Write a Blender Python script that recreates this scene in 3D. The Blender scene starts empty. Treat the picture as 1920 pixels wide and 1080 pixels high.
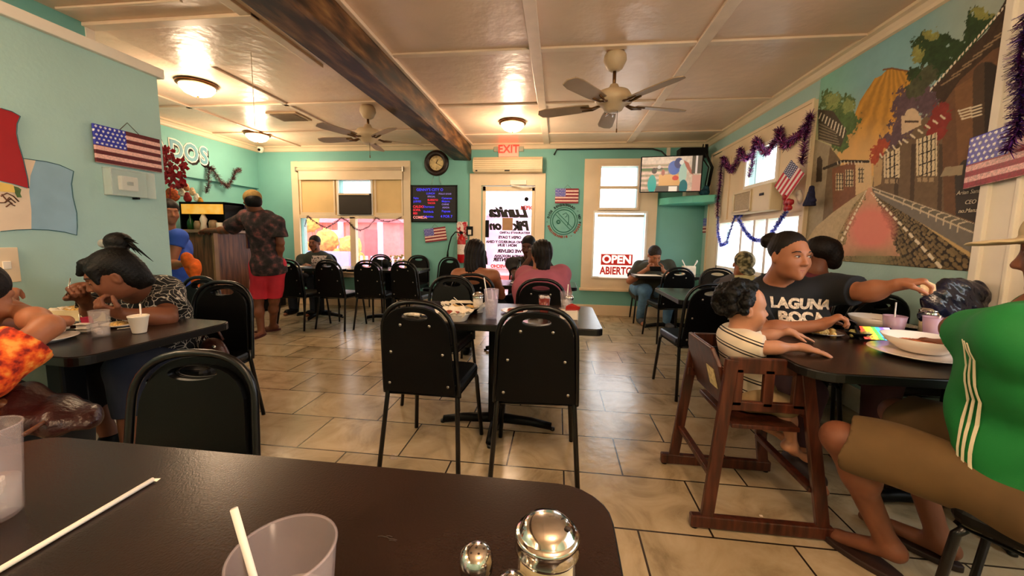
import bpy, bmesh, math, random
import numpy as np
from mathutils import Vector, Matrix, Euler
PI = math.pi
S = bpy.context.scene
COL = S.collection
random.seed(7); RNG = np.random.default_rng(5)
QUAL = 1.0          # voxel size factor of the sculpted surfaces

# ------------------------------------------------------------------ camera
FPX, YAW, PITCH, ROLL, CYP, CH = 716.32, .117696, .104914, -.015985, 521.36, 1.22
_cy, _sy = math.cos(YAW), math.sin(YAW)
_F = np.array([-_sy*math.cos(PITCH), _cy*math.cos(PITCH), -math.sin(PITCH)]); _r = np.array([_cy, _sy, 0.0]); _d = np.cross(_F, _r)
_R2 = _r*math.cos(ROLL)+_d*math.sin(ROLL); _D2 = -_r*math.sin(ROLL)+_d*math.cos(ROLL)
cam_d = bpy.data.cameras.new('camera'); cam = bpy.data.objects.new('camera', cam_d); COL.objects.link(cam)
cam.matrix_world = Matrix(((_R2[0], -_D2[0], -_F[0], 0), (_R2[1], -_D2[1], -_F[1], 0), (_R2[2], -_D2[2], -_F[2], CH), (0, 0, 0, 1)))
cam_d.sensor_width = 36; cam_d.lens = FPX/1920*36; cam_d.shift_y = -(540-CYP)/1920; cam_d.clip_start = .02
S.camera = cam

# ------------------------------------------------------------------ colour management, world
S.view_settings.view_transform = 'Standard'; S.view_settings.look = 'None'
S.view_settings.gamma = 1; S.view_settings.use_curve_mapping = False
S.view_settings.exposure = .88
S.cycles.use_denoising = True
S.cycles.max_bounces = 8; S.cycles.diffuse_bounces = 4; S.cycles.glossy_bounces = 4
S.cycles.transparent_max_bounces = 12; S.cycles.transmission_bounces = 6
S.cycles.caustics_reflective = False; S.cycles.caustics_refractive = False
S.cycles.sample_clamp_indirect = 6
w = bpy.data.worlds.new('sky'); S.world = w; w.use_nodes = True
bg = w.node_tree.nodes['Background']; bg.inputs[0].default_value = (.93, .97, 1.0, 1); bg.inputs[1].default_value = 3.6

# ------------------------------------------------------------------ room measures (metres)
CEIL, FARY, RX, LX, BACKY = 2.70, 6.2, 2.2, -5.25, -3.2
PX0, PX1, PYE, PTOP = -3.3, -2.8, 2.47, 2.33      # partition block on the left

def area(name, loc, rot, sx, sy, power, col, portal=False):
    l = bpy.data.lights.new(name, 'AREA'); l.shape = 'RECTANGLE'; l.size = sx; l.size_y = sy; l.energy = power; l.color = col
    o = bpy.data.objects.new(name, l); COL.objects.link(o); o.location = loc; o.rotation_euler = rot
    if portal: l.cycles.is_portal = True
    return o
def point(name, loc, power, col, r=.06):
    l = bpy.data.lights.new(name, 'POINT'); l.energy = power; l.color = col; l.shadow_soft_size = r
    o = bpy.data.objects.new(name, l); COL.objects.link(o); o.location = loc
    return o
# daylight portals, one just outside each opening (they only guide the sky light in)
area('portal_front_window', (-3.5, FARY+.16, 1.1), (-PI/2, 0, 0), 1.95, .95, 1, (1, 1, 1), True)
area('portal_door', (-.81, FARY+.16, 1.1), (-PI/2, 0, 0), .8, 1.9, 1, (1, 1, 1), True)
area('portal_side_window', (.95, FARY+.16, 1.5), (-PI/2, 0, 0), .85, 1.8, 1, (1, 1, 1), True)
area('portal_right_window', (RX+.16, 4.75, 1.35), (0, PI/2, 0), 1.7, 1.9, 1, (1, 1, 1), True)
area('portal_near_window', (RX+.16, .9, 1.35), (0, PI/2, 0), 1.5, 1.6, 1, (1, 1, 1), True)

# ------------------------------------------------------------------ pixel helpers (authoring: photo pixel -> point on a named plane)
def at(px, py, X=None, Y=None, Z=None):
    v = _R2*((px-960)/FPX) + _D2*((py-CYP)/FPX) + _F
    if X is not None: t = X/v[0]
    elif Y is not None: t = Y/v[1]
    else: t = (Z-CH)/v[2]
    return Vector((v[0]*t, v[1]*t, CH+v[2]*t))
def pj(X, Y, Z):
    d = np.stack([np.asarray(X, float)+0*np.asarray(Y, float), np.asarray(Y, float)+0*np.asarray(X, float), np.asarray(Z, float)-CH+0*np.asarray(Y, float)], -1)
    c = d@_F
    return 960+FPX*(d@_R2)/c, CYP+FPX*(d@_D2)/c

# ------------------------------------------------------------------ materials
def lin(h):
    if isinstance(h, str):
        h = h.lstrip('#'); c = [int(h[i:i+2], 16)/255 for i in (0, 2, 4)]
        return tuple((x/12.92 if x <= .04045 else ((x+.055)/1.055)**2.4) for x in c)
    return tuple(h)
MATS = {}
def mat(name, col, rough=.5, metal=0., var=.06, scale=8., bump=0., bscale=60., trans=0., alpha=1., emit=0., coat=0., spec=.5, ior=1.45, sss=0.):
    if name in MATS: return MATS[name]
    m = bpy.data.materials.new(name); m.use_nodes = True; nt = m.node_tree; N = nt.nodes; L = nt.links
    b = N['Principled BSDF']; c = lin(col)
    b.inputs['Base Color'].default_value = (*c, 1); b.inputs['Roughness'].default_value = rough; b.inputs['Metallic'].default_value = metal
    b.inputs['Transmission Weight'].default_value = trans; b.inputs['Alpha'].default_value = alpha; b.inputs['IOR'].default_value = ior
    b.inputs['Coat Weight'].default_value = coat; b.inputs['Coat Roughness'].default_value = .12
    b.inputs['Specular IOR Level'].default_value = spec
    if sss: b.inputs['Subsurface Weight'].default_value = sss; b.inputs['Subsurface Radius'].default_value = (.02, .008, .004)
    if emit: b.inputs['Emission Color'].default_value = (*c, 1); b.inputs['Emission Strength'].default_value = emit
    if var or bump:
        tc = N.new('ShaderNodeTexCoord')
    if var:
        n = N.new('ShaderNodeTexNoise'); n.inputs['Scale'].default_value = scale; n.inputs['Detail'].default_value = 4
        L.new(tc.outputs['Object'], n.inputs['Vector'])
        r = N.new('ShaderNodeValToRGB'); r.color_ramp.elements[0].position = .3; r.color_ramp.elements[1].position = .7
        r.color_ramp.elements[0].color = (*[max(0, x*(1-var*2)) for x in c], 1); r.color_ramp.elements[1].color = (*[min(1, x*(1+var*2)) for x in c], 1)
        L.new(n.outputs['Fac'], r.inputs['Fac']); L.new(r.outputs['Color'], b.inputs['Base Color'])
    if bump:
        n2 = N.new('ShaderNodeTexNoise'); n2.inputs['Scale'].default_value = bscale; n2.inputs['Detail'].default_value = 3
        L.new(tc.outputs['Object'], n2.inputs['Vector'])
        bp = N.new('ShaderNodeBump'); bp.inputs['Strength'].default_value = bump; bp.inputs['Distance'].default_value = .01
        L.new(n2.outputs['Fac'], bp.inputs['Height']); L.new(bp.outputs['Normal'], b.inputs['Normal'])
    MATS[name] = m
    return m
def node(m, t): return m.node_tree.nodes.new(t)
def link(m, a, b): m.node_tree.links.new(a, b)
def bsdf(m): return m.node_tree.nodes['Principled BSDF']
def vcmat(name, rough=.6, emit=0., attr='Col'):
    if name in MATS: return MATS[name]
    m = mat(name, (.5, .5, .5), rough, var=0)
    a = node(m, 'ShaderNodeAttribute'); a.attribute_name = attr
    link(m, a.outputs['Color'], bsdf(m).inputs['Base Color'])
    if emit:
        link(m, a.outputs['Color'], bsdf(m).inputs['Emission Color']); bsdf(m).inputs['Emission Strength'].default_value = emit
    return m
def ramp_noise(m, cols, scale=5, detail=5, coord='Object', stretch=(1, 1, 1), kind='NOISE', target='Base Color', pos=None):
    tc = node(m, 'ShaderNodeTexCoord'); mp = node(m, 'ShaderNodeMapping'); mp.inputs['Scale'].default_value = stretch
    link(m, tc.outputs[coord], mp.inputs['Vector'])
    if kind == 'VORONOI': n = node(m, 'ShaderNodeTexVoronoi'); out = 'Distance'
    else: n = node(m, 'ShaderNodeTexNoise'); n.inputs['Detail'].default_value = detail; out = 'Fac'
    n.inputs['Scale'].default_value = scale; link(m, mp.outputs['Vector'], n.inputs['Vector'])
    r = node(m, 'ShaderNodeValToRGB'); cr = r.color_ramp
    while len(cr.elements) < len(cols): cr.elements.new(.5)
    for i, c in enumerate(cols):
        cr.elements[i].position = pos[i] if pos else .3+.4*i/max(1, len(cols)-1); cr.elements[i].color = (*lin(c), 1)
    link(m, n.outputs[out], r.inputs['Fac']); link(m, r.outputs['Color'], bsdf(m).inputs[target])
    return r

# ------------------------------------------------------------------ objects
def tag(o, label=None, cat=None, group=None, kind=None):
    if label: o['label'] = label
    if cat: o['category'] = cat
    if group: o['group'] = group
    if kind: o['kind'] = kind
    return o
def empty(name, loc=(0, 0, 0), rz=0, label=None, cat=None, group=None):
    o = bpy.data.objects.new(name, None); COL.objects.link(o); o.location = loc; o.rotation_euler = (0, 0, rz); o.empty_display_size = .1
    return tag(o, label, cat, group)
def mk(name, me, m, parent=None, loc=None, rz=None, label=None, cat=None, group=None, kind=None):
    if m and not me.materials: me.materials.append(m)
    o = bpy.data.objects.new(name, me); COL.objects.link(o)
    if parent: o.parent = parent
    if loc is not None: o.location = loc
    if rz is not None: o.rotation_euler = (0, 0, rz)
    return tag(o, label, cat, group, kind)
def dup(o, parent=None):
    c = o.copy(); COL.objects.link(c); c.parent = parent
    for ch in list(o.children): dup(ch, c)
    return c
class MB:
    """collects shapes into one mesh"""
    def __init__(s): s.v = []; s.f = []; s.sm = []
    def add(s, vs, fs, smooth=False):
        n = len(s.v); s.v += [tuple(v) for v in vs]; s.f += [tuple(i+n for i in f) for f in fs]; s.sm += [smooth]*len(fs); return s
    def box(s, c, d, R=None):
        x, y, z = d[0]/2, d[1]/2, d[2]/2; vs = [Vector((a*x, b*y, e*z)) for a in (-1, 1) for b in (-1, 1) for e in (-1, 1)]
        if R is not None: vs = [R@v for v in vs]
        c = Vector(c)
        return s.add([v+c for v in vs], [(0, 1, 3, 2), (4, 6, 7, 5), (0, 4, 5, 1), (2, 3, 7, 6), (0, 2, 6, 4), (1, 5, 7, 3)])
    def bx(s, x0, x1, y0, y1, z0, z1): return s.box(((x0+x1)/2, (y0+y1)/2, (z0+z1)/2), (abs(x1-x0), abs(y1-y0), abs(z1-z0)))
    def tube(s, pts, r, n=10, closed=False, cap=True, flat=None):
        pts = [Vector(p) for p in pts]; m = len(pts); rs = r if isinstance(r, (list, tuple)) else [r]*m; vs = []; prev = None
        for i, p in enumerate(pts):
            if closed: t = pts[(i+1) % m]-pts[i-1]
            else: t = pts[min(i+1, m-1)]-pts[max(i-1, 0)]
            t.normalize()
            if prev is None:
                a = Vector((0, 0, 1)) if abs(t.z) < .9 else Vector((1, 0, 0)); u = t.cross(a).normalized()
            else: u = (prev-t*prev.dot(t)).normalized()
            prev = u; v = t.cross(u)
            fl = flat or 1
            for k in range(n):
                a = 2*PI*k/n; vs.append(p+(u*math.cos(a)*rs[i]+v*math.sin(a)*rs[i]*fl))
        fs = []
        for i in range(m if closed else m-1):
            j = (i+1) % m
            for k in range(n): fs.append((i*n+k, i*n+(k+1) % n, j*n+(k+1) % n, j*n+k))
        if cap and not closed: fs += [tuple(range(n))[::-1], tuple((m-1)*n+k for k in range(n))]
        return s.add(vs, fs, True)
    def lathe(s, prof, c=(0, 0, 0), n=32, R=None, cap=False):
        vs = []; c = Vector(c)
        for (r, z) in prof:
            for k in range(n):
                a = 2*PI*k/n; v = Vector((r*math.cos(a), r*math.sin(a), z))
                if R is not None: v = R@v
                vs.append(v+c)
        fs = [(i*n+k, i*n+(k+1) % n, (i+1)*n+(k+1) % n, (i+1)*n+k) for i in range(len(prof)-1) for k in range(n)]
        if cap: fs += [tuple(range(n))[::-1], tuple((len(prof)-1)*n+k for k in range(n))]
        return s.add(vs, fs, True)
    def ell(s, c, r, R=None, n=16, m=10):
        vs = []; c = Vector(c)
        for i in range(m+1):
            th = PI*i/m
            for k in range(n):
                a = 2*PI*k/n; v = Vector((r[0]*math.sin(th)*math.cos(a), r[1]*math.sin(th)*math.sin(a), -r[2]*math.cos(th)))
                if R is not None: v = R@v
                vs.append(v+c)
        return s.add(vs, [(i*n+k, i*n+(k+1) % n, (i+1)*n+(k+1) % n, (i+1)*n+k) for i in range(m) for k in range(n)], True)
    def prism(s, poly, o, u, v, t):
        """flat polygon poly (2d) at o with axes u, v, thickness along u x v * t"""
        o, u, v = Vector(o), Vector(u), Vector(v); w_ = u.cross(v).normalized()*t; n = len(poly)
        vs = [o+u*a+v*b for a, b in poly]; vs += [p+w_ for p in vs]
        return s.add(vs, [tuple(range(n))[::-1], tuple(range(n, 2*n))]+[(i, (i+1) % n, n+(i+1) % n, n+i) for i in range(n)])
    def build(s, name, m, parent=None, bevel=0, seg=2, **k):
        me = bpy.data.meshes.new(name); me.from_pydata(s.v, [], s.f); me.polygons.foreach_set('use_smooth', s.sm); me.update()
        bm = bmesh.new(); bm.from_mesh(me); bmesh.ops.remove_doubles(bm, verts=bm.verts, dist=1e-6)
        bmesh.ops.recalc_face_normals(bm, faces=bm.faces); bm.to_mesh(me); bm.free()
        o = mk(name, me, m, parent, **k)
        if bevel:
            b = o.modifiers.new('bevel', 'BEVEL'); b.width = bevel; b.segments = seg; b.limit_method = 'ANGLE'; b.angle_limit = .6
        return o
def holed(outer, hole, t):
    """2d outline with one hole, extruded by t along +z; returns bmesh"""
    bm = bmesh.new(); es = []
    for lp in (outer, hole):
        if not lp: continue
        vs = [bm.verts.new((x, y, 0)) for x, y in lp]
        es += [bm.edges.new((vs[i], vs[(i+1) % len(vs)])) for i in range(len(vs))]
    bmesh.ops.triangle_fill(bm, edges=es, use_beauty=True)
    r = bmesh.ops.extrude_face_region(bm, geom=list(bm.faces))
    bmesh.ops.translate(bm, verts=[e for e in r['geom'] if isinstance(e, bmesh.types.BMVert)], vec=(0, 0, t))
    bmesh.ops.recalc_face_normals(bm, faces=bm.faces)
    return bm
def bmobj(name, bm, m, parent=None, M=None, smooth=False, bevel=0, **k):
    if M is not None: bm.transform(M)
    me = bpy.data.meshes.new(name); bm.to_mesh(me); bm.free()
    if smooth: me.polygons.foreach_set('use_smooth', [True]*len(me.polygons))
    o = mk(name, me, m, parent, **k)
    if bevel:
        b = o.modifiers.new('bevel', 'BEVEL'); b.width = bevel; b.segments = 2; b.limit_method = 'ANGLE'; b.angle_limit = .6
    return o
def text(name, body, m, loc, u, v, size, parent=None, ext=.001, align='CENTER', mirror=False, bold=0., sx=1., shear=0., space=1., **k):
    """lettering standing in the plane of u (reading direction) and v (up); size = cap height"""
    c = bpy.data.curves.new(name, 'FONT'); c.body = body; c.size = size/.7; c.extrude = ext; c.align_x = align; c.align_y = 'CENTER'; c.offset = bold; c.shear = shear
    c.space_character = space; c.resolution_u = 3
    o = bpy.data.objects.new(name, c); COL.objects.link(o); bpy.context.view_layer.update()
    me = bpy.data.meshes.new_from_object(o.evaluated_get(bpy.context.evaluated_depsgraph_get())); bpy.data.objects.remove(o); bpy.data.curves.remove(c)
    me.materials.clear(); me.materials.append(m)
    o = bpy.data.objects.new(name, me); COL.objects.link(o); u, v = Vector(u).normalized(), Vector(v).normalized(); w_ = u.cross(v)
    if mirror: u = -u*1.0
    M = Matrix((u*sx, v, w_)).transposed().to_4x4(); M.translation = Vector(loc); me.transform(M)
    if parent:
        bpy.context.view_layer.update(); o.parent = parent; o.matrix_parent_inverse = parent.matrix_world.inverted()
    return tag(o, **k)
def join(obs, name):
    """several small meshes without transforms of their own into one"""
    bm = bmesh.new(); ms = []
    for o in obs:
        n = len(bm.faces); bm.from_mesh(o.data); bm.faces.ensure_lookup_table(); m = o.data.materials[0]
        if m not in ms: ms.append(m)
        for f in bm.faces[n:]: f.material_index = ms.index(m)
    me = bpy.data.meshes.new(name); bm.to_mesh(me); bm.free(); par, inv = obs[0].parent, obs[0].matrix_parent_inverse.copy()
    for m in ms: me.materials.append(m)
    for o in obs: bpy.data.objects.remove(o)
    o = bpy.data.objects.new(name, me); COL.objects.link(o); o.parent = par; o.matrix_parent_inverse = inv; return o
def grid_paint(name, o, u, v, W, H, step, fn, m, parent=None, thick=.004, **k):
    """painted flat sheet: colour per vertex from fn(a, b, P) ; a along u, b along v, P world coordinates"""
    o, u, v = np.array(o, float), np.array(u, float), np.array(v, float); nx, ny = max(2, int(W/step)+1), max(2, int(H/step)+1)
    a, b = np.meshgrid(np.linspace(0, W, nx), np.linspace(0, H, ny), indexing='ij')
    P = o+a[..., None]*u+b[..., None]*v
    C = np.clip(fn(a, b, P), 0, 1)
    vs = P.reshape(-1, 3); idx = np.arange(nx*ny).reshape(nx, ny)
    q = np.stack([idx[:-1, :-1], idx[1:, :-1], idx[1:, 1:], idx[:-1, 1:]], -1).reshape(-1, 4)
    me = bpy.data.meshes.new(name); me.vertices.add(len(vs)); me.vertices.foreach_set('co', vs.ravel())
    me.loops.add(q.size); me.loops.foreach_set('vertex_index', q.ravel().astype(np.int32)); me.polygons.add(len(q))
    me.polygons.foreach_set('loop_start', np.arange(0, q.size, 4, dtype=np.int32)); me.update(); me.validate()
    ca = me.color_attributes.new('Col', 'FLOAT_COLOR', 'POINT')
    ca.data.foreach_set('color', np.concatenate([C.reshape(-1, 3), np.ones((len(vs), 1))], 1).ravel().astype(np.float32))
    ob = mk(name, me, m, parent, **k)
    if thick:
        s = ob.modifiers.new('thick', 'SOLIDIFY'); s.thickness = thick; s.offset = -1
    return ob
def inpoly(x, y, poly):
    r = np.zeros(x.shape, bool); n = len(poly)
    for i in range(n):
        x1, y1 = poly[i]; x2, y2 = poly[(i+1) % n]
        if y1 == y2: continue
        c = ((y1 > y) != (y2 > y)) & (x < (x2-x1)*(y-y1)/(y2-y1)+x1); r ^= c
    return r
def segd(x, y, a, b):
    vx, vy = b[0]-a[0], b[1]-a[1]; t = np.clip(((x-a[0])*vx+(y-a[1])*vy)/(vx*vx+vy*vy+1e-9), 0, 1)
    return np.hypot(x-a[0]-t*vx, y-a[1]-t*vy)
def vnoise(x, y, s, seed=0):
    """smooth value noise in 2d"""
    x, y = x*s, y*s; xi, yi = np.floor(x).astype(int), np.floor(y).astype(int); fx, fy = x-xi, y-yi; fx, fy = fx*fx*(3-2*fx), fy*fy*(3-2*fy)
    def h(a, b):
        n = (a*374761393+b*668265263+seed*144269) & 0x7fffffff; n = ((n ^ (n >> 13))*1274126177) & 0x7fffffff; return ((n ^ (n >> 16)) & 0xffff)/65535.
    return (h(xi, yi)*(1-fx)+h(xi+1, yi)*fx)*(1-fy)+(h(xi, yi+1)*(1-fx)+h(xi+1, yi+1)*fx)*fy
def fbm(x, y, s, seed=0): return (vnoise(x, y, s, seed)*.5+vnoise(x, y, s*2.1, seed+1)*.3+vnoise(x, y, s*4.3, seed+2)*.2)

# ------------------------------------------------------------------ smooth-union sculpting (signed distance field -> surface nets)
class SDF:
    def __init__(s): s.p = []
    def cone(s, a, b, ra, rb, k=.02, clip=None, op='+', tex=None):
        s.p.append(('c', np.array(a, float), np.array(b, float), ra, rb, k, clip, op)); return s
    def ell(s, c, r, k=.02, R=None, op='+', clip=None):
        r = (r, r, r) if np.isscalar(r) else r
        s.p.append(('e', np.array(c, float), np.array(r, float), None if R is None else np.array(R, float), 0, k, clip, op)); return s
    def chain(s, pts, rs, k=.02):
        for i in range(len(pts)-1): s.cone(pts[i], pts[i+1], rs[i], rs[i+1], k)
        return s
    def copy(s): n = SDF(); n.p = list(s.p); return n
    def mesh(s, vox, off=0., cuts=(), disp=None, shell=None):
        vox = vox*QUAL; lo = np.full(3, 1e9); hi = -lo
        for t in s.p:
            if t[7] != '+': continue
            if t[0] == 'c': pts = (t[1]-t[3], t[1]+t[3], t[2]-t[4], t[2]+t[4])
            else: m_ = t[2].max(); pts = (t[1]-m_, t[1]+m_)
            for q in pts: lo = np.minimum(lo, q); hi = np.maximum(hi, q)
        lo = lo-off-3*vox-.01; hi = hi+off+3*vox+.01; n = np.ceil((hi-lo)/vox).astype(int)+1
        ax = [lo[i]+vox*np.arange(n[i], dtype=np.float32) for i in range(3)]
        V = np.full(n, .08, np.float32)
        for ty, A, B, C, D, k, clip, op in s.p:
            if ty == 'c': l, h = np.minimum(A-C, B-D), np.maximum(A+C, B+D)
            else: m_ = B.max(); l, h = A-m_, A+m_
            pad = off+k+4*vox+.008
            i0 = np.clip(((l-pad-lo)/vox).astype(int), 0, n); i1 = np.clip(((h+pad-lo)/vox).astype(int)+2, 0, n)
            if (i1 <= i0).any(): continue
            sl = tuple(slice(i0[i], i1[i]) for i in range(3))
            x = ax[0][sl[0]][:, None, None]; y = ax[1][sl[1]][None, :, None]; z = ax[2][sl[2]][None, None, :]
            if ty == 'c':
                ba = B-A; bb = max(ba@ba, 1e-9); px, py, pz = x-A[0], y-A[1], z-A[2]
                t = np.clip((px*ba[0]+py*ba[1]+pz*ba[2])/bb, 0, 1)
                d = np.sqrt((px-ba[0]*t)**2+(py-ba[1]*t)**2+(pz-ba[2]*t)**2)-(C+(D-C)*t)
            else:
                px, py, pz = x-A[0], y-A[1], z-A[2]
                if C is not None: px, py, pz = (C[0, 0]*px+C[1, 0]*py+C[2, 0]*pz), (C[0, 1]*px+C[1, 1]*py+C[2, 1]*pz), (C[0, 2]*px+C[1, 2]*py+C[2, 2]*pz)
                k0 = np.sqrt((px/B[0])**2+(py/B[1])**2+(pz/B[2])**2); k1 = np.sqrt((px/B[0]**2)**2+(py/B[1]**2)**2+(pz/B[2]**2)**2)
                d = k0*(k0-1)/np.maximum(k1, 1e-6)
            if clip is not None: d = np.maximum(d-off, (x*clip[0][0]+y*clip[0][1]+z*clip[0][2])-clip[1])+off
            g = V[sl]
            if op == '+':
                if k > 0:
                    hh = np.clip(.5+.5*(g-d)/k, 0, 1); V[sl] = g+(d-g)*hh-k*hh*(1-hh)
                else: V[sl] = np.minimum(g, d)
            else:
                hh = np.clip(.5-.5*(g+d)/max(k, 1e-4), 0, 1); V[sl] = g+(-d-g)*hh+k*hh*(1-hh)
        V -= off
        X, Y, Z = ax[0][:, None, None], ax[1][None, :, None], ax[2][None, None, :]
        if disp: V += disp(X, Y, Z).astype(np.float32)
        for nrm, dd in cuts:   # keep n.p < d
            V = np.maximum(V, (X*nrm[0]+Y*nrm[1]+Z*nrm[2])-dd)
        V[0], V[-1] = .05, .05; V[:, 0], V[:, -1] = .05, .05; V[:, :, 0], V[:, :, -1] = .05, .05
        ins = V < 0; m = n-1
        cnt = np.zeros(m, np.int8)
        for a in (0, 1):
            for b in (0, 1):
                for c in (0, 1): cnt += ins[a:m[0]+a, b:m[1]+b, c:m[2]+c]
        cells = np.argwhere((cnt > 0) & (cnt < 8)); K = len(cells)
        idx = np.full(m, -1, np.int32); idx[tuple(cells.T)] = np.arange(K)
        acc = np.zeros((K, 3)); ne = np.zeros(K)
        cor = [(a, b, c) for a in (0, 1) for b in (0, 1) for c in (0, 1)]
        cv = {c: V[cells[:, 0]+c[0], cells[:, 1]+c[1], cells[:, 2]+c[2]] for c in cor}
        for c in cor:
            for a in range(3):
                if c[a]: continue
                e = list(c); e[a] = 1; e = tuple(e); v0, v1 = cv[c], cv[e]; msk = (v0 < 0) != (v1 < 0)
                t = np.where(msk, v0/np.where(msk, v0-v1, 1), 0); q = np.array(c, float)[None].repeat(K, 0); q[:, a] = t
                acc[msk] += q[msk]; ne[msk] += 1
        vs = lo+(cells+acc/ne[:, None])*vox
        quads = []
        for a in range(3):
            b, c = (a+1) % 3, (a+2) % 3
            s0 = [slice(None)]*3; s0[a] = slice(0, -1); s1 = [slice(None)]*3; s1[a] = slice(1, None)
            i_, j_ = ins[tuple(s0)], ins[tuple(s1)]; E_ = np.argwhere(i_ != j_); inside = i_[tuple(E_.T)]
            def sh(db, dc):
                q = E_.copy(); q[:, b] -= db; q[:, c] -= dc; return idx[tuple(q.T)]
            q = np.stack([sh(1, 1), sh(0, 1), sh(0, 0), sh(1, 0)], -1); q[~inside] = q[~inside][:, ::-1]; quads.append(q)
        return vs, np.concatenate(quads)
    def build(s, name, m, parent=None, vox=.006, off=0., cuts=(), disp=None, smooth=0, **k):
        vs, q = s.mesh(vox, off, cuts, disp)
        me = bpy.data.meshes.new(name); me.vertices.add(len(vs)); me.vertices.foreach_set('co', vs.ravel().astype(np.float32))
        me.loops.add(q.size); me.loops.foreach_set('vertex_index', q.ravel().astype(np.int32)); me.polygons.add(len(q))
        me.polygons.foreach_set('loop_start', np.arange(0, q.size, 4, dtype=np.int32)); me.update(); me.validate()
        me.polygons.foreach_set('use_smooth', np.ones(len(me.polygons), bool))
        o = mk(name, me, m, parent, **k)
        if smooth:
            sm = o.modifiers.new('soften', 'SMOOTH'); sm.factor = .5; sm.iterations = smooth
        return o
# ================================================================== THE SETTING
TEAL = mat('teal_paint', '#78B8B2', .45, var=.04, scale=1.6, bump=.12, bscale=45, spec=.35)
TEALL = mat('pale_teal_paint', '#A8CCC8', .5, var=.05, scale=1.2, bump=.12, bscale=45, spec=.3)
CREAM = mat('cream_trim_paint', '#E8D3B4', .4, var=.03, scale=3, spec=.4)
WHITE = mat('white_trim_paint', '#EFE6D8', .4, var=.02)
CEILM = mat('ceiling_paint', '#EACDB4', .3, var=.05, scale=1.2, bump=.35, bscale=9, spec=.5)
n_ = [n for n in CEILM.node_tree.nodes if n.type == 'BUMP'][0]; n_.inputs['Distance'].default_value = .02
BLK = mat('black_plastic', '#060607', .42, var=.1, bump=.05, bscale=400, spec=.18)
BLKS = mat('black_metal', '#08080A', .3, var=.05, spec=.45)
VINYL = mat('black_vinyl', '#050505', .36, var=.1, bump=.1, bscale=220, spec=.2)
CHROME = mat('chrome', '#D8D3CC', .12, metal=1, var=0)
STEEL = mat('brushed_steel', '#A9A49C', .3, metal=1, var=.04)
GLASS = mat('window_glass', '#FFFFFF', .02, var=0, alpha=.08, spec=.4)

def walls(name, axis, c, thick, a0, a1, z0, z1, holes, m):
    """wall in the plane axis=c, openings cut as (a0, a1, z0, z1)"""
    mb = MB(); A = sorted({a0, a1, *[h[0] for h in holes], *[h[1] for h in holes]}); Zs = sorted({z0, z1, *[h[2] for h in holes], *[h[3] for h in holes]})
    for i in range(len(A)-1):
        run = None
        for j in range(len(Zs)-1):
            ca, cz = (A[i]+A[i+1])/2, (Zs[j]+Zs[j+1])/2
            if any(h[0] < ca < h[1] and h[2] < cz < h[3] for h in holes): continue
            if axis == 'Y': mb.bx(A[i], A[i+1], c, c+thick, Zs[j], Zs[j+1])
            else: mb.bx(c, c+thick, A[i], A[i+1], Zs[j], Zs[j+1])
    return mb.build(name, m, kind='structure')
LW = (-4.42, -2.57, .62, 1.53); LWU = (-3.71, -3.13, 1.57, 2.14); DR = (-1.235, -.385, 0, 2.05); SW = (.56, 1.34, .63, 1.64); SWU = (.63, 1.19, 1.70, 2.345)
walls('wall_far', 'Y', FARY, .14, LX-.14, RX+.14, 0, CEIL, [LW, LWU, DR, SW, SWU], TEAL)
RW = (3.8, 5.62, .85, 1.46); RWU = (4.22, 4.86, 1.84, 2.25); NW = (.1, 1.85, .85, 2.2)
walls('wall_right', 'X', RX, .14, BACKY, FARY, 0, CEIL, [RW, RWU, NW], TEALL)
walls('wall_left', 'X', LX, -.14, 2.0, FARY, 0, CEIL, [], TEAL)
walls('wall_back', 'Y', BACKY, -.14, PX0, RX+.14, 0, CEIL, [], TEALL)
MB().bx(PX0-.14, PX0, BACKY, PYE, PTOP, CEIL).build('wall_left_upper', TEAL, kind='structure')
MB().bx(PX0-.14, PX1, BACKY, PYE, 0, PTOP-.04).build('wall_partition', TEALL, kind='structure')
MB().bx(PX0-.14, PX1+.03, BACKY, PYE+.03, PTOP-.045, PTOP+.02).build('trim_1', WHITE, bevel=.006, kind='structure')
MB().bx(PX0-.16, PX0+.012, PYE-.03, PYE+.02, PTOP, CEIL).build('trim_2', WHITE, kind='structure')
MB().bx(LX-.14, PX0-.14, 1.86, 2.0, 0, CEIL).build('wall_kitchen', TEAL, kind='structure')
# soffit above the counter on the left wall
MB().bx(LX, LX+.06, 2.0, FARY, 2.0, CEIL).build('wall_soffit', TEAL, bevel=.004, kind='structure')

# floor
FL = mat('floor_tile', '#B89468', .23, var=0, spec=.75)
b_ = bsdf(FL); tc = node(FL, 'ShaderNodeTexCoord'); mp = node(FL, 'ShaderNodeMapping'); mp.inputs['Location'].default_value = (-.366-.003+.61*20, -.05+.375*20, 0)
link(FL, tc.outputs['Object'], mp.inputs['Vector'])
br = node(FL, 'ShaderNodeTexBrick'); br.offset = .5; br.inputs['Scale'].default_value = 1; br.inputs['Brick Width'].default_value = .61; br.inputs['Row Height'].default_value = .375
br.inputs['Mortar Size'].default_value = .0045; br.inputs['Mortar Smooth'].default_value = .1; br.inputs['Bias'].default_value = 0
br.inputs['Color1'].default_value = (.86, .86, .86, 1); br.inputs['Color2'].default_value = (1.1, 1.1, 1.1, 1)
link(FL, mp.outputs['Vector'], br.inputs['Vector'])
nz = node(FL, 'ShaderNodeTexNoise'); nz.inputs['Scale'].default_value = 3.2; nz.inputs['Detail'].default_value = 8; nz.inputs['Roughness'].default_value = .62; nz.inputs['Distortion'].default_value = 1.2
link(FL, tc.outputs['Object'], nz.inputs['Vector'])
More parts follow.
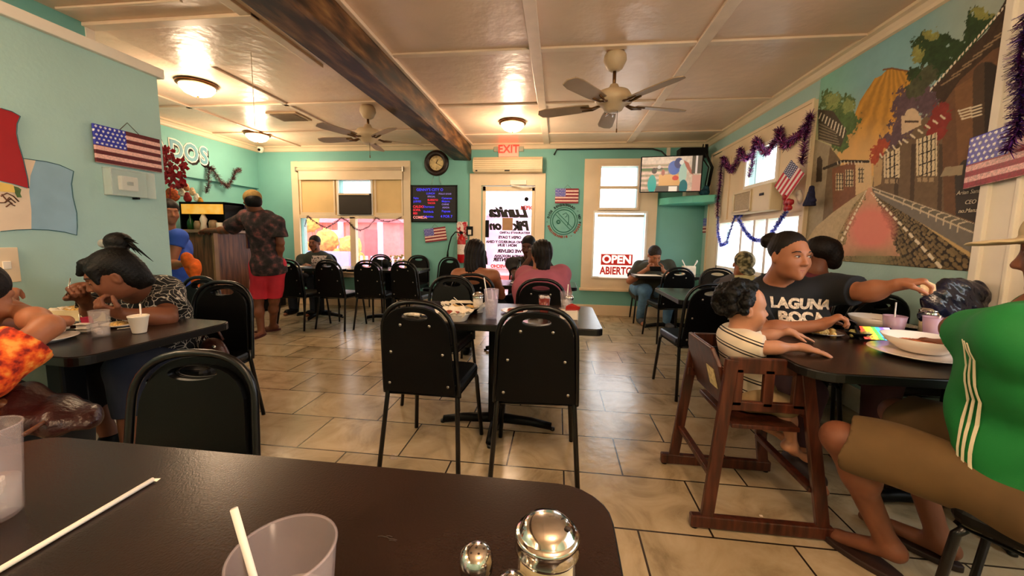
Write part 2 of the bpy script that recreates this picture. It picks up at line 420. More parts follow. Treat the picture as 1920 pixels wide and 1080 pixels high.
rp = node(FL, 'ShaderNodeValToRGB'); cr = rp.color_ramp; cr.elements[0].position = .3; cr.elements[0].color = (*lin('#877559'), 1); cr.elements[1].position = .68; cr.elements[1].color = (*lin('#C0AE92'), 1)
e = cr.elements.new(.48); e.color = (*lin('#AE9B7C'), 1)
link(FL, nz.outputs['Fac'], rp.inputs['Fac'])
mx = node(FL, 'ShaderNodeMix'); mx.data_type = 'RGBA'; mx.blend_type = 'MULTIPLY'; mx.inputs['Factor'].default_value = 1
link(FL, rp.outputs['Color'], mx.inputs[6]); link(FL, br.outputs['Color'], mx.inputs[7])
m2 = node(FL, 'ShaderNodeMix'); m2.data_type = 'RGBA'; link(FL, br.outputs['Fac'], m2.inputs['Factor']); link(FL, mx.outputs[2], m2.inputs[6]); m2.inputs[7].default_value = (*lin('#2E2218'), 1)
link(FL, m2.outputs[2], b_.inputs['Base Color'])
n3 = node(FL, 'ShaderNodeTexNoise'); n3.inputs['Scale'].default_value = 16; n3.inputs['Detail'].default_value = 5; link(FL, tc.outputs['Object'], n3.inputs['Vector'])
sb = node(FL, 'ShaderNodeMath'); sb.operation = 'SUBTRACT'; link(FL, n3.outputs['Fac'], sb.inputs[0]); link(FL, br.outputs['Fac'], sb.inputs[1])
bp = node(FL, 'ShaderNodeBump'); bp.inputs['Strength'].default_value = .3; bp.inputs['Distance'].default_value = .005; link(FL, sb.outputs[0], bp.inputs['Height']); link(FL, bp.outputs['Normal'], b_.inputs['Normal'])
MB().bx(LX-.14, RX+.14, BACKY-.14, FARY+.14, -.08, 0).build('floor', FL, kind='structure')
MB().bx(LX-.14, RX+.14, BACKY-.14, FARY+.14, CEIL, CEIL+.08).build('ceiling', CEILM, kind='structure')

# ceiling battens on a 1.22 m grid, dropped panel on the left, crown mouldings, baseboards
tn = [3]
def trim(mb, m=CREAM, bevel=.004):
    o = mb.build('trim_%d' % tn[0], m, bevel=bevel, kind='structure'); tn[0] += 1; return o
BAT = mat('ceiling_batten_paint', '#EAD2BA', .32, var=.03, spec=.5)
for y in (.73, 1.95, 3.17, 4.4, 5.6): trim(MB().bx(-1.42, RX, y-.03, y+.03, CEIL-.018, CEIL), BAT)
for x in (-.22, 1.03): trim(MB().bx(x-.045, x+.045, BACKY, FARY, CEIL-.022, CEIL), BAT)
for y in (4.2, 5.3): trim(MB().bx(LX, -1.73, y-.03, y+.03, CEIL-.018, CEIL), BAT)
for x in (-3.12, -4.36): trim(MB().bx(x-.03, x+.03, 3.2, FARY, CEIL-.018, CEIL), BAT)
trim(MB().bx(PX0, -2.1, .4, 3.14, CEIL-.05, CEIL), CEILM)                       # dropped panel
for a in ((-2.1, -2.02, .4, 3.2), (-2.02, -1.94, .4, 3.2)): trim(MB().bx(a[0], a[1], a[2], a[3], CEIL-.07+(.02 if a[0] > -2.05 else 0), CEIL), BAT)
trim(MB().bx(PX0, -2.02, 2.42, 2.5, CEIL-.075, CEIL-.05), BAT)
for y in (1.95, 2.14, 2.26): trim(MB().bx(PX0+.05, -2.35, y-.012, y+.012, CEIL-.065, CEIL-.05), BAT)
def crown(x0, y0, x1, y1, nx, ny):
    prof = [(0, CEIL), (.07, CEIL), (.07, CEIL-.02), (.045, CEIL-.03), (.028, CEIL-.055), (.02, CEIL-.075), (0, CEIL-.085)]
    vs = [(x0+nx*a, y0+ny*a, z) for a, z in prof]+[(x1+nx*a, y1+ny*a, z) for a, z in prof]; n = len(prof)
    return trim(MB().add(vs, [(i, (i+1) % n, n+(i+1) % n, n+i) for i in range(n)]+[tuple(range(n)), tuple(range(n, 2*n))[::-1]]), CREAM, 0)
crown(LX+.06, FARY, RX, FARY, 0, -1); crown(RX, BACKY, RX, FARY, -1, 0); crown(LX+.06, 2.0, LX+.06, FARY, 1, 0)
def base(x0, y0, x1, y1, nx, ny, h=.17, m=CREAM, nm='far'):
    mb = MB(); t = .018
    mb.bx(min(x0, x1, x0+nx*t), max(x0, x1, x1+nx*t), min(y0, y1, y0+ny*t), max(y0, y1, y1+ny*t), 0, h)
    mb.build('baseboard_'+nm, m, bevel=.004, kind='structure')
base(-1.44+0, FARY, LX, FARY, 0, -1, nm='far'); base(-.22, FARY, RX, FARY, 0, -1, nm='far_right'); base(RX, BACKY, RX, FARY, -1, 0, nm='right', m=WHITE)
base(PX1, BACKY, PX1, PYE, 1, 0, h=.12, nm='left', m=WHITE)

# heavy timber beam
BEAM = mat('dark_timber', '#3A2416', .55, var=0, bump=0)
r_ = ramp_noise(BEAM, ['#120904', '#38220F', '#6E4A2A', '#9E7848'], scale=2.2, detail=10, stretch=(6, 1.3, 6), pos=[.3, .46, .6, .78])
bpn = node(BEAM, 'ShaderNodeBump'); bpn.inputs['Strength'].default_value = .6; bpn.inputs['Distance'].default_value = .01; link(BEAM, r_.outputs['Color'], bpn.inputs['Height']); link(BEAM, bpn.outputs['Normal'], bsdf(BEAM).inputs['Normal'])
mb = MB(); n = 46; vs = []
for i in range(n+1):
    y = BACKY+(FARY-BACKY)*i/n; j = lambda: random.uniform(-.004, .004)
    c = .016
    for (x, z) in ((-1.725, CEIL), (-1.725+j(), 2.46+c), (-1.725+c+j(), 2.455), (-1.43-c+j(), 2.445), (-1.43+j(), 2.45+c), (-1.42, CEIL)): vs.append((x, y, z))
fs = [(i*6+k, i*6+(k+1) % 6, (i+1)*6+(k+1) % 6, (i+1)*6+k) for i in range(n) for k in range(6)]+[tuple(range(6)), tuple(n*6+k for k in range(6))]
mb.add(vs, fs); mb.build('beam', BEAM, kind='structure')
trim(MB().bx(-1.42, -1.385, BACKY, FARY, CEIL-.03, CEIL), BAT)

# ---- window 1 (front window on the left): casing, plywood panels, small upper sash, two big panes
def frame_y(name, x0, x1, z0, z1, wl, wr, wt, wb, d, m, parent=None, y=FARY, **k):
    mb = MB(); mb.bx(x0, x0+wl, y-d, y, z0, z1); mb.bx(x1-wr, x1, y-d, y, z0, z1); mb.bx(x0+wl, x1-wr, y-d, y, z1-wt, z1)
    if wb: mb.bx(x0+wl, x1-wr, y-d, y, z0, z0+wb)
    return mb.build(name, m, parent, bevel=.004, **k)
w1 = empty('window_1', (0, 0, 0)); w1['kind'] = 'structure'
frame_y('casing', -4.55, -2.44, .5, 2.45, .12, .12, .13, .1, .035, CREAM, w1)
PLY = mat('cream_panel', '#E3C48C', .5, var=.03, scale=3)
mb = MB(); mb.bx(-4.43, -3.73, FARY-.012, FARY+.01, 1.56, 2.32); mb.bx(-3.1, -2.56, FARY-.012, FARY+.01, 1.56, 2.32); mb.bx(-3.73, -3.1, FARY-.012, FARY+.01, 2.15, 2.32); mb.build('plywood_panel', PLY, w1)
mb = MB()
for x0, x1 in ((-4.38, -3.8), (-3.04, -2.6)):
    for a in ((x0-.03, x0, 1.6, 2.2), (x1, x1+.03, 1.6, 2.2), (x0-.03, x1+.03, 2.2, 2.25), (x0-.03, x1+.03, 1.55, 1.6)): mb.bx(a[0], a[1], FARY-.028, FARY-.012, a[2], a[3])
mb.build('panel_batten', CREAM, w1, bevel=.003)
WSH = mat('white_sash', '#F3EEE6', .35, var=.02)
frame_y('upper_sash', -3.74, -3.1, 1.55, 2.17, .035, .035, .03, .02, .03, WSH, w1)
MB().bx(-4.44, -2.56, FARY-.03, FARY+.02, 1.5, 1.56).build('rail', CREAM, w1, bevel=.003)
MB().bx(-3.52, -3.42, FARY-.03, FARY+.06, .6, 1.53).build('mullion', CREAM, w1, bevel=.004)
MB().bx(-4.44, -2.56, FARY-.1, FARY+.1, .58, .62).build('window_sill', CREAM, w1, bevel=.004)
PINKG = mat('tinted_glass', '#FFB9C8', .02, var=0, alpha=.22, spec=.4)
MB().bx(-4.42, -3.52, FARY+.05, FARY+.056, .62, 1.5).build('pane', PINKG, w1); MB().bx(-3.42, -2.57, FARY+.05, FARY+.056, .62, 1.5).build('pane', PINKG, w1)
MB().bx(-3.71, -3.13, FARY+.03, FARY+.035, 1.57, 2.14).build('pane', GLASS, w1)
bl = empty('roller_blind', (-3.49, FARY-.06, 2.31), label='cream roller blind rolled up at the top of the pink front window', cat='blind')
MB().tube([(-.93, 0, 0), (.93, 0, 0)], .03, 14).build('roller', CREAM, bl); MB().bx(-.9, .93, -.012, .0, -.17, -.01).build('shade', CREAM, bl); [MB().bx(s_*.95, s_*.93, -.03, .04, -.04, .04).build('bracket', STEEL, bl) for s_ in (-1, 1)]
ac1 = empty('window_air_conditioner', (-3.42, FARY, 1.72), label='black fronted window unit set under the bright upper sash of the front window', cat='air conditioner')
MB().bx(-.27, .3, -.06, .1, -.15, .2).build('housing', mat('dark_panel', '#2A2119', .5), ac1, bevel=.01); MB().bx(-.26, .28, -.075, -.06, .17, .195).build('trim_strip', CREAM, ac1)

# ---- glazed door and casing
dc = empty('door_1', (0, 0, 0)); dc['kind'] = 'structure'
frame_y('casing', -1.44, -.22, 0, 2.24, .19, .16, .19, 0, .04, CREAM, dc)
mb = MB(); x0, x1 = -1.235, -.385
for a in ((x0, x0+.055, 0, 2.04), (x1-.05, x1, 0, 2.04), (x0, x1, 1.965, 2.04), (x0, x1, 0, .2)): mb.bx(a[0], a[1], FARY-.01, FARY+.035, a[2], a[3])
mb.build('door_frame', CREAM, dc, bevel=.004)
MB().bx(x0+.05, x1-.05, FARY+.01, FARY+.016, .2, 1.97).build('glass_pane', GLASS, dc)
mb = MB().bx(-.78, -.52, FARY-.07, FARY-.01, 2.06, 2.13).tube([(-.76, FARY-.06, 2.05), (-.55, FARY-.09, 2.01), (-.38, FARY-.02, 2.03)], .012); mb.build('door_closer', WHITE, dc, bevel=.004)
MB().bx(x0+.055, x0+.115, FARY-.03, FARY-.01, 1.22, 1.5).build('push_plate', BLK, dc, bevel=.008)

# ---- window 2 (front window on the right): small sash above, big pane below
w2 = empty('window_2', (0, 0, 0)); w2['kind'] = 'structure'
mb = MB()
for a in ((.38, SW[0], .42, 2.455), (SW[0], SWU[0], 1.64, 2.455), (SWU[1], 1.5, 1.64, 2.455), (SW[1], 1.5, .42, 1.64), (SWU[0], SWU[1], 2.345, 2.455), (SWU[0], SWU[1], 1.64, 1.70), (SW[0], SW[1], .42, .63)):
    mb.bx(a[0], a[1], FARY-.03, FARY, a[2], a[3])
mb.build('casing', CREAM, w2)
frame_y('upper_sash', .6, 1.22, 1.67, 2.37, .03, .03, .03, .04, .055, CREAM, w2); MB().bx(.62, 1.2, FARY-.05, FARY+.02, 2.0, 2.04).build('meeting_rail', CREAM, w2, bevel=.004)
MB().bx(.36, 1.64, FARY-.05, FARY, .4, .44).build('window_sill', CREAM, w2, bevel=.004)
MB().bx(1.5, 1.62, FARY-.03, FARY, .42, .62).build('apron', CREAM, w2)
MB().bx(SW[0], SW[1], FARY+.05, FARY+.056, .63, 1.64).build('pane', GLASS, w2); MB().bx(SWU[0], SWU[1], FARY+.05, FARY+.056, 1.7, 2.345).build('pane', GLASS, w2)
frame_y('lower_frame', .54, 1.36, .61, 1.66, .025, .025, .03, .025, .05, WSH, w2)
MB().tube([(.6, FARY-.07, 1.585), (1.3, FARY-.07, 1.585)], .022, 12).build('shade_roller', CREAM, w2)

# ---- window 3 on the right wall (with the air conditioner)
w3 = empty('window_3', (0, 0, 0)); w3['kind'] = 'structure'
mb = MB()
for a in ((3.72, 3.8, .75, 2.45), (5.62, 5.95, .75, 2.42), (3.8, 5.62, 2.25, 2.45), (3.8, RWU[0], 1.46, 2.25), (RWU[1], 5.62, 1.46, 2.25), (RWU[0], RWU[1], 1.46, 1.84), (3.8, 5.62, .75, .85)): mb.bx(RX-.03, RX, *a)
mb.build('casing', CREAM, w3)
mb = MB()
for a in ((3.715, 3.74, .75, 2.46), (5.93, 5.96, .75, 2.46), (3.74, 5.93, 2.43, 2.46), (5.3, 5.33, 1.5, 2.3), (3.74, 5.6, 1.46, 1.5)): mb.bx(RX-.045, RX-.03, *a)
mb.build('casing_edge', CREAM, w3, bevel=.003)
mb = MB()
for y in (3.8, 4.36, 4.62, 4.92, 5.58): mb.bx(RX-.02, RX+.08, y-.025, y+.025, .85, 1.46)
mb.bx(RX-.02, RX+.08, 3.8, 5.6, .85, .89); mb.build('mullion', WSH, w3, bevel=.003)
MB().bx(RX+.06, RX+.066, 3.8, 5.6, .86, 1.46).build('pane', GLASS, w3); MB().bx(RX+.06, RX+.066, RWU[0], RWU[1], RWU[2], RWU[3]).build('pane', GLASS, w3)
frame = MB()
for a in ((RWU[0]-.03, RWU[0]+.01, 1.82, 2.27), (RWU[1]-.01, RWU[1]+.03, 1.82, 2.27), (RWU[0], RWU[1], 2.23, 2.27), (RWU[0], RWU[1], 1.82, 1.86)): frame.bx(RX-.05, RX-.02, *a)
frame.build('upper_sash', WSH, w3, bevel=.003)
ac2 = empty('wall_air_conditioner', (RX-.03, 4.5, 1.66), label='cream air conditioner with square intake grille set in the right wall window', cat='air conditioner')
ACM = mat('ac_cream_plastic', '#DCCBA8', .4, var=.02)
MB().bx(-.12, 0, -.42, .42, -.13, .14).build('housing', ACM, ac2, bevel=.01)
gm = mat('ac_grille', '#A89878', .6, var=.2, scale=160)
MB().bx(-.127, -.118, -.04, .33, -.09, .1).build('grille', gm, ac2); mb = MB()
for a in ((-.06, -.04, -.11, .12), (.33, .35, -.11, .12), (-.06, .35, .1, .12), (-.06, .35, -.11, -.09)): mb.bx(-.135, -.118, *a)
mb.build('grille_frame', ACM, ac2, bevel=.003); MB().bx(-.126, -.118, -.3, -.22, .03, .055).build('control_panel', BLK, ac2)

# ---- window 4 on the right wall beside the mural, mostly outside the picture
w4 = empty('window_4', (0, 0, 0)); w4['kind'] = 'structure'
mb = MB()
for a in ((NW[1], 2.27, .0, 2.45), (-.3, NW[0], .0, 2.45), (NW[0], NW[1], 2.2, 2.45), (NW[0], NW[1], .7, .85)): mb.bx(RX-.035, RX, *a)
for a in ((2.235, 2.275, 0, 2.46), (2.1, 2.12, 0, 2.3), (NW[1]-.02, NW[1]+.03, .8, 2.25)): mb.bx(RX-.055, RX-.03, *a)
mb.build('casing', WHITE, w4, bevel=.004); MB().bx(RX+.06, RX+.066, *NW).build('pane', GLASS, w4)

# ================================================================== outside
GR = mat('outside_concrete', '#C9BBB0', .8, var=.05)
MB().bx(-40, 40, FARY+.14, 60, -.35, -.3).bx(RX+.14, 40, -30, FARY+.14, -.35, -.3).build('ground', GR, kind='structure')
# ================================================================== CHAIRS
def arch(w0, w1, h, top, n=14, z0=0):
    """outline of a chair back: width w0 at the bottom, w1 at the shoulder, rounded over the top"""
    pts = [(-w0/2, z0), (w0/2, z0)]; sh = h-top
    for i in range(n+1):
        a = PI*i/n; pts.append((w1/2*math.copysign(abs(math.cos(a))**.8, math.cos(a)), sh+top*math.sin(a)**.9))
    return pts
def hole_poly(w, h, cz, n=12):
    up = [(w/2*math.cos(PI*i/n), cz+h*.62*math.sin(PI*i/n)) for i in range(n+1)]
    return up+[(-w/2*math.cos(PI*i/n), cz-h*.55*math.sin(PI*i/n)) for i in range(1, n)]
BX = Matrix.Rotation(PI/2, 4, 'X')
def make_chair():
    t = empty('dining_chair', cat='chair')
    # local frame: person faces +y, seat centre at origin
    lean = Matrix.Translation((0, -.2, .43)) @ Matrix.Rotation(math.radians(7), 4, 'X') @ BX
    sh = bmobj('backrest', holed(arch(.385, .35, .46, .16), hole_poly(.135, .032, .41), -.012), BLK, t, lean @ Matrix.Translation((0, 0, .026)), bevel=.004)
    bmobj('cushion', holed(arch(.35, .32, .435, .15, z0=.02), hole_poly(.15, .042, .41), -.028), VINYL, t, lean @ Matrix.Translation((0, 0, .012)), bevel=.01)
    for sx, z in ((-.075, .365), (.075, .365), (-.135, .22), (.135, .22), (-.155, .05), (.155, .05)):
        o = MB().lathe([(0, .004), (.0065, .003), (.008, 0), (.008, -.004)], n=10).build('screw', STEEL, sh); o.matrix_local = lean @ Matrix.Translation((sx, z, .027))
    pts = [lean @ Vector((x, y, -.006)) for x, y in arch(.40, .375, .475, .17, 16)]
    MB().tube([lean @ Vector((.2, -.02, -.006))]+pts[1:]+[pts[0]+Vector((0, 0, 0)), lean @ Vector((-.2, -.02, -.006))], .0125, 8).build('back_frame', BLKS, t)
    # seat
    bm = bmesh.new(); bmesh.ops.create_cube(bm, size=1); bm.transform(Matrix.Diagonal((.40, .40, .055, 1)))
    bmesh.ops.bevel(bm, geom=[e for e in bm.edges if abs(e.verts[0].co.z-e.verts[1].co.z) > .02], offset=.05, segments=4, affect='EDGES', profile=.5)
    bmobj('seat', bm, VINYL, t, Matrix.Translation((0, .01, .44)), bevel=.018)
    MB().tube([(-.185, -.18, .405), (.185, -.18, .405), (.185, .19, .405), (-.185, .19, .405)], .011, 8, closed=True).build('seat_frame', BLKS, t)
    for sx in (-1, 1):
        MB().tube([(sx*.19, -.185, .47), (sx*.19, -.19, .40), (sx*.215, -.25, .0)], .0125, 8).build('leg', BLKS, t)
        MB().tube([(sx*.185, .17, .405), (sx*.19, .185, .38), (sx*.215, .22, .0)], .0125, 8).build('leg', BLKS, t)
    return t
CH0 = make_chair(); _ch = [False]
def chair(x, y, face, label, group=None):
    """face: heading (deg) the sitter looks towards; 0 = towards the far wall, 90 = to the left"""
    o = dup(CH0) if _ch[0] else CH0
    _ch[0] = True; o.location = (x, y, 0); o.rotation_euler = (0, 0, math.radians(face)); tag(o, label, 'chair', group); return o
GA, GB = 'black banquet chairs at the centre table', 'black banquet chairs around the long window table'
chair(-.665, 2.02, -3, 'black chair with its back to the camera, left of the pair at the centre table', GA)
chair(-.095, 2.0, 2, 'black chair with its back to the camera, right of the pair at the centre table', GA)
chair(-.86, 2.75, 176, 'black chair on the far side of the centre table, facing the camera behind the baskets', GA)
fgc = chair(-1.04, .78, 192, 'large black chair facing the camera across the foreground table')
fgc.scale = (.94, .94, .95)
chair(-2.13, 1.99, 188, 'black chair pulled up at the end of the left table, arched frame catching light')
chair(-2.58, 2.2, 172, 'black chair the woman in the floral shirt sits on')
ROW = 'black chairs on the near side of the long window table'
chair(-3.34, 4.68, -8, 'black chair nearest the man in red shorts, first of the near row', ROW)
chair(-2.85, 4.75, -6, 'second black chair from the left in the near row', ROW)
chair(-2.37, 4.82, -4, 'third black chair from the left in the near row', ROW)
chair(-1.88, 4.85, -10, 'black chair at the right end of the near row, in front of the dried flowers', ROW)
chair(-1.72, 5.5, 165, 'black chair by the fire extinguisher wall, back turned towards the door', GB)
chair(-2.3, 6.0-.14, 178, 'black chair on the window side below the dark wall flag', GB)
chair(-2.95, 6.0-.12, 182, 'black chair against the pink window near the middle mullion', GB)
chair(-3.85, 5.75, 180, 'black chair the man in the dark printed shirt sits on at the window')
chair(-.72, 3.45, 0, 'black chair of the bare shouldered woman with long hair')
chair(-.12, 3.2, 0, 'black chair behind the person in the dusty pink sleeveless top')
chair(-.4, 4.52, 180, 'black chair of the man resting his hand on his face by the door')
chair(1.37, 4.86, 8, 'black chair with its back to the camera between the two right hand tables')
chair(1.11, 3.2, 7, 'black chair with its back to the camera beside the high chair')
chair(1.36, 5.88, 176, 'black chair of the man looking at his phone')
chair(1.8, 4.42, 168, 'black chair of the reading man in the camouflage cap')
chair(1.97, 2.84, 6, 'black chair of the woman with the bun near the mural')
chair(1.44, 2.52, 182, 'black chair the woman in the printed shirt sits on')
chair(1.95, 2.42, 178, 'black chair against the mural wall holding the dark plastic bag')
chair(1.44, 1.13, 33, 'black chair of the man in the green shirt')
chair(-2.05, .83, 8, 'black chair of the diner in the orange flowered top')

# ================================================================== TABLES
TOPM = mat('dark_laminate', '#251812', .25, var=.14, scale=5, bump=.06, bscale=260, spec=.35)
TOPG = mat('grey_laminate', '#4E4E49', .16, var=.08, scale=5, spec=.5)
EDGE = mat('black_edge_band', '#0A0908', .35, var=0)
def rrect(x0, x1, y0, y1, r, n=6):
    p = []
    for cx, cy, a0 in ((x1-r, y1-r, 0), (x0+r, y1-r, 90), (x0+r, y0+r, 180), (x1-r, y0+r, 270)):
        for i in range(n+1): a = math.radians(a0+90*i/n); p.append((cx+r*math.cos(a), cy+r*math.sin(a)))
    return p
def table(x0, x1, y0, y1, rz, label, r=.07, bases=None, m=None, z=.75, name='dining_table', longbase=True):
    cx, cy = (x0+x1)/2, (y0+y1)/2; w_, d_ = (x1-x0)/2, (y1-y0)/2
    t = empty(name, (cx, cy, 0), math.radians(rz), label, 'table')
    bmobj('tabletop', holed(rrect(-w_+.004, w_-.004, -d_+.004, d_-.004, r), None, .012), m or TOPM, t, Matrix.Translation((0, 0, z-.012)))
    bmobj('edge_band', holed(rrect(-w_, w_, -d_, d_, r), None, .034), EDGE, t, Matrix.Translation((0, 0, z-.037)), bevel=.006)
    for bx_, by_ in (bases or [(0, 0)]):
        MB().bx(bx_-.05, bx_+.05, by_-.05, by_+.05, .05, z-.045).build('column', BLK, t, bevel=.012)
        MB().bx(bx_-.22, bx_+.22, by_-.18, by_+.18, z-.05, z-.036).build('top_plate', BLKS, t)
        mb = MB()
        for (dx, dy, L) in ((1, 0, .37), (-1, 0, .37), (0, 1, .27), (0, -1, .27)):
            mb.tube([(bx_, by_, .062), (bx_+dx*L*.6, by_+dy*L*.6, .048), (bx_+dx*L*.95, by_+dy*L*.95, .026)], [.034, .028, .024], 8)
        mb.build('base', BLK, t)
        for (dx, dy, L) in ((1, 0, .36), (-1, 0, .36), (0, 1, .26), (0, -1, .26)): MB().lathe([(.012, 0), (.016, .004), (.014, .02)], (bx_+dx*L, by_+dy*L, 0), 10, cap=True).build('foot', BLKS, t)
    return t
table(-1.2, .105, -.06, .705, -.3, 'dark brown foreground table with rounded corners and salt shakers', r=.09, bases=[(-.4, -.15)])
table(-.975, .25, 2.0, 2.69, 0, 'dark centre table set with cups, paper lined baskets and plates', r=.045)
table(-2.78, -1.74, 1.2, 1.86, -3, 'dark table against the left partition with styrofoam cup and foil', r=.06, bases=[(-.1, 0)])
table(-4.05, -2.95, 4.96, 5.52, 0, 'black window table, left half, in front of the man in the dark shirt', bases=[(0, 0)])
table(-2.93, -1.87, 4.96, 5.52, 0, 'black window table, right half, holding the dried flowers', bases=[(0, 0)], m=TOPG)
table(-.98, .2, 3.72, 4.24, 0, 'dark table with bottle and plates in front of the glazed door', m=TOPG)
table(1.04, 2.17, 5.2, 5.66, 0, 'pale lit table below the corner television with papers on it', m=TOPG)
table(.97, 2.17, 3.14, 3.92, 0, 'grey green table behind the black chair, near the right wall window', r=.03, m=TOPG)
table(.935, 2.17, 1.47, 2.25, 0, 'dark table against the mural wall with bowls, plates and phone', r=.11, bases=[(.27, .02)])

# ================================================================== HIGH CHAIR
WOOD = mat('mahogany_wood', '#4A1D10', .3, var=0, spec=.5)
ramp_noise(WOOD, ['#230F09', '#421D11', '#5A2E1E'], scale=4, detail=6, stretch=(12, 12, 1.2), pos=[.3, .5, .7])
hc = empty('high_chair', (.885, 1.84, 0), 0, 'dark red wooden restaurant high chair with the toddler in it', 'high chair')
def plank(mb, a, b, w_, t, up=(0, 1, 0)):
    a, b = Vector(a), Vector(b); z = (b-a).normalized(); y = Vector(up); x = y.cross(z).normalized(); y = z.cross(x)
    R = Matrix((x, y, z)).transposed(); mb.box((a+b)/2, (w_, t, (b-a).length), R)
for sy in (-1, 1):
    y1, y0 = sy*.235, sy*.205    # foot, top
    mb = MB(); plank(mb, (-.225, y1, .03), (-.155, y0, .735), .05, .025); mb.build('leg', WOOD, hc, bevel=.004)
    mb = MB(); plank(mb, (.235, y1, .03), (.125, y0, .735), .05, .025); mb.build('leg', WOOD, hc, bevel=.004)
    mb = MB(); mb.bx(-.29, .27, y1-.016, y1+.016, .006, .06); mb.build('floor_rail', WOOD, hc, bevel=.006)
    mb = MB(); x0, x1 = -.17, .145
    for a in ((x0, x1, .68, .745), (x0-.02, x1+.02, .52, .56), (x0, x0+.06, .54, .7), (x1-.06, x1, .54, .7), (-.03, .01, .54, .7)): mb.bx(a[0], a[1], y0-.012, y0+.012, a[2], a[3])
    mb.build('side_panel', WOOD, hc, bevel=.004)
    for x in (-.27, .25): MB().lathe([(.014, -.0), (.014, .008)], (x, y1, 0), 8, cap=True).build('foot_pad', BLK, hc)
mb = MB(); R = Matrix.Rotation(math.radians(-14), 3, 'Y')
bk = bmobj('backrest', holed([(-.17, 0), (.17, 0), (.19, .2), (.14, .27), (-.14, .27), (-.19, .2)], None, .018), WOOD, hc, Matrix.Translation((-.15, 0, .5)) @ Matrix.Rotation(math.radians(-15), 4, 'Y') @ Matrix(((0, 0, 1, 0), (1, 0, 0, 0), (0, 1, 0, 0), (0, 0, 0, 1))), bevel=.005)
lab = MB().bx(-.004, -.001, -.13, -.05, .08, .17).build('warning_label', mat('yellowed_label', '#C9B98A', .6, var=.15, scale=60), bk); lab.matrix_local = Matrix.Translation((-.15, 0, .5)) @ Matrix.Rotation(math.radians(-15), 4, 'Y')
for z in (.15, .154): pass
MB().bx(-.13, .14, -.19, .19, .43, .45).build('seat', WOOD, hc, bevel=.004)
for (x, z) in ((-.2, .22), (.19, .2), (.17, .5)): mb = MB(); mb.bx(x-.016, x+.016, -.22, .22, z-.012, z+.012); mb.build('crossbar', WOOD, hc, bevel=.004)
MB().tube([(.13, -.2, .73), (.13, .2, .73)], .016, 10).build('front_bar', WOOD, hc)
MB().tube([(-.12, -.1, .5), (-.15, -.11, .46), (-.13, -.1, .40), (-.15, -.12, .38)], .006, 6).tube([(-.12, -.06, .5), (-.14, -.07, .44), (-.13, -.05, .4)], .005, 6).build('strap', BLK, hc)

# ================================================================== CEILING FITTINGS
FANM = mat('fan_cream', '#CBB392', .45, var=.04); BRZ = mat('bronze', '#6B4A2A', .3, metal=.8, var=.05)
BLADE = mat('fan_blade', '#A98E70', .5, var=.08, scale=3)
DOME = mat('lamp_glass', '#FFE3AE', .3, var=0, emit=9)
def fan(x, y, a0, label, motor_z=2.36):
    t = empty('ceiling_fan', (x, y, CEIL), 0, label, 'ceiling fan'); mz = motor_z-CEIL
    MB().lathe([(.0, 0), (.065, 0), (.085, -.03), (.09, -.07), (.06, -.13), (.03, -.15), (0, -.15)], n=24).build('canopy', FANM, t)
    MB().tube([(0, 0, -.14), (0, 0, mz+.06)], .014, 12).build('downrod', BRZ, t)
    MB().lathe([(0, mz+.1), (.03, mz+.09), (.05, mz+.05), (.12, mz+.03), (.15, mz-.02), (.145, mz-.05), (.09, mz-.075), (.07, mz-.11), (.03, mz-.125), (0, mz-.125)], n=32).build('motor_housing', FANM, t)
    for k in range(5):
        a = math.radians(a0+72*k); R = Matrix.Rotation(a, 4, 'Z')
        ol = [(.19, -.05), (.3, -.062), (.55, -.07), (.62, -.055), (.645, 0), (.62, .055), (.55, .07), (.3, .062), (.19, .05)]
        b = bmobj('blade', holed(ol, None, .008), BLADE, t, R @ Matrix.Translation((0, 0, mz-.07)) @ Matrix.Rotation(math.radians(11), 4, 'X'), bevel=.002)
        mb = MB(); v = [R @ Vector(p) for p in ((.1, 0, mz-.06), (.17, .02, mz-.08), (.26, .03, mz-.068))]; v2 = [R @ Vector(p) for p in ((.1, 0, mz-.06), (.17, -.02, mz-.08), (.26, -.03, mz-.075))]
        mb.tube(v, .009, 6).tube(v2, .009, 6).build('blade_bracket', BRZ, b)
    MB().tube([(.03, -.03, mz-.11), (.03, -.03, mz-.26)], .0022, 6).lathe([(0, 0), (.006, .004), (.005, .03), (0, .034)], (.03, -.03, mz-.29), 8).build('pull_chain', BRZ, t)
    return t
fan(.41, 3.27, 18, 'cream ceiling fan on the right of the timber beam')
fan(-2.21, 4.33, 32, 'smaller looking cream ceiling fan left of the timber beam', 2.4)
def lamp(x, y, label, power=18):
    t = empty('ceiling_lamp', (x, y, CEIL), 0, label, 'ceiling lamp', 'dome ceiling lamps')
    MB().lathe([(0, 0), (.155, 0), (.175, -.012), (.172, -.03), (.15, -.04), (.145, -.036), (0, -.03)], n=36).build('bronze_ring', BRZ, t)
    MB().lathe([(.148, -.036), (.14, -.065), (.11, -.1), (.06, -.122), (.008, -.128)], n=32).build('glass_shade', DOME, t)
    MB().lathe([(0, -.125), (.012, -.127), (.01, -.14), (0, -.146)], n=12).build('finial', BRZ, t)
    l = point('lamp_light', (x, y, CEIL-.33), power, (1, .71, .47), .11); return t
lamp(-3.60, 3.57, 'bronze rimmed dome lamp nearest the left partition')
lamp(-4.46, 5.35, 'bronze rimmed dome lamp in the far left corner above the lettering')
lamp(-.62, 5.03, 'bronze rimmed dome lamp above the red exit sign')
for x, y, l_ in ((.4, .1, 'bronze rimmed dome lamp over the foreground table'), (-2.6, .2, 'bronze rimmed dome lamp over the left tables'), (1.2, -1.9, 'bronze rimmed dome lamp behind the camera on the window side'), (-2.0, -1.9, 'bronze rimmed dome lamp behind the camera beyond the beam')): lamp(x, y, l_, 33)  # unseen lamps, added to brighten the near half of the room
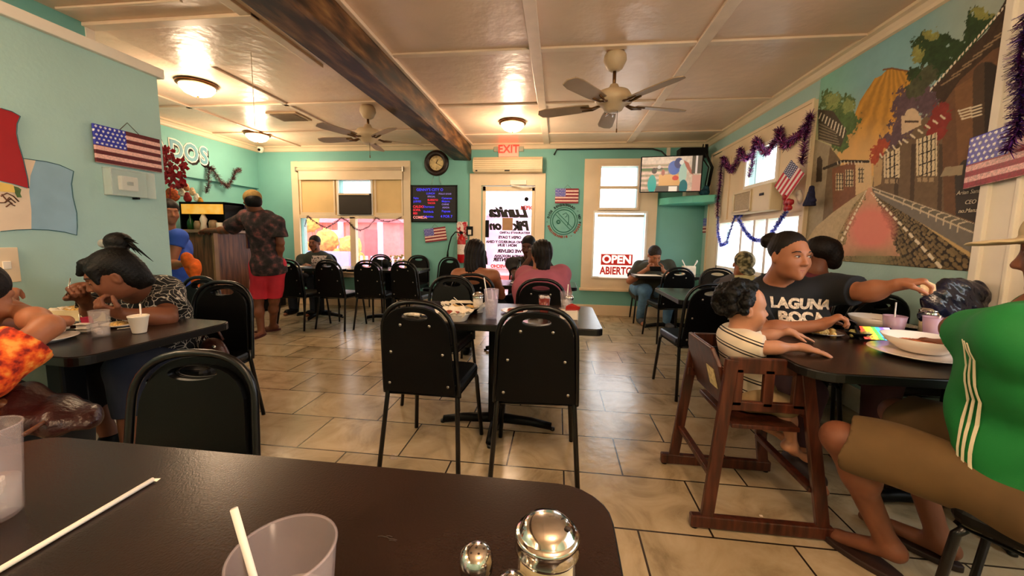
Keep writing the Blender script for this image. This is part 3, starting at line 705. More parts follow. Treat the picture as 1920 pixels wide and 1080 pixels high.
vent = empty('ceiling_vent', (-3.4, 4.62, CEIL), 0, 'rectangular slatted ceiling air vent between the left lamps', 'vent')
MB().bx(-.2, .2, -.16, .16, -.02, 0).build('frame', mat('vent_frame', '#B59A78', .5), vent, bevel=.005)
mb = MB()
for k in range(11): mb.bx(-.165, .165, -.125+k*.025-.004, -.125+k*.025+.004, -.028, -.018)
mb.build('slats', mat('vent_slat', '#6B563E', .5), vent)
sc_ = empty('security_camera', (-5.0, 6.05, 2.62), 0, 'small white dome security camera in the far left ceiling corner', 'camera')
MB().lathe([(0, .05), (.05, .05), (.055, .02), (.05, 0), (.03, -.04), (0, -.05)], n=20).build('housing', WHITE, sc_); MB().ell((.01, -.045, -.005), (.022, .022, .022)).build('lens', BLK, sc_)
# thin cord hanging from the ceiling
q_ = at(470, 85, Z=2.7)
tag(MB().tube([q_, q_-Vector((0, 0, .62))], .0022, 5).build('ceiling_line', mat('pale_cord', '#BBA685', .6, var=0)), 'thin pale string hanging straight down from the ceiling left of the beam', 'cord')

# ================================================================== FAR WALL FITTINGS
FW = FARY
REDL = mat('exit_red', '#FF2A1C', .4, var=0, emit=1.4)
ex = empty('exit_sign', (-.815, FW-.035, 2.605), 0, 'illuminated white exit sign with red letters above the air curtain', 'exit sign')
MB().bx(-.16, .16, -.02, .035, -.112, .112).build('housing', mat('exit_face', '#F2B49C', .4, var=0, emit=.12), ex, bevel=.008)
text('lettering', 'EXIT', REDL, (-.815, FW-.057, 2.605), (1, 0, 0), (0, 0, 1), .12, ex, bold=.004, sx=.95)
for s_ in (-1, 1): MB().bx(s_*.24, s_*.16, -.01, .03, -.03, .05).build('emergency_lamp', mat('clear_plastic_grey', '#B9C4B4', .3, alpha=.6, var=0), ex, bevel=.01)
cu = empty('air_curtain', (-.815, FW, 2.355), 0, 'long cream air curtain unit mounted over the door', 'air curtain')
bmobj('housing', holed([(0, -.115), (-.16, -.115), (-.19, -.07), (-.19, .07), (-.15, .115), (0, .115)], None, 1.09), ACM, cu, Matrix.Translation((-.545, 0, 0)) @ Matrix(((0, 0, 1, 0), (1, 0, 0, 0), (0, 1, 0, 0), (0, 0, 0, 1))), bevel=.006)
mb = MB()
for z in (-.05, -.02, .01, .04, .07): mb.bx(-.52, .52, -.195, -.19, z-.002, z+.002)
mb.build('groove', mat('groove_tan', '#A88C62', .6), cu); MB().bx(-.04, .04, -.192, -.18, -.105, -.09).bx(-.5, -.47, -.192, -.18, -.105, -.09).build('switch', BLK, cu)
ck = empty('wall_clock', (-2.0, FW, 2.41), 0, 'round wall clock with dark patterned rim and ivory face', 'clock')
RM = Matrix.Rotation(PI/2, 3, 'X')
MB().lathe([(.118, .0), (.118, .02), (.125, .035), (.19, .04), (.205, .02), (.205, 0)], n=48, R=RM).build('rim', mat('dark_rim', '#24130C', .4, var=.5, scale=60), ck)
fc = mat('ivory_face', '#E7CC93', .5, var=.12, scale=14); MB().lathe([(0, .012), (.12, .012)], n=40, R=RM).build('face', fc, ck)
INK = mat('dark_ink', '#2A1A10', .6, var=0)
MB().box((.03, -.018, -.02), (.09, .003, .006), Matrix.Rotation(.5, 3, 'Y')).box((.012, -.018, .03), (.06, .003, .009), Matrix.Rotation(-1.1, 3, 'Y')).ell((0, -.018, 0), (.008, .004, .008), n=8, m=6).build('hands', INK, ck)
nl_ = []
for k in range(12):
    a = k*PI/6; tx = str(k or 12); nl_.append(text('numeral', tx, INK, (-2.0+.095*math.sin(a), FW-.016, 2.41+.095*math.cos(a)), (1, 0, 0), (0, 0, 1), .016, ck, ext=.0005))
join(nl_, 'numerals')
bd = empty('menu_board', (-2.04, FW-.02, 1.756), 0, 'black menu board handwritten in blue and red below the clock', 'menu board')
MB().bx(-.37, .37, -.006, .01, -.28, .28).build('panel', mat('board_black', '#15131C', .5, var=.1), bd)
mb = MB()
for a in ((-.39, -.365, -.3, .3), (.365, .39, -.3, .3), (-.39, .39, .28, .3), (-.39, .39, -.3, -.28)): mb.bx(a[0], a[1], -.014, .012, a[2], a[3])
mb.build('frame', BLK, bd, bevel=.003)
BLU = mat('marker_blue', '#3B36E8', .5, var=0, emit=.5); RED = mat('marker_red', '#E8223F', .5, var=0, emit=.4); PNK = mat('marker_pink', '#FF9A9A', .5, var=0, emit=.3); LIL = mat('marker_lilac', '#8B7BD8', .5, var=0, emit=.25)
def bt(s, m, x, z, h, w_=None, al='LEFT'):
    o = text('lettering', s, m, (-2.04+x, FW-.028, 1.756+z), (1, 0, 0), (0, 0, 1), h, bd, ext=.0005, align=al, bold=h*.03); return o
bt("GENNY'S CITY O", BLU, -.3, .225, .042); bt('LUNCH', BLU, -.13, .165, .03); bt('POLLO $10.00', LIL, .08, .16, .024); bt('SPECIAL', LIL, -.11, .115, .026)
bt('Fajita', BLU, -.35, .09, .03); bt('JUEVES', BLU, -.35, .035, .03); bt('BURRITO', RED, -.11, .06, .03); bt('TACOS', RED, -.11, .01, .028); bt('Camaron', BLU, .13, .09, .032); bt('Mojarra', BLU, .13, .04, .03)
bt('CALDO', RED, -.36, -.05, .038); bt('SOPA', RED, -.36, -.105, .036); bt('RES', RED, -.36, -.16, .034); bt('COMIDA', PNK, -.36, -.225, .042)
bt('Churrasco', BLU, -.19, -.05, .032); bt('Enchilada', BLU, -.18, -.13, .032); bt('& Bebidas', BLU, -.18, -.21, .03)
bt('CARNE', LIL, .13, -.01, .026); bt('ASADA', LIL, .14, -.06, .026); bt('Pupusa', BLU, .13, -.12, .036); bt('4 POR 7', BLU, .11, -.205, .04)
tag(MB().tube([(-.045, 0, 0), (-.08, 0, -.13)], .003, 5).tube([(.045, 0, 0), (.075, 0, -.13)], .003, 5).build('hanging_wire', STEEL, loc=(-2.0, FW-.02, 2.2)), 'pair of thin wires joining the clock and the menu board', 'wire')

# painted or plush flags (sheet with stars and stripes)
VC = vcmat('painted_colour', .65); VCS = vcmat('sequin_colour', .3)
def usflag(a, b, W, H, red=(.42, .02, .05), white=(.85, .62, .55), blue=(.03, .04, .42), dots=True, sd=0, grit=.25):
    st = np.floor((H-b)/H*9.0).astype(int); C = np.where((st % 2 == 0)[..., None], np.array(red), np.array(white))
    can = (a < W*.45) & (b > H*.46); C = np.where(can[..., None], np.array(blue), C)
    if dots:
        u, v = a/(W*.45)*7, (b-H*.46)/(H*.54)*5; r = np.hypot((u+.5*(np.floor(v) % 2)) % 1-.5, v % 1-.5)
        C = np.where((can & (r < .26))[..., None], np.array((.8, .8, .9)), C)
    g = 1-grit+2*grit*vnoise(a, b, 260, sd); return C*g[..., None]
def flagboard(name, o, u, v, W, H, label, group=None, step=.0035, cord=True, **k):
    t = empty(name, o, 0, label, 'flag', group); o, u, v = Vector(o), Vector(u).normalized(), Vector(v).normalized(); nrm = u.cross(v)
    g = grid_paint('flag_panel', o+nrm*.02, u, v, W, H, step, lambda a, b, P: usflag(a, b, W, H, **k), VC, None, .012)
    g.parent = t; g.matrix_parent_inverse = Matrix.Translation(-o)
    if cord:
        c = MB().tube([o*0+u*W*.38+v*H+nrm*.01, u*W*.52+v*(H+.06)+nrm*.004, u*W*.68+v*H+nrm*.01], .002, 6).build('hanging_cord', mat('brown_cord', '#4A3524', .7, var=0), t)
    return t
flagboard('flag_plaque', (-2.19, FW-.005, 1.115), (1, 0, .14), (-.14, 0, 1), .37, .225, 'tilted stars and stripes plaque hanging below the menu board', red=(.25, .02, .04))
flagboard('flag_plaque', (-.065, FW-.005, 1.775), (1, 0, 0), (0, 0, 1), .365, .23, 'stars and stripes plaque above the round wall emblem', red=(.25, .02, .04))
flagboard('flag_plaque', (RX-.005, 6.15, 1.34), (0, -1, 0), (0, 0, 1), .36, .22, 'stars and stripes plaque on the right wall beside the corner shelf', red=(.25, .02, .04))
# heart card, little notice
tag(grid_paint('greeting_card', (-1.66, FW-.012, 1.17), (1, 0, 0), (0, 0, 1), .18, .3, .005, lambda a, b, P: np.where((fbm(a, b, 40, 3) > .47)[..., None], np.array((.85, .7, .65)), np.array((.5, .02, .05))), VC, None, .006), 'red and white patterned card on the wall left of the door', 'card')
nb = empty('notice', (-1.435, FW-.045, 1.32), 0, 'small dark framed notice on the left door casing', 'notice'); MB().bx(-.055, .055, -.012, 0, -.075, .075).build('frame', BLK, nb, bevel=.003); MB().bx(-.025, .028, -.015, -.012, -.06, .02).build('paper', mat('pale_paper', '#D9D2C4', .7), nb)
# fire extinguisher
fe = empty('fire_extinguisher', (-1.56, FW-.09, .80), 0, 'red fire extinguisher with black hose hanging left of the door', 'fire extinguisher'); FR = mat('extinguisher_red', '#A8141A', .25, var=.03)
MB().lathe([(0, 0), (.06, .0), (.068, .02), (.068, .36), (.05, .42), (.02, .44), (.02, .47), (0, .47)], n=24).build('cylinder', FR, fe)
MB().bx(-.02, .02, -.05, .03, .47, .5).bx(-.012, .012, -.1, .02, .5, .512).build('valve_handle', BLK, fe)
MB().tube([(0, 0, .48), (-.1, 0, .5), (-.17, 0, .42), (-.21, 0, .28), (-.23, 0, .18)], .01, 8).tube([(-.23, 0, .18), (-.235, 0, .08)], [.012, .02], 8).build('hose', BLK, fe)
MB().lathe([(.069, .14), (.069, .3)], n=24).build('paper_label', mat('label_white', '#D8C9C0', .6, var=.1, scale=50), fe)
MB().bx(-.03, .03, .066, .09, .1, .4).build('wall_bracket', STEEL, fe)
# round 'no fishing' style wall emblem
em = empty('wall_emblem', (.083, FW-.004, 1.5), 0, 'round green outlined emblem with crossed fish hook, ringed by lettering', 'emblem')
EG = mat('emblem_green', '#1F6E5E', .6, var=0)
def ring(mb, r, w_, c=(0, 0)): mb.lathe([(r-w_, .0), (r-w_, .003), (r+w_, .003), (r+w_, 0)], (c[0], 0, c[1]), 48, RM)
mb = MB(); ring(mb, .212, .005); ring(mb, .178, .006)
for dx in (-.022, .022): mb.box((dx*.7, -.002, dx*.7), (.33, .003, .009), Matrix.Rotation(PI/4, 3, 'Y'))
mb.tube([(-.02, -.003, .1), (.03, -.003, .13), (.07, -.003, .09), (.075, -.003, 0), (.06, -.003, -.07)], .004, 5).tube([(.02, -.003, .06), (.05, -.003, .08), (.04, -.003, .1)], .004, 5)
for k in range(2): ring(mb, .03-.012*k, .004, (-.085, -.015))
mb.build('circle_mark', EG, em)
rl_ = []
ring_txt = 'BROWARD * NO PESCAR * BIENVENIDOS * DIOS BENDIGA AMERICA * '
DK = mat('emblem_dark', '#1C3B34', .6, var=0); RB = mat('emblem_red', '#9A4A3C', .6, var=0)
for i, chh in enumerate(ring_txt[:44]):
    a = 2*PI*(i/44)-.2; up = Vector((math.sin(a), 0, math.cos(a)))
    if chh == ' ': continue
    dark = math.cos(a) > -.1
    if not dark: up = up
    rl_.append(text('lettering', chh, DK if dark else RB, (.083+.25*math.sin(a), FW-.006, 1.5+.25*math.cos(a)), (math.cos(a), 0, -math.sin(a)), up, .034, em, ext=.001, bold=.003))
join(rl_, 'ring_lettering')
# OPEN / ABIERTO sign in the right front window
sg = empty('open_sign', (.92, FW-.06, .815), 0, 'red and white OPEN ABIERTO sign leaning in the right front window', 'sign')
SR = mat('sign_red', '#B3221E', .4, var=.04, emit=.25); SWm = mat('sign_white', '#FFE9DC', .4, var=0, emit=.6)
MB().bx(-.25, .25, -.006, 0, -.185, .185).build('panel', SWm, sg, bevel=.002); MB().bx(-.24, .24, -.009, -.006, .005, .175).build('red_field', SR, sg)
text('lettering', 'OPEN', SWm, (.92, FW-.0705, .905), (1, 0, 0), (0, 0, 1), .12, sg, bold=.006, sx=1.0)
text('lettering', 'ABIERTO', SR, (.92, FW-.067, .725), (1, 0, 0), (0, 0, 1), .115, sg, bold=.006, sx=.76)
# lettering on the door glass, read from outside (mirrored in here)
dl = empty('door_lettering', (-.8, FW, 1.4), 0, 'black mirrored restaurant lettering stuck on the glass of the door', 'lettering')
LK = mat('vinyl_letter', '#151013', .5, var=0); LR = mat('vinyl_red', '#E0564E', .5, var=0, emit=.3)
def dt(s, x, z, h, m=LK, sh=0, sx=1.): text('lettering', s, m, (x, FW+.006, z), (1, 0, 0), (0, 0, 1), h, dl, ext=.0008, mirror=True, bold=h*.09, shear=sh, sx=sx)
dt('Lunita', -.8, 1.63, .16, sh=.3, sx=1.1); dt('Pik', -.59, 1.41, .14, sh=.2); dt("on'", -1.03, 1.41, .13, sh=.2)
for s, z, h, x in (('RESTAURANTE LATINO', 1.30, .026, -.7), ('OPEN 7 DAYS', 1.225, .034, -.78), ('DESAYUNO ALMUERZO Y CENA', 1.15, .03, -.78), ('MON / SUN', 1.095, .034, -.82), ('WE DELIVER', 1.0, .04, -.78), ('COMIDA MEXICANA', .92, .03, -.78), ('CITY CENTER', .86, .045, -.8)): dt(s, x, z, h*1.25)
dt('OPEN', -.5, 1.7, .06, LR); dt('BUEN PROVECHO', -.8, .75, .05, LR)
tag(MB().bx(-.085, .085, -.006, 0, -.1, .1).build('paper_notice', mat('brown_paper', '#B08A68', .7), loc=(-.82, FW-.0, 1.44)), 'square brown paper notice taped on the door glass', 'notice')
tag(MB().lathe([(0, 0), (.035, 0), (.035, .006), (0, .006)], (0, 0, 0), 8, RM).build('sticker', BLK, loc=(-.52, FW+.006, 1.84)), 'small dark sticker at the top of the door glass', 'sticker')
# corner shelf, television, cables
sf = empty('corner_shelf', (RX, FW, 1.8), 0, 'teal corner shelf under the television', 'shelf')
TS = mat('shelf_teal', '#6FD0BF', .45, var=.03)
bmobj('shelf_board', holed([(0, 0), (-.68, 0), (-.68, -.1), (-.6, -.25), (-.35, -.5), (-.1, -.62), (0, -.62)], None, .10), TS, sf, Matrix.Translation((0, 0, -.05)), bevel=.01)
tv = empty('television', (1.52, 5.62, 2.13), 0, 'flat screen television hung in the far right corner, showing people outdoors', 'television')
R = Matrix.Rotation(math.radians(-8), 3, 'Z')
o_ = MB().bx(-.40, .40, 0, .035, -.245, .245).build('casing', BLK, tv, bevel=.006); o_.rotation_euler = (math.radians(4), 0, math.radians(-8))
TVP = vcmat('tv_screen', .2, emit=.3)
def tvpaint(a, b, P):
    u, v = a/.77, 1-b/.47; C = np.zeros(a.shape+(3,)); C[:] = (.55, .42, .32)
    C[v < .25] = (.62, .5, .4); m = (v > .2) & (u < .75); C[m] = (.3, .24, .16); st = (np.floor(v*14) % 2 == 0) & m & (u < .45); C[st] = (.6, .42, .33)
    C = C*(.7+.6*fbm(a, b, 30, 2))[..., None]
    C[(v > .32) & (v < .4) & (u < .6)] = (.08, .14, .06)
    C[(u > .3) & (u < .66) & (v > .52) & (v < .84)] = np.array((.62, .33, .12)); C[np.hypot((u-.58)*1.3, v-.62) < .07] = (.5, .04, .03)
    C[(v > .84) & (u > .25) & (u < .7)] = (.1, .08, .07); C[(u > .48) & (u < .62) & (v > .86)] = (.8, .7, .6)
    def el(cx, cy, rx, ry, c): C[((u-cx)/rx)**2+((v-cy)/ry)**2 < 1] = c
    el(.19, .78, .075, .26, (.02, .33, .3)); el(.22, .4, .045, .09, (.02, .015, .02)); el(.3, .34, .07, .035, (.05, .03, .03)); el(.37, .46, .03, .09, (.3, .08, .06)); el(.3, .3, .03, .05, (.6, .55, .5))
    el(.55, .33, .1, .2, (.02, .09, .38)); el(.62, .2, .07, .15, (.01, .03, .15)); el(.7, .5, .065, .3, (.35, .5, .42)); el(.72, .87, .07, .2, (.01, .13, .15)); el(.67, .18, .035, .07, (.7, .66, .6))
    C[inpoly(u, v, [(.7, .12), (.78, .2), (.88, .55), (.82, .5), (.74, .3)])] = (.4, .12, .08)
    C[(u > .86) & (v > .55)] = (.55, .28, .22); C[(u > .84) & (v < .5)] = (.1, .08, .06); C[(u > .9) & (u < .93) & (v < .5)] = (.7, .6, .55)
    return C
g = grid_paint('screen', (-.385, -.003, -.232), (1, 0, 0), (0, 0, 1), .77, .465, .005, tvpaint, TVP, None, 0); g.parent = o_
MB().tube([(0, .04, 0), (.25, .3, .02), (.5, .45, .05)], .025, 8).build('wall_arm', BLK, tv)
CBL = mat('black_cable', '#0C0C0C', .5, var=0)
tag(MB().tube([(-.1, FW-.02, 2.52), (-.06, FW-.03, 2.6), (.5, FW-.03, 2.6), (1.0, FW-.03, 2.6), (1.38, FW-.05, 2.59), (1.5, FW-.1, 2.54), (1.53, FW-.3, 2.42)], .011, 8).build('power_cable', CBL), 'black cable running under the crown moulding to the television', 'cable')
mb = MB()
for k in range(6):
    a = random.uniform(-.04, .04); mb.tube([(2.06+a, 5.95, 2.6), (2.02+a*1.5, 5.85, 2.4+.05*random.random()), (2.1+a, 5.8, 2.25), (2.12+a, 5.95, 2.0)], .008, 6)
tag(mb.build('cable_bundle', CBL), 'tangle of black and white cables in the corner right of the television', 'cable')
tag(SDF().ell((0, 0, .05), (.07, .06, .05)).ell((.02, 0, .1), (.04, .04, .05)).build('cloth_bundle', mat('blue_cloth', '#2B5C74', .8, var=.3, scale=30), vox=.008, loc=(2.06, 5.85, 1.86)), 'small blue bundle standing on the corner shelf', 'bundle')
tag(MB().bx(-.12, .14, -.08, .08, 0, .12).build('white_box', WHITE, loc=(1.95, 6.0, 1.85), bevel=.008), 'white box on the corner shelf behind the television', 'box')
tag(MB().bx(-.25, .12, -.1, .1, 0, .14).build('receiver_box', BLK, loc=(1.95, 5.95, 2.4), bevel=.01), 'dark device mounted high in the corner above the television', 'device')
tag(MB().bx(-.025, .025, -.02, .02, -.12, .0).build('cable_sensor', WHITE, loc=(1.62, FW-.02, 2.61), bevel=.004), 'small white sensor under the crown moulding above the television', 'sensor')
# ================================================================== MURAL ON THE RIGHT WALL
def mural(a, b, P):
    x, y = pj(P[..., 0], P[..., 1], P[..., 2]); Yw, Zw = P[..., 1], P[..., 2]
    n1 = fbm(Yw, Zw, 14, 1); n2 = fbm(Yw, Zw, 45, 5); n3 = fbm(Yw, Zw, 110, 9)
    C = np.zeros(x.shape+(3,)); L = lambda h: np.array(lin(h))
    def put(m, c, var=.25, n=n2):
        c = L(c) if isinstance(c, str) else np.asarray(c); C[m] = (c*(1-var+2*var*n[..., None]))[m] if c.ndim == 1 else c[m]
    def mixm(w_, c): 
        nonlocal C; C = C*(1-w_[..., None])+L(c)*w_[..., None]
    def sm(v, a_, b_): t = np.clip((v-a_)/(b_-a_), 0, 1); return t*t*(3-2*t)
    # sky
    C[:] = L('#7FBBAA'); mixm(sm(x, 1540, 1640), '#7FAEB6'); mixm(sm(x, 1680, 1860)*.8, '#A2A898'); mixm(sm(y, 150, 330)*.8, '#D3A862'); C *= (.93+.14*n1)[..., None]
    # volcano
    vol = inpoly(x, y, [(1548, 330), (1585, 262), (1612, 190), (1640, 147), (1652, 142), (1663, 131), (1672, 128), (1684, 132), (1700, 133), (1718, 130), (1716, 160), (1700, 200), (1690, 240), (1668, 262), (1650, 330)])
    st = .5+.5*np.sin(np.arctan2(x-1672, y-95)*38+n1*4); put(vol, '#BE8A33', .12); C[vol] *= (.78+.38*st)[vol][..., None]; gl = vol*sm(y, 210, 300)*.8; mixm(gl, '#DDB478')
    put((np.abs(y-(128+np.abs(x-1672)*.18)) < 1.6) & (x > 1655) & (x < 1718), '#7A4A24', .1)
    def blob(pts, c, r, jag=1., nn=n2):
        d = np.min([np.hypot((x-px_)/sx_, (y-py_)/sy_) for px_, py_, sx_, sy_ in pts], 0); return d+(nn-.5)*jag < r
    put(blob([(1562, 200, 24, 26), (1585, 225, 24, 30), (1590, 190, 12, 14), (1553, 185, 14, 16), (1575, 265, 16, 20)], '', 1, 1.2), '#4F6A3A', .5); put(blob([(1562, 190, 14, 16), (1590, 200, 12, 14)], '', 1, 1.9), '#8C9A5C', .4)
    # left side of the street
    put(inpoly(x, y, [(1500, 262), (1530, 262), (1560, 275), (1562, 470), (1500, 490)]), '#9A8E78', .15); put(inpoly(x, y, [(1556, 275), (1576, 300), (1576, 400), (1540, 440), (1550, 330)]), '#6E5C46', .2)
    put(inpoly(x, y, [(1534, 205), (1562, 208), (1588, 246), (1576, 276), (1534, 262)]), '#4A4234', .3)
    for k in range(9):
        x0 = 1540+k*5.5; put(segd(x, y, (x0, 212+k*3.4), (x0-4, 222+k*4.5)) < 1.1, '#D9D0BC', .1)
    for k in range(6): put(segd(x, y, (1536, 232+k*6), (1566+k*1.5, 246+k*5)) < .9, '#8C8068', .1)
    put(inpoly(x, y, [(1532, 297), (1538, 292), (1542, 300), (1541, 340), (1530, 342)]), '#3A3026', .2)
    put(inpoly(x, y, [(1560, 316), (1604, 302), (1606, 372), (1562, 398)]), '#7A5038', .2); put(inpoly(x, y, [(1604, 304), (1634, 298), (1634, 350), (1604, 366)]), '#D2B68C', .08)
    put((segd(x, y, (1545, 316), (1580, 302)) < 2.6) | (segd(x, y, (1580, 302), (1628, 303)) < 2.6), '#2F261D', .2)
    for k in range(8): put(segd(x, y, (1570+k*6.5, 303), (1571+k*6.5, 308)) < .8, '#D9CDB4', .05)
    for x0, x1, y0, y1 in ((1567, 1581, 325, 357), (1585, 1600, 318, 350), (1609, 1620, 314, 342)):
        m = (x > x0) & (x < x1) & (y > y0) & (y < y1); put(m, '#CDB994', .1); put(m & ((np.abs((x-x0) % 5-2.5) < .9) | (np.abs((y-y0) % 8-4) < .8)), '#3A2A20', .1)
    # pale verge and street
    put(inpoly(x, y, [(1500, 470), (1530, 425), (1562, 398), (1608, 365), (1632, 352), (1600, 430), (1580, 500), (1500, 500)]), '#B5A280', .2)
    street = inpoly(x, y, [(1560, 505), (1572, 440), (1600, 385), (1628, 353), (1640, 353), (1700, 400), (1800, 470), (1860, 510), (1860, 530)])
    r_ = np.hypot(x-1632, y-346); an = np.arctan2(x-1632, y-346); u, v = an*24, np.log(np.maximum(r_, 2))*17
    ui, vi = np.floor(u), np.floor(v); d1 = np.full(x.shape, 9.); cc = np.zeros(x.shape)
    for i in (-1, 0, 1):
        for j in (-1, 0, 1):
            hx = np.sin((ui+i)*127.1+(vi+j)*311.7)*43758.5453; hx -= np.floor(hx); hy = np.sin((ui+i)*269.5+(vi+j)*183.3)*43758.5453; hy -= np.floor(hy)
            dd = np.hypot(u-(ui+i+.2+.6*hx), v-(vi+j+.2+.6*hy)); cc = np.where(dd < d1, hx, cc); d1 = np.minimum(d1, dd)
    put(street, '#2B231A', .2); stone = street & (d1 < .47); C[stone] = (L('#7A6848')*(.7+.6*cc[..., None]))[stone]
    put(inpoly(x, y, [(1560, 505), (1572, 440), (1600, 385), (1628, 353), (1632, 353), (1600, 420), (1590, 505)]) & (n3 > .42), '#A08C64', .3)
    # sidewalk on the right
    put(inpoly(x, y, [(1634, 350), (1860, 430), (1858, 455), (1640, 362)]), '#6A6458', .12); put(inpoly(x, y, [(1636, 356), (1858, 448), (1850, 492), (1640, 366)]), '#77716A', .1)
    for p_, q_ in (((1634, 351), (1860, 430)), ((1640, 359), (1858, 450))): put(segd(x, y, p_, q_) < 1.5, '#C9BBA2', .05)
    for k in range(10):
        t = (k/10)**.8; q = (1650+t*160, 357+t*68); s_ = 5+t*16; put((segd(x, y, q, (q[0]-s_*.1, q[1]+s_*.8)) < 1.3) | (segd(x, y, q, (q[0]+s_*2.1, q[1]-s_*.55)) < 1.2), '#C9BBA2', .05)
    # salmon path, then a redder round patch blended over path and street
    path = np.abs(x-(1632-(y-353)*.02)) < (y-353)*.42+3+(n2-.5)*14; path &= (y > 352) & (y < 480); put(path, '#C9977C', .12)
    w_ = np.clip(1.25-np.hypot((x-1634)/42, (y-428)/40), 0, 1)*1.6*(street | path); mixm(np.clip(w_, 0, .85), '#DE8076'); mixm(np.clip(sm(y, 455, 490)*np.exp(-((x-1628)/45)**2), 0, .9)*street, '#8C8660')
    for (p_, q_, w0, w1) in (((1634, 362), (1763, 500), 1.6, 3.4), ((1624, 358), (1572, 462), 1.2, 2.4)):
        t = np.clip(((x-p_[0])*(q_[0]-p_[0])+(y-p_[1])*(q_[1]-p_[1]))/((q_[0]-p_[0])**2+(q_[1]-p_[1])**2), 0, 1); d = segd(x, y, p_, q_)
        put((d < w0+(w1-w0)*t) & (np.sin(np.sqrt(t)*70*PI/2) > -.55), '#E3D6C0', .08)
    # buildings on the right
    put(inpoly(x, y, [(1640, 300), (1700, 250), (1745, 210), (1800, 150), (1860, 120), (1858, 430), (1636, 351)]), '#6E5A44', .18)
    put(inpoly(x, y, [(1638, 290), (1655, 300), (1652, 345), (1638, 351)]), '#B89A70', .1)
    for x0 in (1682, 1712, 1764): put((np.abs(x-x0-(y-300)*-.03) < 4) & (y > 270) & (y < 352+(x-1640)*.36), '#4A3C2E', .15)
    put(inpoly(x, y, [(1745, 168), (1800, 108), (1850, 60), (1897, -20), (1930, -20), (1925, 250), (1862, 440), (1850, 428), (1770, 395), (1765, 200)]), '#6B4B33', .2)
    put(inpoly(x, y, [(1790, 165), (1830, 140), (1905, 90), (1895, 260), (1862, 440), (1800, 402)]), '#7A5638', .15)
    put(inpoly(x, y, [(1745, 168), (1800, 108), (1850, 60), (1897, -20), (1922, -20), (1918, 70), (1860, 95), (1800, 150), (1765, 200)]), '#3E2E20', .35)
    for k in range(7): put(segd(x, y, (1765+k*20, 160-k*18), (1800+k*20, 138-k*18)) < 1.4, '#8A7458', .1)
    # foliage
    put(blob([(1720, 150, 18, 26), (1735, 90, 26, 34), (1760, 110, 26, 40), (1795, 95, 24, 22), (1838, 42, 24, 28), (1822, 75, 16, 22), (1768, 75, 14, 14)], '', 1, 1.0) & (y < 168-(x-1745)*1.12+6), '#27401E', .6)
    put(blob([(1722, 100, 12, 20), (1745, 65, 16, 12), (1840, 25, 18, 12)], '', .9, 1.9), '#8A8C4C', .4)
    put(blob([(1700, 200, 26, 34), (1728, 180, 26, 30), (1690, 240, 22, 24), (1740, 200, 20, 22), (1668, 262, 18, 16)], '', 1, 1.3), '#5B4650', .4); put(blob([(1716, 165, 18, 20), (1740, 140, 16, 20)], '', 1, 1.3), '#4A4E36', .5)
    put(blob([(1645, 282, 15, 12), (1655, 270, 12, 10), (1640, 300, 8, 10)], '', 1, 1.4), '#A8482C', .35); put(blob([(1755, 240, 20, 24), (1765, 215, 18, 20), (1748, 262, 10, 14)], '', 1, 1.2), '#8A2E28', .3)
    # tower, eaves, windows
    put(((x-1710)**2/13**2+(y-216)**2/13**2 < 1) & (y < 218) | ((x > 1690) & (x < 1727) & (y > 217) & (y < 248-(x-1700)*.5)), '#D0B89A', .1); put((x > 1696) & (x < 1722) & (np.abs(y-228) < 2), '#4A3428', .1)
    for k in range(4): put(segd(x, y, (1650+k*12, 289-k*8), (1654+k*12, 295-k*8)) < 1.5, '#D9CDB4', .05)
    for k in range(6): put(segd(x, y, (1694+k*14, 262-k*9), (1701+k*14, 267-k*9)) < 1.9, '#D9CDB4', .05)
    for x0, x1, y0, y1, sl in ((1657, 1687, 290, 333, -.45), (1718, 1757, 262, 330, -.35)):
        yy = y-sl*(x-x0); m = (x > x0) & (x < x1) & (yy > y0) & (y < y1); put(m, '#D6C6A6', .08); put(m & (x > x0+4) & (x < x1-3) & ((np.abs((x-x0) % 8-4) < 1.3) | (np.abs((yy-y0) % 20-10) < 1)), '#2B2018', .1)
        put((x > x0+2) & (x < x1-4) & (np.abs(y-y1-7) < 4) & ((x-x0) % 12 < 9), '#A89070', .1)
    arch_ = ((x > 1824+(y-130)*.0) & (x < 1878-(y-130)*.1) & (y > 140) & (y < 330)) | (np.hypot(x-1851, (y-143)*1.0) < 27); put(arch_, '#2C231B', .2); put(arch_ & (x < 1846), '#4A3828', .15)
    put(inpoly(x, y, [(1790, 322), (1806, 300), (1850, 290), (1858, 330), (1846, 424), (1792, 404)]), '#3A332E', .12); put(inpoly(x, y, [(1763, 331), (1772, 314), (1806, 309), (1804, 328)]), '#9C8C72', .1)
    for k in range(4): put(segd(x, y, (1797+k*2, 208+k*5), (1840, 197+k*6)) < 1.5, '#D9CCB2', .05); put(segd(x, y, (1871, 181+k*9), (1897, 170+k*9)) < 1.7, '#D9CCB2', .05)
    t = (x-1745)/150; yl = 168-(x-1745)*1.12; put((np.abs(y-yl) < 2.6) & (x > 1744) & (x < 1900) & (np.sin(x*.85) > -.4), '#E3D8C4', .05)
    for q in range(7):
        def ln(x0, y0, x1, y1): put(segd(x, y, (x0, y0), (x1, y1)) < .8, '#D8CCB8', .05)
    return C*1.12
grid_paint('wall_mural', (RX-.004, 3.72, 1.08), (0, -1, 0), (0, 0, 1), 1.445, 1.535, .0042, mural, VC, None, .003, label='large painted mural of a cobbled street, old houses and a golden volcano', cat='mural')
SGN = mat('signature_paint', '#D8CCB8', .7, var=0)
sg0 = empty('mural_signature', (RX-.006, 2.37, 1.5), 0, 'small white handwritten signature low on the right of the mural', 'signature')
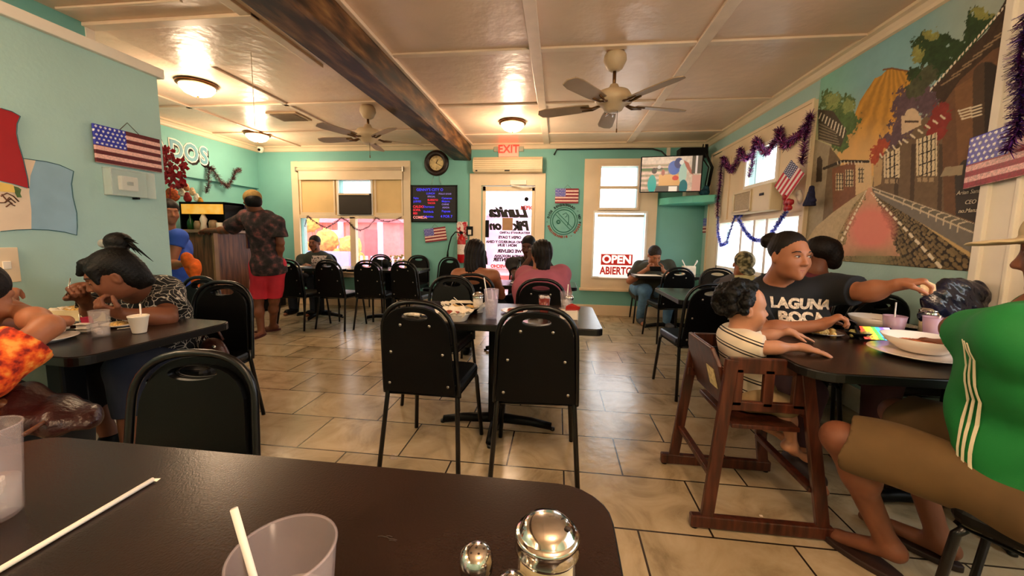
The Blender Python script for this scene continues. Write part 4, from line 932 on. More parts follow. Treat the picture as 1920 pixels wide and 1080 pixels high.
for s_, z_ in (('Arian Santana', 1.505), ('CEO', 1.45), ('no.Manzo', 1.405)): text('lettering', s_, SGN, (RX-.009, 2.36, z_), (0, -1, 0), (0, 0, 1), .022, sg0, ext=.001, shear=.25, sx=.9)

# ================================================================== PAINTED FLAGS ON THE PARTITION
def wallpoly(name, pts, m, parent, X=PX1, t=.003, dx=0.):
    P = [at(a, b, X=X) for a, b in pts]; mb = MB(); n = len(P); vs = [p+Vector((dx, 0, 0)) for p in P]+[p+Vector((dx+t, 0, 0)) for p in P]
    return mb.add(vs, [tuple(range(n)), tuple(range(n, 2*n))[::-1]]+[(i, (i+1) % n, n+(i+1) % n, n+i) for i in range(n)]).build(name, m, parent)
def wallline(name, pts, m, parent, X=PX1, r=.003, dx=.004): return MB().tube([at(a, b, X=X)+Vector((dx, 0, 0)) for a, b in pts], r, 6).build(name, m, parent)
f1 = empty('painted_flag', (0, 0, 0), 0, 'red banner end of a flag painted on the left partition, with yellow and green emblem', 'flag'); f2 = empty('painted_flag', (0, 0, 0), 0, 'pale blue and white flag painted on the left partition', 'flag')
WF = mat('flag_cream', '#E8D2B8', .6, var=.03); BFm = mat('flag_sky_blue', '#8FB2C6', .6, var=.04); RFm = mat('flag_red', '#A8161C', .55, var=.04); LN = mat('flag_outline', '#2E5C66', .6, var=0); YE = mat('emblem_yellow', '#E8C468', .6, var=.1); GE = mat('emblem_green_leaf', '#4E6A3A', .6, var=.2, scale=40); BE = mat('emblem_brown', '#5C3A28', .6, var=.1)
wallpoly('white_field', [(-60, 330), (0, 341), (50, 354), (42, 297), (66, 301), (56, 330), (54, 360), (58, 395), (58, 430), (0, 434), (-60, 440)], WF, f2); wallpoly('blue_field', [(66, 301), (85, 303), (110, 309), (137, 321), (133, 345), (136, 370), (143, 400), (144, 425), (143, 441), (120, 435), (90, 431), (58, 430), (58, 395), (54, 360), (56, 330)], BFm, f2)
wallline('outline', [(42, 297), (85, 303), (110, 309), (137, 321), (133, 345), (136, 370), (143, 400), (144, 425), (143, 441), (120, 435), (90, 431), (58, 430), (30, 431), (0, 434)], LN, f2, r=.0022)
wallpoly('red_field', [(-60, 190), (0, 203), (20, 209), (36, 218), (30, 232), (29, 250), (33, 270), (42, 300), (50, 335), (52, 353), (25, 345), (0, 339), (-60, 330)], RFm, f1, dx=.003); wallline('outline', [(0, 203), (20, 209), (36, 218), (30, 232), (29, 250), (33, 270), (42, 300), (50, 335), (52, 353)], LN, f1, r=.002, dx=.007)
wallpoly('yellow_wing', [(-40, 338), (0, 342), (22, 346), (27, 353), (26, 361), (0, 359), (-40, 356)], YE, f1, dx=.003); wallpoly('green_leaves', [(24, 349), (32, 351), (38, 355), (36, 363), (39, 370), (31, 370), (27, 362)], GE, f1, dx=.004)
for ps in ([(0, 368), (12, 362), (24, 368), (34, 378)], [(8, 380), (16, 370), (28, 380)], [(-10, 380), (8, 380), (20, 372)], [(10, 388), (18, 382), (27, 386)], [(2, 364), (10, 374), (22, 382)]): wallline('feather_line', ps, BE, f1, r=.003)
flagboard('flag_plaque', (PX1+.01, 2.045, 1.635), (0, 1, 0), (0, 0, 1), .385, .225, 'fuzzy stars and stripes plaque hanging on the left partition above the thermostat', red=(.11, .01, .015), white=(.85, .5, .45))
th = empty('thermostat', (PX1, 2.22, 1.53), 0, 'white thermostat inside a clear plastic guard box on the left partition', 'thermostat')
MB().bx(0, .03, -.05, .05, -.045, .045).build('thermostat_body', WHITE, th, bevel=.006); MB().bx(.03, .032, -.018, .018, -.012, .012).build('display', mat('lcd_grey', '#6B6F68', .4), th)
CLR = mat('clear_acrylic', '#DDE8E4', .08, var=0, alpha=.28, spec=.6)
mb = MB()
for a in ((.0, .06, -.13, -.125, -.085, .085), (.0, .06, .125, .13, -.085, .085), (.0, .06, -.13, .13, .08, .085), (.0, .06, -.13, .13, -.085, -.08), (.058, .062, -.13, .13, -.085, .085)): mb.bx(*a)
mb.build('guard_box', CLR, th); MB().bx(.01, .05, .02, .035, -.098, -.085).build('lock', BLK, th)
sp_ = empty('switch_plate', (PX1, 1.63, 1.04), 0, 'cream switch plate low on the left partition beside the painted flag', 'switch'); MB().bx(0, .008, -.06, .045, -.09, .09).build('plate', CREAM, sp_, bevel=.003); MB().bx(.008, .016, -.02, .01, -.02, .02).build('toggle', WHITE, sp_, bevel=.002)

# ================================================================== TINSEL, FLAGS AND RIBBONS
TIN = vcmat('tinsel', .25); bsdf(TIN).inputs['Metallic'].default_value = .55
def garland(pts, R_, label, cols, dens=900, L=.05, w_=.004, name='tinsel_garland'):
    pts = [Vector(p) for p in pts]; seg = [(pts[i+1]-pts[i]).length for i in range(len(pts)-1)]; tot = sum(seg); n = int(tot*dens); rg = np.random.default_rng(len(pts)+int(tot*100)); vs = []; fs = []; cs = []
    for k in range(n):
        d = rg.uniform(0, tot); i = 0
        while i < len(seg)-1 and d > seg[i]: d -= seg[i]; i += 1
        c = pts[i].lerp(pts[i+1], d/seg[i]); ax = (pts[i+1]-pts[i]).normalized(); v = Vector(rg.normal(0, 1, 3)); v = (v-ax*v.dot(ax)*.75).normalized(); s = v.cross(ax).normalized()*w_; l = R_*rg.uniform(.5, 1.15)
        col = cols[int(rg.integers(len(cols)))]; b = len(vs); off = ax*l*.35
        vs += [c-s, c+s, c+v*l+off+s*.5, c+v*l+off-s*.5]; fs.append((b, b+1, b+2, b+3)); cs += [lin(col)]*4
    me = bpy.data.meshes.new(name); me.from_pydata([tuple(v) for v in vs], [], fs); ca = me.color_attributes.new('Col', 'FLOAT_COLOR', 'POINT'); ca.data.foreach_set('color', np.concatenate([np.array(cs), np.ones((len(cs), 1))], 1).ravel().astype(np.float32))
    o = mk(name, me, TIN); m = o.modifiers.new('t', 'SOLIDIFY'); m.thickness = .0006
    mb = MB().tube(pts, .003, 5).build('core_wire', BLK, o); return tag(o, label, 'garland')
gp = lambda l, X: [at(a, b, X=X) for a, b in l]
PUR = ['#3A1238', '#5A2262', '#7B3E8E', '#A45CB0', '#C98AC8', '#241028', '#B03A78']; BLU_ = ['#2A35B8', '#4B5BE0', '#8C96F2', '#D5DAFF', '#1A1F7A']
garland(gp([(1504, 310), (1508, 270), (1514, 240), (1521, 213), (1512, 235), (1500, 252), (1485, 262), (1472, 275), (1464, 262), (1460, 242), (1457, 262), (1445, 278), (1436, 290), (1418, 262)], RX-.07), .05, 'purple tinsel garland swagged across the top of the right wall window', PUR, 1500)
garland(gp([(1404, 333), (1410, 310), (1414, 285), (1417, 262), (1408, 292), (1395, 298), (1388, 280), (1382, 300), (1372, 322), (1362, 308), (1356, 296), (1352, 318), (1350, 345), (1346, 375), (1345, 405)], RX-.07), .045, 'purple tinsel garland on the far half of the right wall window frame', PUR, 1500)
garland(gp([(1346, 405), (1346, 435), (1351, 460), (1362, 455), (1370, 430), (1378, 405), (1390, 402), (1384, 410), (1396, 432), (1410, 448), (1425, 452), (1445, 440), (1462, 415), (1478, 390)], RX-.09), .026, 'blue tinsel garland looping across the lower panes of the right wall window', BLU_, 1400)
garland([at(1930, 20, X=RX-.1), at(1912, 110, X=RX-.1), at(1916, 190, X=RX-.1), at(1905, 250, X=RX-.12), at(1890, 280, X=RX-.12)], .05, 'dark purple tinsel garland at the right edge above the sequinned flag', ['#3A1238', '#5A2262', '#2A1040', '#7B3E8E', '#4B2BA0'], 1700)
garland([at(a, b, X=LX+.1) for a, b in [(386, 362), (391, 345), (392, 312), (400, 318), (415, 342), (427, 350), (436, 335), (443, 320), (450, 319)]], .05, 'brown and silver tinsel garland on the left soffit beside the lettering', ['#5A3C3C', '#8A6A6A', '#BFA6A6', '#3A2424', '#7A4A50'], 900)
garland([at(a, b, Y=FARY-.06) for a, b in [(571, 425), (577, 405), (585, 412), (600, 422), (612, 428), (628, 418), (640, 408), (652, 415), (664, 428), (676, 432), (692, 425), (705, 408), (716, 414), (728, 416), (742, 412), (752, 408)]], .028, 'thin dark tinsel garland along the top of the pink front window', ['#3A1A1E', '#6A2A34', '#9A5A60', '#201010'], 700, w_=.003)
def pxsheet(name, o, pu, pv, X, fn, m, label, cat, step=.004, thick=.004, **k):
    """sheet hung with corner o, edges towards pu and pv (photo pixels on the plane X)"""
    O, U, V = at(*o, X=X), at(*pu, X=X), at(*pv, X=X); u, v = U-O, V-O; W, H = u.length, v.length
    return grid_paint(name, O, u/W, v/H, W, H, step, lambda a, b, P: fn(a, b, W, H), m, None, thick, label=label, cat=cat, **k)
pxsheet('hand_flag', (1509, 326), (1474, 376), (1484, 300), RX-.13, lambda a, b, W, H: usflag(a, b, W, H, (.55, .02, .05), (.9, .8, .8), (.06, .08, .2), True, 3, .1), VC, 'cloth stars and stripes flag hung slantwise at the window beside the mural', 'flag')
t_ = empty('flag_plaque', (RX-.07, 2.33, 1.51), 0, 'sequinned stars and stripes plaque at the right edge on the white casing', 'flag')
g = grid_paint('sequin_panel', (RX-.075, 2.335, 1.515), (0, -1, .12), (0, .0, 1), .42, .26, .0035, lambda a, b, P: usflag(a, b, .42, .26, (.28, .01, .03), (.75, .42, .42), (.05, .05, .45), True, 3, .5), VCS, None, .012); g.parent = t_; g.matrix_parent_inverse = Matrix.Translation((-(RX-.07), -2.33, -1.51))
rb = SDF(); c = at(1478, 384, X=RX-.13)
for dx, dz in ((-.04, .02), (.04, .02), (-.02, -.03), (.03, -.03), (0, .03), (.06, .07)): rb.ell(c+Vector((0, dx, dz)), (.02, .032, .028), .006)
tag(rb.build('ribbon_bow', mat('red_ribbon', '#9C1220', .35, var=.1), None, .005), 'shiny red ribbon bow below the slanted cloth flag', 'bow')
c = at(1522, 352, X=RX-.08); tg = SDF().cone(c, c+Vector((0, 0, -.05)), .018, .022, .01).cone(c+Vector((0, 0, -.05)), c+Vector((0, .01, -.14)), .024, .045, .01, clip=((0, 0, -1), -(c.z-.15))).ell(c+Vector((0, -.04, -.11)), (.02, .02, .02), .01)
tag(tg.build('tassel', mat('navy_tassel', '#15193F', .8, var=.2, scale=60), None, .005, disp=lambda X, Y, Z: .003*np.sin(Y*500)), 'navy blue tassel hanging at the near edge of the window beside the mural', 'tassel')
c = at(1500, 372, X=RX-.06); tag(SDF().ell(c, (.02, .03, .05), .01).ell(c+Vector((0, .02, .05)), (.02, .025, .03), .01).build('white_bow', mat('white_ribbon', '#DCCFC4', .5, var=.05), None, .006), 'small white ribbon between the cloth flag and the navy tassel', 'bow')

# ================================================================== LEFT CORNER: LETTERING, COUNTER, DISPLAY
LB = mat('letter_blue', '#5F9AAA', .5, var=.03); LWm = mat('letter_white', '#F0E8DC', .5, var=0)
lt = empty('wall_lettering', (LX+.07, 5.0, 2.33), 0, 'blue painted letters DOS with white outline and dark shadow on the left soffit', 'lettering')
for ch_, y_ in (('A', 4.53), ('D', 4.76), ('O', 4.975), ('S', 5.17)):
    text('shadow', ch_, BLK, (LX+.062, y_+.02, 2.325-.025), (0, 1, 0), (0, 0, 1), .225, lt, ext=.001, bold=.026, sx=.8); text('outline', ch_, LWm, (LX+.065, y_, 2.33), (0, 1, 0), (0, 0, 1), .225, lt, ext=.002, bold=.026, sx=.8); text('letter', ch_, LB, (LX+.070, y_, 2.33), (0, 1, 0), (0, 0, 1), .225, lt, ext=.002, bold=.009, sx=.8)
CW = mat('counter_wood', '#5A3622', .45, var=0); ramp_noise(CW, ['#2E1A10', '#5E3A24', '#7C5236'], 3, 7, stretch=(10, 10, 1), pos=[.3, .5, .7])
ct = empty('service_counter', (-4.75, 4.7, 0), 0, 'tall wooden service counter in the left corner', 'counter'); MB().bx(-.43, .38, -.3, .5, 0, 1.22).build('cabinet', CW, ct, bevel=.006); MB().bx(-.43, .42, -.34, .53, 1.22, 1.26).build('worktop', mat('counter_top', '#8A7460', .35, var=.08), ct, bevel=.006); MB().bx(.38, .41, -.31, -.25, .0, 1.22).build('edge_trim', mat('edge_tan', '#8A6A4A', .5), ct)
ds = empty('display_case', (-4.72, 4.75, 1.26), 0, 'black display case with yellow orange header strip standing on the wooden counter', 'display case')
mb = MB()
for a in ((-.34, .33, .18, .2, 0, .36), (-.34, -.32, -.12, .2, 0, .36), (.31, .33, -.12, .2, 0, .36), (-.34, .33, -.12, .2, .34, .37)): mb.bx(*a)
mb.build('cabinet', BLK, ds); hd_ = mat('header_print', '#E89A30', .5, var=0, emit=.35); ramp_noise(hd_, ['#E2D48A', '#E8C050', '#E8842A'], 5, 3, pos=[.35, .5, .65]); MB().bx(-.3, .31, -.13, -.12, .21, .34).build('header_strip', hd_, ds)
for nm_, x_, pr, m_, lb_ in (('bottle', -.22, [(0, 0), (.04, 0), (.04, .1), (.012, .16), (.012, .2), (0, .2)], mat('green_glass', '#1C4A22', .2, var=0), 'green bottle in the display case on the counter'), ('figurine', -.02, [(0, 0), (.05, 0), (.03, .08), (.045, .14), (.02, .2), (0, .22)], WHITE, 'white figurine in the middle of the display case'), ('jar', .12, [(0, 0), (.05, 0), (.05, .1), (.035, .13), (0, .135)], mat('jar_tan', '#9C8468', .4), 'tan jar in the display case'), ('mug', .22, [(0, 0), (.04, 0), (.042, .1), (.038, .1), (.036, .01), (0, .01)], WHITE, 'white mug at the right of the display case'), ('jar', -.11, [(0, 0), (.045, 0), (.045, .08), (.03, .12), (0, .12)], mat('jar_tan', '#9C8468', .4), 'tan jar beside the green bottle in the display case')):
    tag(MB().lathe(pr, n=16).build(nm_, m_, loc=(-4.72+x_, 4.66, 1.261)), lb_, nm_)
# decorations heaped on top of the display
c = Vector((-4.95, 4.72, 1.66)); leaf = mat('poinsettia_red', '#8E1020', .55, var=.25, scale=20); mb = MB(); rg = random.Random(4)
for k in range(150):
    px_ = rg.uniform(300, 346); py_ = 266+(px_-300)*.8+rg.uniform(0, 66); p = at(px_, min(py_, 345), Y=4.5+rg.uniform(0, .1)); a = rg.uniform(0, 6.3); d = Vector((math.cos(a), rg.uniform(-.5, .2), math.sin(a))).normalized()*.075; s = d.cross(Vector((0, 1, .2))).normalized()*.03
    mb.add([p, p+d*.5+s, p+d, p+d*.5-s, p+Vector((0, -.012, 0))], [(0, 1, 4), (1, 2, 4), (2, 3, 4), (3, 0, 4)])
mb.tube([at(318, 384, Y=4.56), at(320, 330, Y=4.56), at(312, 280, Y=4.56)], .006, 6); tag(mb.build('poinsettia', leaf), 'dark red poinsettia spray rising beside the painted letters', 'plant')
tag(SDF().ell(at(318, 366, Y=4.7), (.14, .08, .1), .02).build('basket', mat('basket_orange', '#B8552A', .7, var=.35, scale=40), None, .01), 'orange and red basket on top of the display case behind the partition edge', 'basket')
for i, (a, b, r, col) in enumerate(((341, 362, .045, '#E8D8C0'), (352, 372, .05, '#8E1A1A'), (361, 361, .04, '#D8B890'), (350, 353, .038, '#C98A5A'), (369, 372, .04, '#EADCC8'), (376, 378, .035, '#B8862A'), (334, 350, .04, '#D8C8B0'))):
    q = at(a, b, Y=4.66); tag(SDF().ell(q, (r, r*.8, r*1.1), .01).ell(q+Vector((0, 0, r*1.1)), (r*.6,)*3 if False else (r*.6, r*.6, r*.6), .01).build('ornament', mat('ornament_%s' % col, col, .6, var=.25, scale=50), None, .008), ['cream figure ornament on the display case', 'dark red ornament in the middle of the display top', 'tan ornament above the header strip', 'brown ornament behind the cream figure', 'cream ornament near the right end of the display top', 'small golden ornament at the right end of the display top', 'pale ornament next to the orange basket'][i], 'ornament', 'ornaments heaped on the display case')
# purple shirt on the wall
sh_ = at(425, 425, Y=4.95); tsx = empty('hanging_tshirt', (0, 0, 0), 0, 'dark purple T-shirt with small white print hung beside the counter', 'shirt')
ol = [(-.21, -.3), (.21, -.3), (.2, .15), (.27, .1), (.33, .2), (.2, .3), (.08, .32), (0, .28), (-.08, .32), (-.2, .3), (-.33, .2), (-.27, .1), (-.2, .15)]
bmobj('cloth', holed(ol, None, .02), mat('purple_cloth', '#241A3C', .8, var=.08), tsx, Matrix.Translation((-4.55, 4.98, 1.31)) @ BX); text('print_lettering', 'LUCKY', LWm, (-4.58, 4.953, 1.42), (1, 0, 0), (0, 0, 1), .04, tsx); text('print_lettering', 'IN', LWm, (-4.55, 4.953, 1.33), (1, 0, 0), (0, 0, 1), .04, tsx)
MB().bx(-4.9, -4.2, 4.985, 5.0, 1.6, 1.62).build('hanging_rail', BLK, tsx)
cb = empty('low_cabinet', (-4.86, 5.62, 0), 0, 'low black cabinet behind the man in red shorts', 'cabinet'); MB().bx(-.28, .3, -.25, .3, .02, .72).build('body', BLK, cb, bevel=.01); MB().bx(-.3, .32, -.27, .32, .72, .745).build('top', BLKS, cb, bevel=.004); MB().bx(-.2, -.17, -.27, -.25, .5, .62).build('handle', STEEL, cb)

# ================================================================== STREET SEEN THROUGH THE PINK WINDOW
O1 = mat('house_pink', '#E58A8A', .8, var=.08); O2 = mat('house_coral', '#E0705A', .8, var=.1); O3 = mat('fence_lilac', '#E2B6DC', .8, var=.05); O4 = mat('shrub_orange', '#E8A24A', .9, var=.3, scale=12); O5 = mat('roof_rose', '#C46A72', .8, var=.1)
h1 = empty('house', (-8.5, 13, -.3), 0, 'coral pink clapboard house seen through the left half of the front window', 'house'); MB().bx(-2.0, 1.6, 0, 3, 0, 2.0).build('wall', O2, h1); MB().add([(-2.3, -.3, 1.95), (1.9, -.3, 1.95), (1.9, 3.3, 1.95), (-2.3, 3.3, 1.95), (-.2, 1.5, 2.7)], [(0, 1, 4), (1, 2, 4), (2, 3, 4), (3, 0, 4), (3, 2, 1, 0)]).build('roof', O5, h1); MB().bx(.2, .7, -.03, 0, .9, 1.7).build('window', O3, h1)
mb = MB()
for k in range(18): mb.bx(-2.0+k*.2, -1.98+k*.2, -.02, 0, 0, 1.95)
mb.build('siding', O1, h1)
h2 = empty('house', (-5.0, 11, -.3), 0, 'pink gabled porch house seen through the right half of the front window', 'house'); MB().bx(-1.4, .3, 0, 3, 0, 1.95).build('wall', O1, h2); MB().add([(-1.7, -.2, 1.9), (.5, -.2, 1.9), (-.5, -.2, 2.5), (-1.7, 3, 1.9), (.5, 3, 1.9), (-.5, 3, 2.5)], [(0, 1, 2), (3, 5, 4), (0, 2, 5, 3), (1, 4, 5, 2), (0, 3, 4, 1)]).build('roof', O5, h2); MB().bx(-.8, -.4, -.03, 0, .9, 1.7).build('window', O5, h2)
for i, x_ in enumerate((-1.3, -.1)): MB().bx(x_, x_+.12, -.6, -.5, 0, 1.9).build('porch_post', O3, h2)
sh2 = empty('shed', (-3.8, 11.5, -.3), 0, 'pale lilac corrugated shed at the right of the pink window view', 'shed'); MB().bx(-.6, 1.2, 0, 2, 0, 2.3).build('wall', mat('shed_lilac', '#E8C4E4', .7, var=.05), sh2); mb = MB()
for k in range(14): mb.bx(-.6+k*.13, -.57+k*.13, -.03, 0, 0, 2.0)
mb.build('corrugation', O3, sh2); MB().bx(-.6, 1.2, -.06, 0, 2.05, 2.12).build('band', O5, sh2)
sb_ = SDF(); rg = np.random.default_rng(2)
for k in range(40): sb_.ell(np.array([-7.2, 10, .5])+rg.normal(0, 1, 3)*np.array([.9, .3, .45]), .28, .1)
tag(sb_.build('shrub', O4, None, .06, disp=lambda X, Y, Z: .05*np.sin(X*19)*np.sin(Y*17)*np.sin(Z*21)), 'orange yellow flowering shrub outside the pink front window', 'shrub')
fn = empty('picket_fence', (-5, 9.3, -.3), 0, 'low pale picket fence outside the pink front window', 'fence'); mb = MB()
for k in range(40): mb.bx(-3.4+k*.14, -3.34+k*.14, 0, .02, 0, 1.0)
mb.build('pickets', O3, fn); MB().bx(-3.5, 2.3, .02, .05, .25, .32).build('rail', O3, fn); MB().bx(-3.5, 2.3, .02, .05, .75, .82).build('rail', O3, fn)
tag(MB().bx(-.9, .9, 0, .1, 0, .45).build('blue_banner', mat('banner_blue', '#8C92D8', .8), loc=(-6.2, 9.2, .35)), 'pale blue banner low outside the pink front window', 'banner')
hv = empty('parked_cart', (-.8, 9.0, -.3), 0, 'low pink and red painted stand outside the glazed door', 'stand'); MB().bx(-1.0, 1.0, 0, .5, 0, .75).build('panel', mat('stand_pink', '#F0A8B8', .7, var=.15, scale=6), hv); MB().bx(-.8, .9, -.03, 0, .3, .62).build('red_panel', mat('stand_red', '#D8383A', .7, var=.2, scale=8), hv); MB().bx(-1.0, 1.0, -.05, .5, .75, .8).build('top', O5, hv)
h4 = empty('shopfront', (-1.0, 14, -.3), 0, 'pale pinkish white shopfront across the street behind the glazed door', 'building'); MB().bx(-2.6, 1.6, 0, 3, 0, 3.4).build('wall', mat('shopfront_wall', '#E6CFDA', .8, var=.04), h4); MB().bx(-2.7, 1.7, -.5, 0, 2.3, 2.4).build('awning', O3, h4); MB().bx(-1.6, .4, -.03, 0, .5, 2.0).build('shop_window', mat('shopfront_glass', '#D9A6BA', .3, var=.1, scale=2), h4)  # added building, lowers the brightness behind the door lettering
# ================================================================== PEOPLE
def skinmat(name, c): return mat(name, c, .5, var=.05, scale=9, spec=.4, sss=.08)
SK_A = skinmat('skin_tan', '#9C6446'); SK_B = skinmat('skin_brown', '#754731'); SK_C = skinmat('skin_light', '#B47F62'); SK_D = skinmat('skin_deep', '#4E2C1C')
HAIRB = mat('black_hair', '#060403', .55, var=.25, scale=60, bump=.25, bscale=140, spec=.25); HAIRN = mat('dark_brown_hair', '#120A07', .55, var=.3, scale=50, bump=.25, bscale=140, spec=.25); HAIRG = mat('greying_hair', '#2A2420', .65, var=.4, scale=80, bump=.3, bscale=160, spec=.25)
EYEW = mat('eye_white', '#B9AEA4', .2, var=0); IRIS = mat('iris_brown', '#1A0D08', .15, var=0); BROW = mat('eyebrow', '#140C09', .7, var=0); LIP = mat('lip', '#8A3A34', .4, var=0)
def nv(v): v = np.array(v, float); return v/np.linalg.norm(v)
def A3(p): return np.array(tuple(p), float)
def px(x, y, Y=None, X=None, Z=None): return A3(at(x, y, X=X, Y=Y, Z=Z))
def ik(a, b, l1, l2, pole):
    a, b, pole = A3(a), A3(b), A3(pole); d = b-a; L = np.linalg.norm(d); 
    if L > (l1+l2)*.995: return a+d*l1/(l1+l2)
    u = d/L; x = (l1*l1-l2*l2+L*L)/(2*L); h = math.sqrt(max(l1*l1-x*x, 0)); p = pole-u*(pole@u); return a+u*x+nv(p)*h
def hand(s, w_, d, n, th, curl=(.5, .6, .4), s_=1., spread=.12, thumb=.6, point=None):
    """w_ wrist, d finger direction, n direction the palm faces, th side the thumb is on"""
    w_, d, n = A3(w_), nv(d), A3(n); n = nv(n-d*(n@d)); t = A3(th); t = nv(t-d*(t@d)-n*(t@n))
    s.cone(w_, w_+d*.03*s_, .026*s_, .028*s_, .015)
    R = np.stack([t, d, n], 1); s.ell(w_+d*.05*s_-n*.0*s_, (.040*s_, .052*s_, .017*s_), .012, R)
    s.ell(w_+d*.085*s_, (.038*s_, .018*s_, .014*s_), .01, R)
    for i, (o, L) in enumerate(((.028, .072), (.0095, .08), (-.009, .074), (-.027, .06))):
        b = w_+d*.088*s_+t*o*s_; dd = nv(d+t*(o*spread/.028)); p = [b-d*.02*s_, b]; cu = curl if not (point is not None and i == point) else (.1, .1, .1)
        ang = 0; cur = b
        for k, f in enumerate((.45, .31, .24)):
            ang += cu[k]*(1+.08*i); v = dd*math.cos(ang)+n*math.sin(ang); cur = cur+v*L*f*s_; p.append(cur)
        s.chain(p, [.0092*s_, .0092*s_, .0086*s_, .008*s_, .007*s_], .004)
    b = w_+d*.022*s_+t*.026*s_; v1 = nv(t*.8+d*.7+n*.35); p1 = b+v1*.036*s_; v2 = nv(t*(.45-thumb*.5)+d*.85+n*(.2+thumb*.6)); p2 = p1+v2*.03*s_; v3 = nv(v2+n*thumb*.3-t*.1*thumb); p3 = p2+v3*.024*s_
    s.chain([b-v1*.012*s_, p1, p2, p3], [.014*s_, .0115*s_, .0095*s_, .008*s_], .006)
def frame(f, up):
    f = nv(f); u = A3(up); r = nv(np.cross(f, u)); u = np.cross(r, f); return np.stack([r, f, u], 1)
class Head:
    def __init__(h, c, fd, up=(0, 0, 1), s=1.): h.c = A3(c); h.R = frame(fd, up); h.s = s
    def p(h, x, y, z): return h.c+h.R@(np.array([x, y, z])*h.s)
    def e(h, S_, c, r, k=.02, op='+', clip=None): S_.ell(h.p(*c), tuple(np.array(r if not np.isscalar(r) else (r, r, r))*h.s), k*h.s, h.R, op, clip)
    def k(h, S_, a, b, ra, rb, k=.02, op='+'): S_.cone(h.p(*a), h.p(*b), ra*h.s, rb*h.s, k*h.s, None, op)
    def skull(h, S_, face=True, jaw=1., child=False):
        h.e(S_, (0, -.012, .038), (.077, .096, .086), .02); h.e(S_, (0, .022, -.022), (.063*jaw, .073, .083), .03); h.e(S_, (0, .034, -.072), (.047*jaw, .046, .038), .03)
        if not face: h.ears(S_); return
        h.k(S_, (0, .072, -.098), (0, .07, -.095), .016, .016, .03); h.k(S_, (-.03, .078, .03), (.03, .078, .03), .012, .012, .02)
        for q in (-1, 1):
            h.e(S_, (q*.034, .098, .009), (.017, .014, .012), .018, '-'); h.e(S_, (q*.038, .058, -.028), (.026, .022, .024), .025)
            h.e(S_, (q*.032, .0775, .007), (.0145, .012, .0105), .006)
        h.k(S_, (0, .088, .012), (0, .104, -.022), .0075, .0105, .01); h.e(S_, (0, .105, -.027), (.012, .011, .010), .008)
        for q in (-1, 1): h.e(S_, (q*.012, .096, -.031), (.0085, .01, .008), .006)
        h.k(S_, (-.02, .079, -.059), (.02, .079, -.059), .0075, .0075, .008); h.k(S_, (-.016, .078, -.071), (.016, .078, -.071), .009, .009, .008)
        h.k(S_, (-.016, .095, -.0655), (.016, .095, -.0655), .0015, .0015, .004, '-')
        h.ears(S_)
    def ears(h, S_):
        for q in (-1, 1): h.e(S_, (q*.079, -.008, -.004), (.009, .018, .03), .008); h.e(S_, (q*.088, -.002, 0), (.006, .009, .016), .006, '-')
    def face_parts(h, root, eyes=True, brow=.0035, lips=True, half=False, beard=None):
        def mk_(nm, m, f): s_ = MB(); f(s_); return s_.build(nm, m, root)
        Rm = Matrix(h.R.tolist())
        for q in (-1, 1):
            if eyes:
                e = mk_('eye', EYEW, lambda s_: s_.ell(h.p(q*.032, .0795, .008), tuple(x*h.s for x in (.0125, .0112, .0045 if half else .0058)), Rm, 14, 10))
                MB().ell(h.p(q*.032+h.gz*.004, .0875, .008), tuple(x*h.s for x in (.0056, .0044, .0042 if half else .0052)), Rm, 12, 8).build('iris', IRIS, e)
                mk_('eyelid_line', BROW, lambda s_: s_.tube([h.p(q*.018, .087, .0105), h.p(q*.026, .0915, .0155), h.p(q*.036, .0905, .0155), h.p(q*.046, .083, .0105)], .0013*h.s, 5))
            else: mk_('closed_eyelid', BROW, lambda s_: s_.tube([h.p(q*.018, .088, .006), h.p(q*.026, .0915, .003), h.p(q*.036, .0905, .003), h.p(q*.046, .083, .006)], .0014*h.s, 5))
            mk_('eyebrow', BROW, lambda s_: s_.tube([h.p(q*.014, .0905, .028), h.p(q*.028, .0915, .0345), h.p(q*.042, .083, .034), h.p(q*.053, .07, .027)], [.002*h.s, brow*h.s, brow*h.s, .0015*h.s], 6))
        if lips:
            mk_('lips', LIP, lambda s_: (s_.tube([h.p(-.023, .079, -.064), h.p(-.01, .0885, -.0605), h.p(0, .089, -.062), h.p(.01, .0885, -.0605), h.p(.023, .079, -.064)], [.0015*h.s, .0035*h.s, .003*h.s, .0035*h.s, .0015*h.s], 8), s_.tube([h.p(-.021, .079, -.066), h.p(0, .0885, -.0705), h.p(.021, .079, -.066)], [.0015*h.s, .0045*h.s, .0015*h.s], 8)))
    gz = 0.
def folds(a=.004, s=9., seed=0):
    q = np.random.default_rng(seed).uniform(-1, 1, (4, 3)); ph = np.random.default_rng(seed+9).uniform(0, 6, 4)
    def f(X, Y, Z):
        o = 0
        for i in range(4): o = o+np.sin((X*q[i, 0]+Y*q[i, 1]+Z*q[i, 2]*.8)*s*(2+i)+ph[i]+1.5*np.sin(X*7+Z*9+i))*a/(1+i*.5)
        return o*.6
    return f
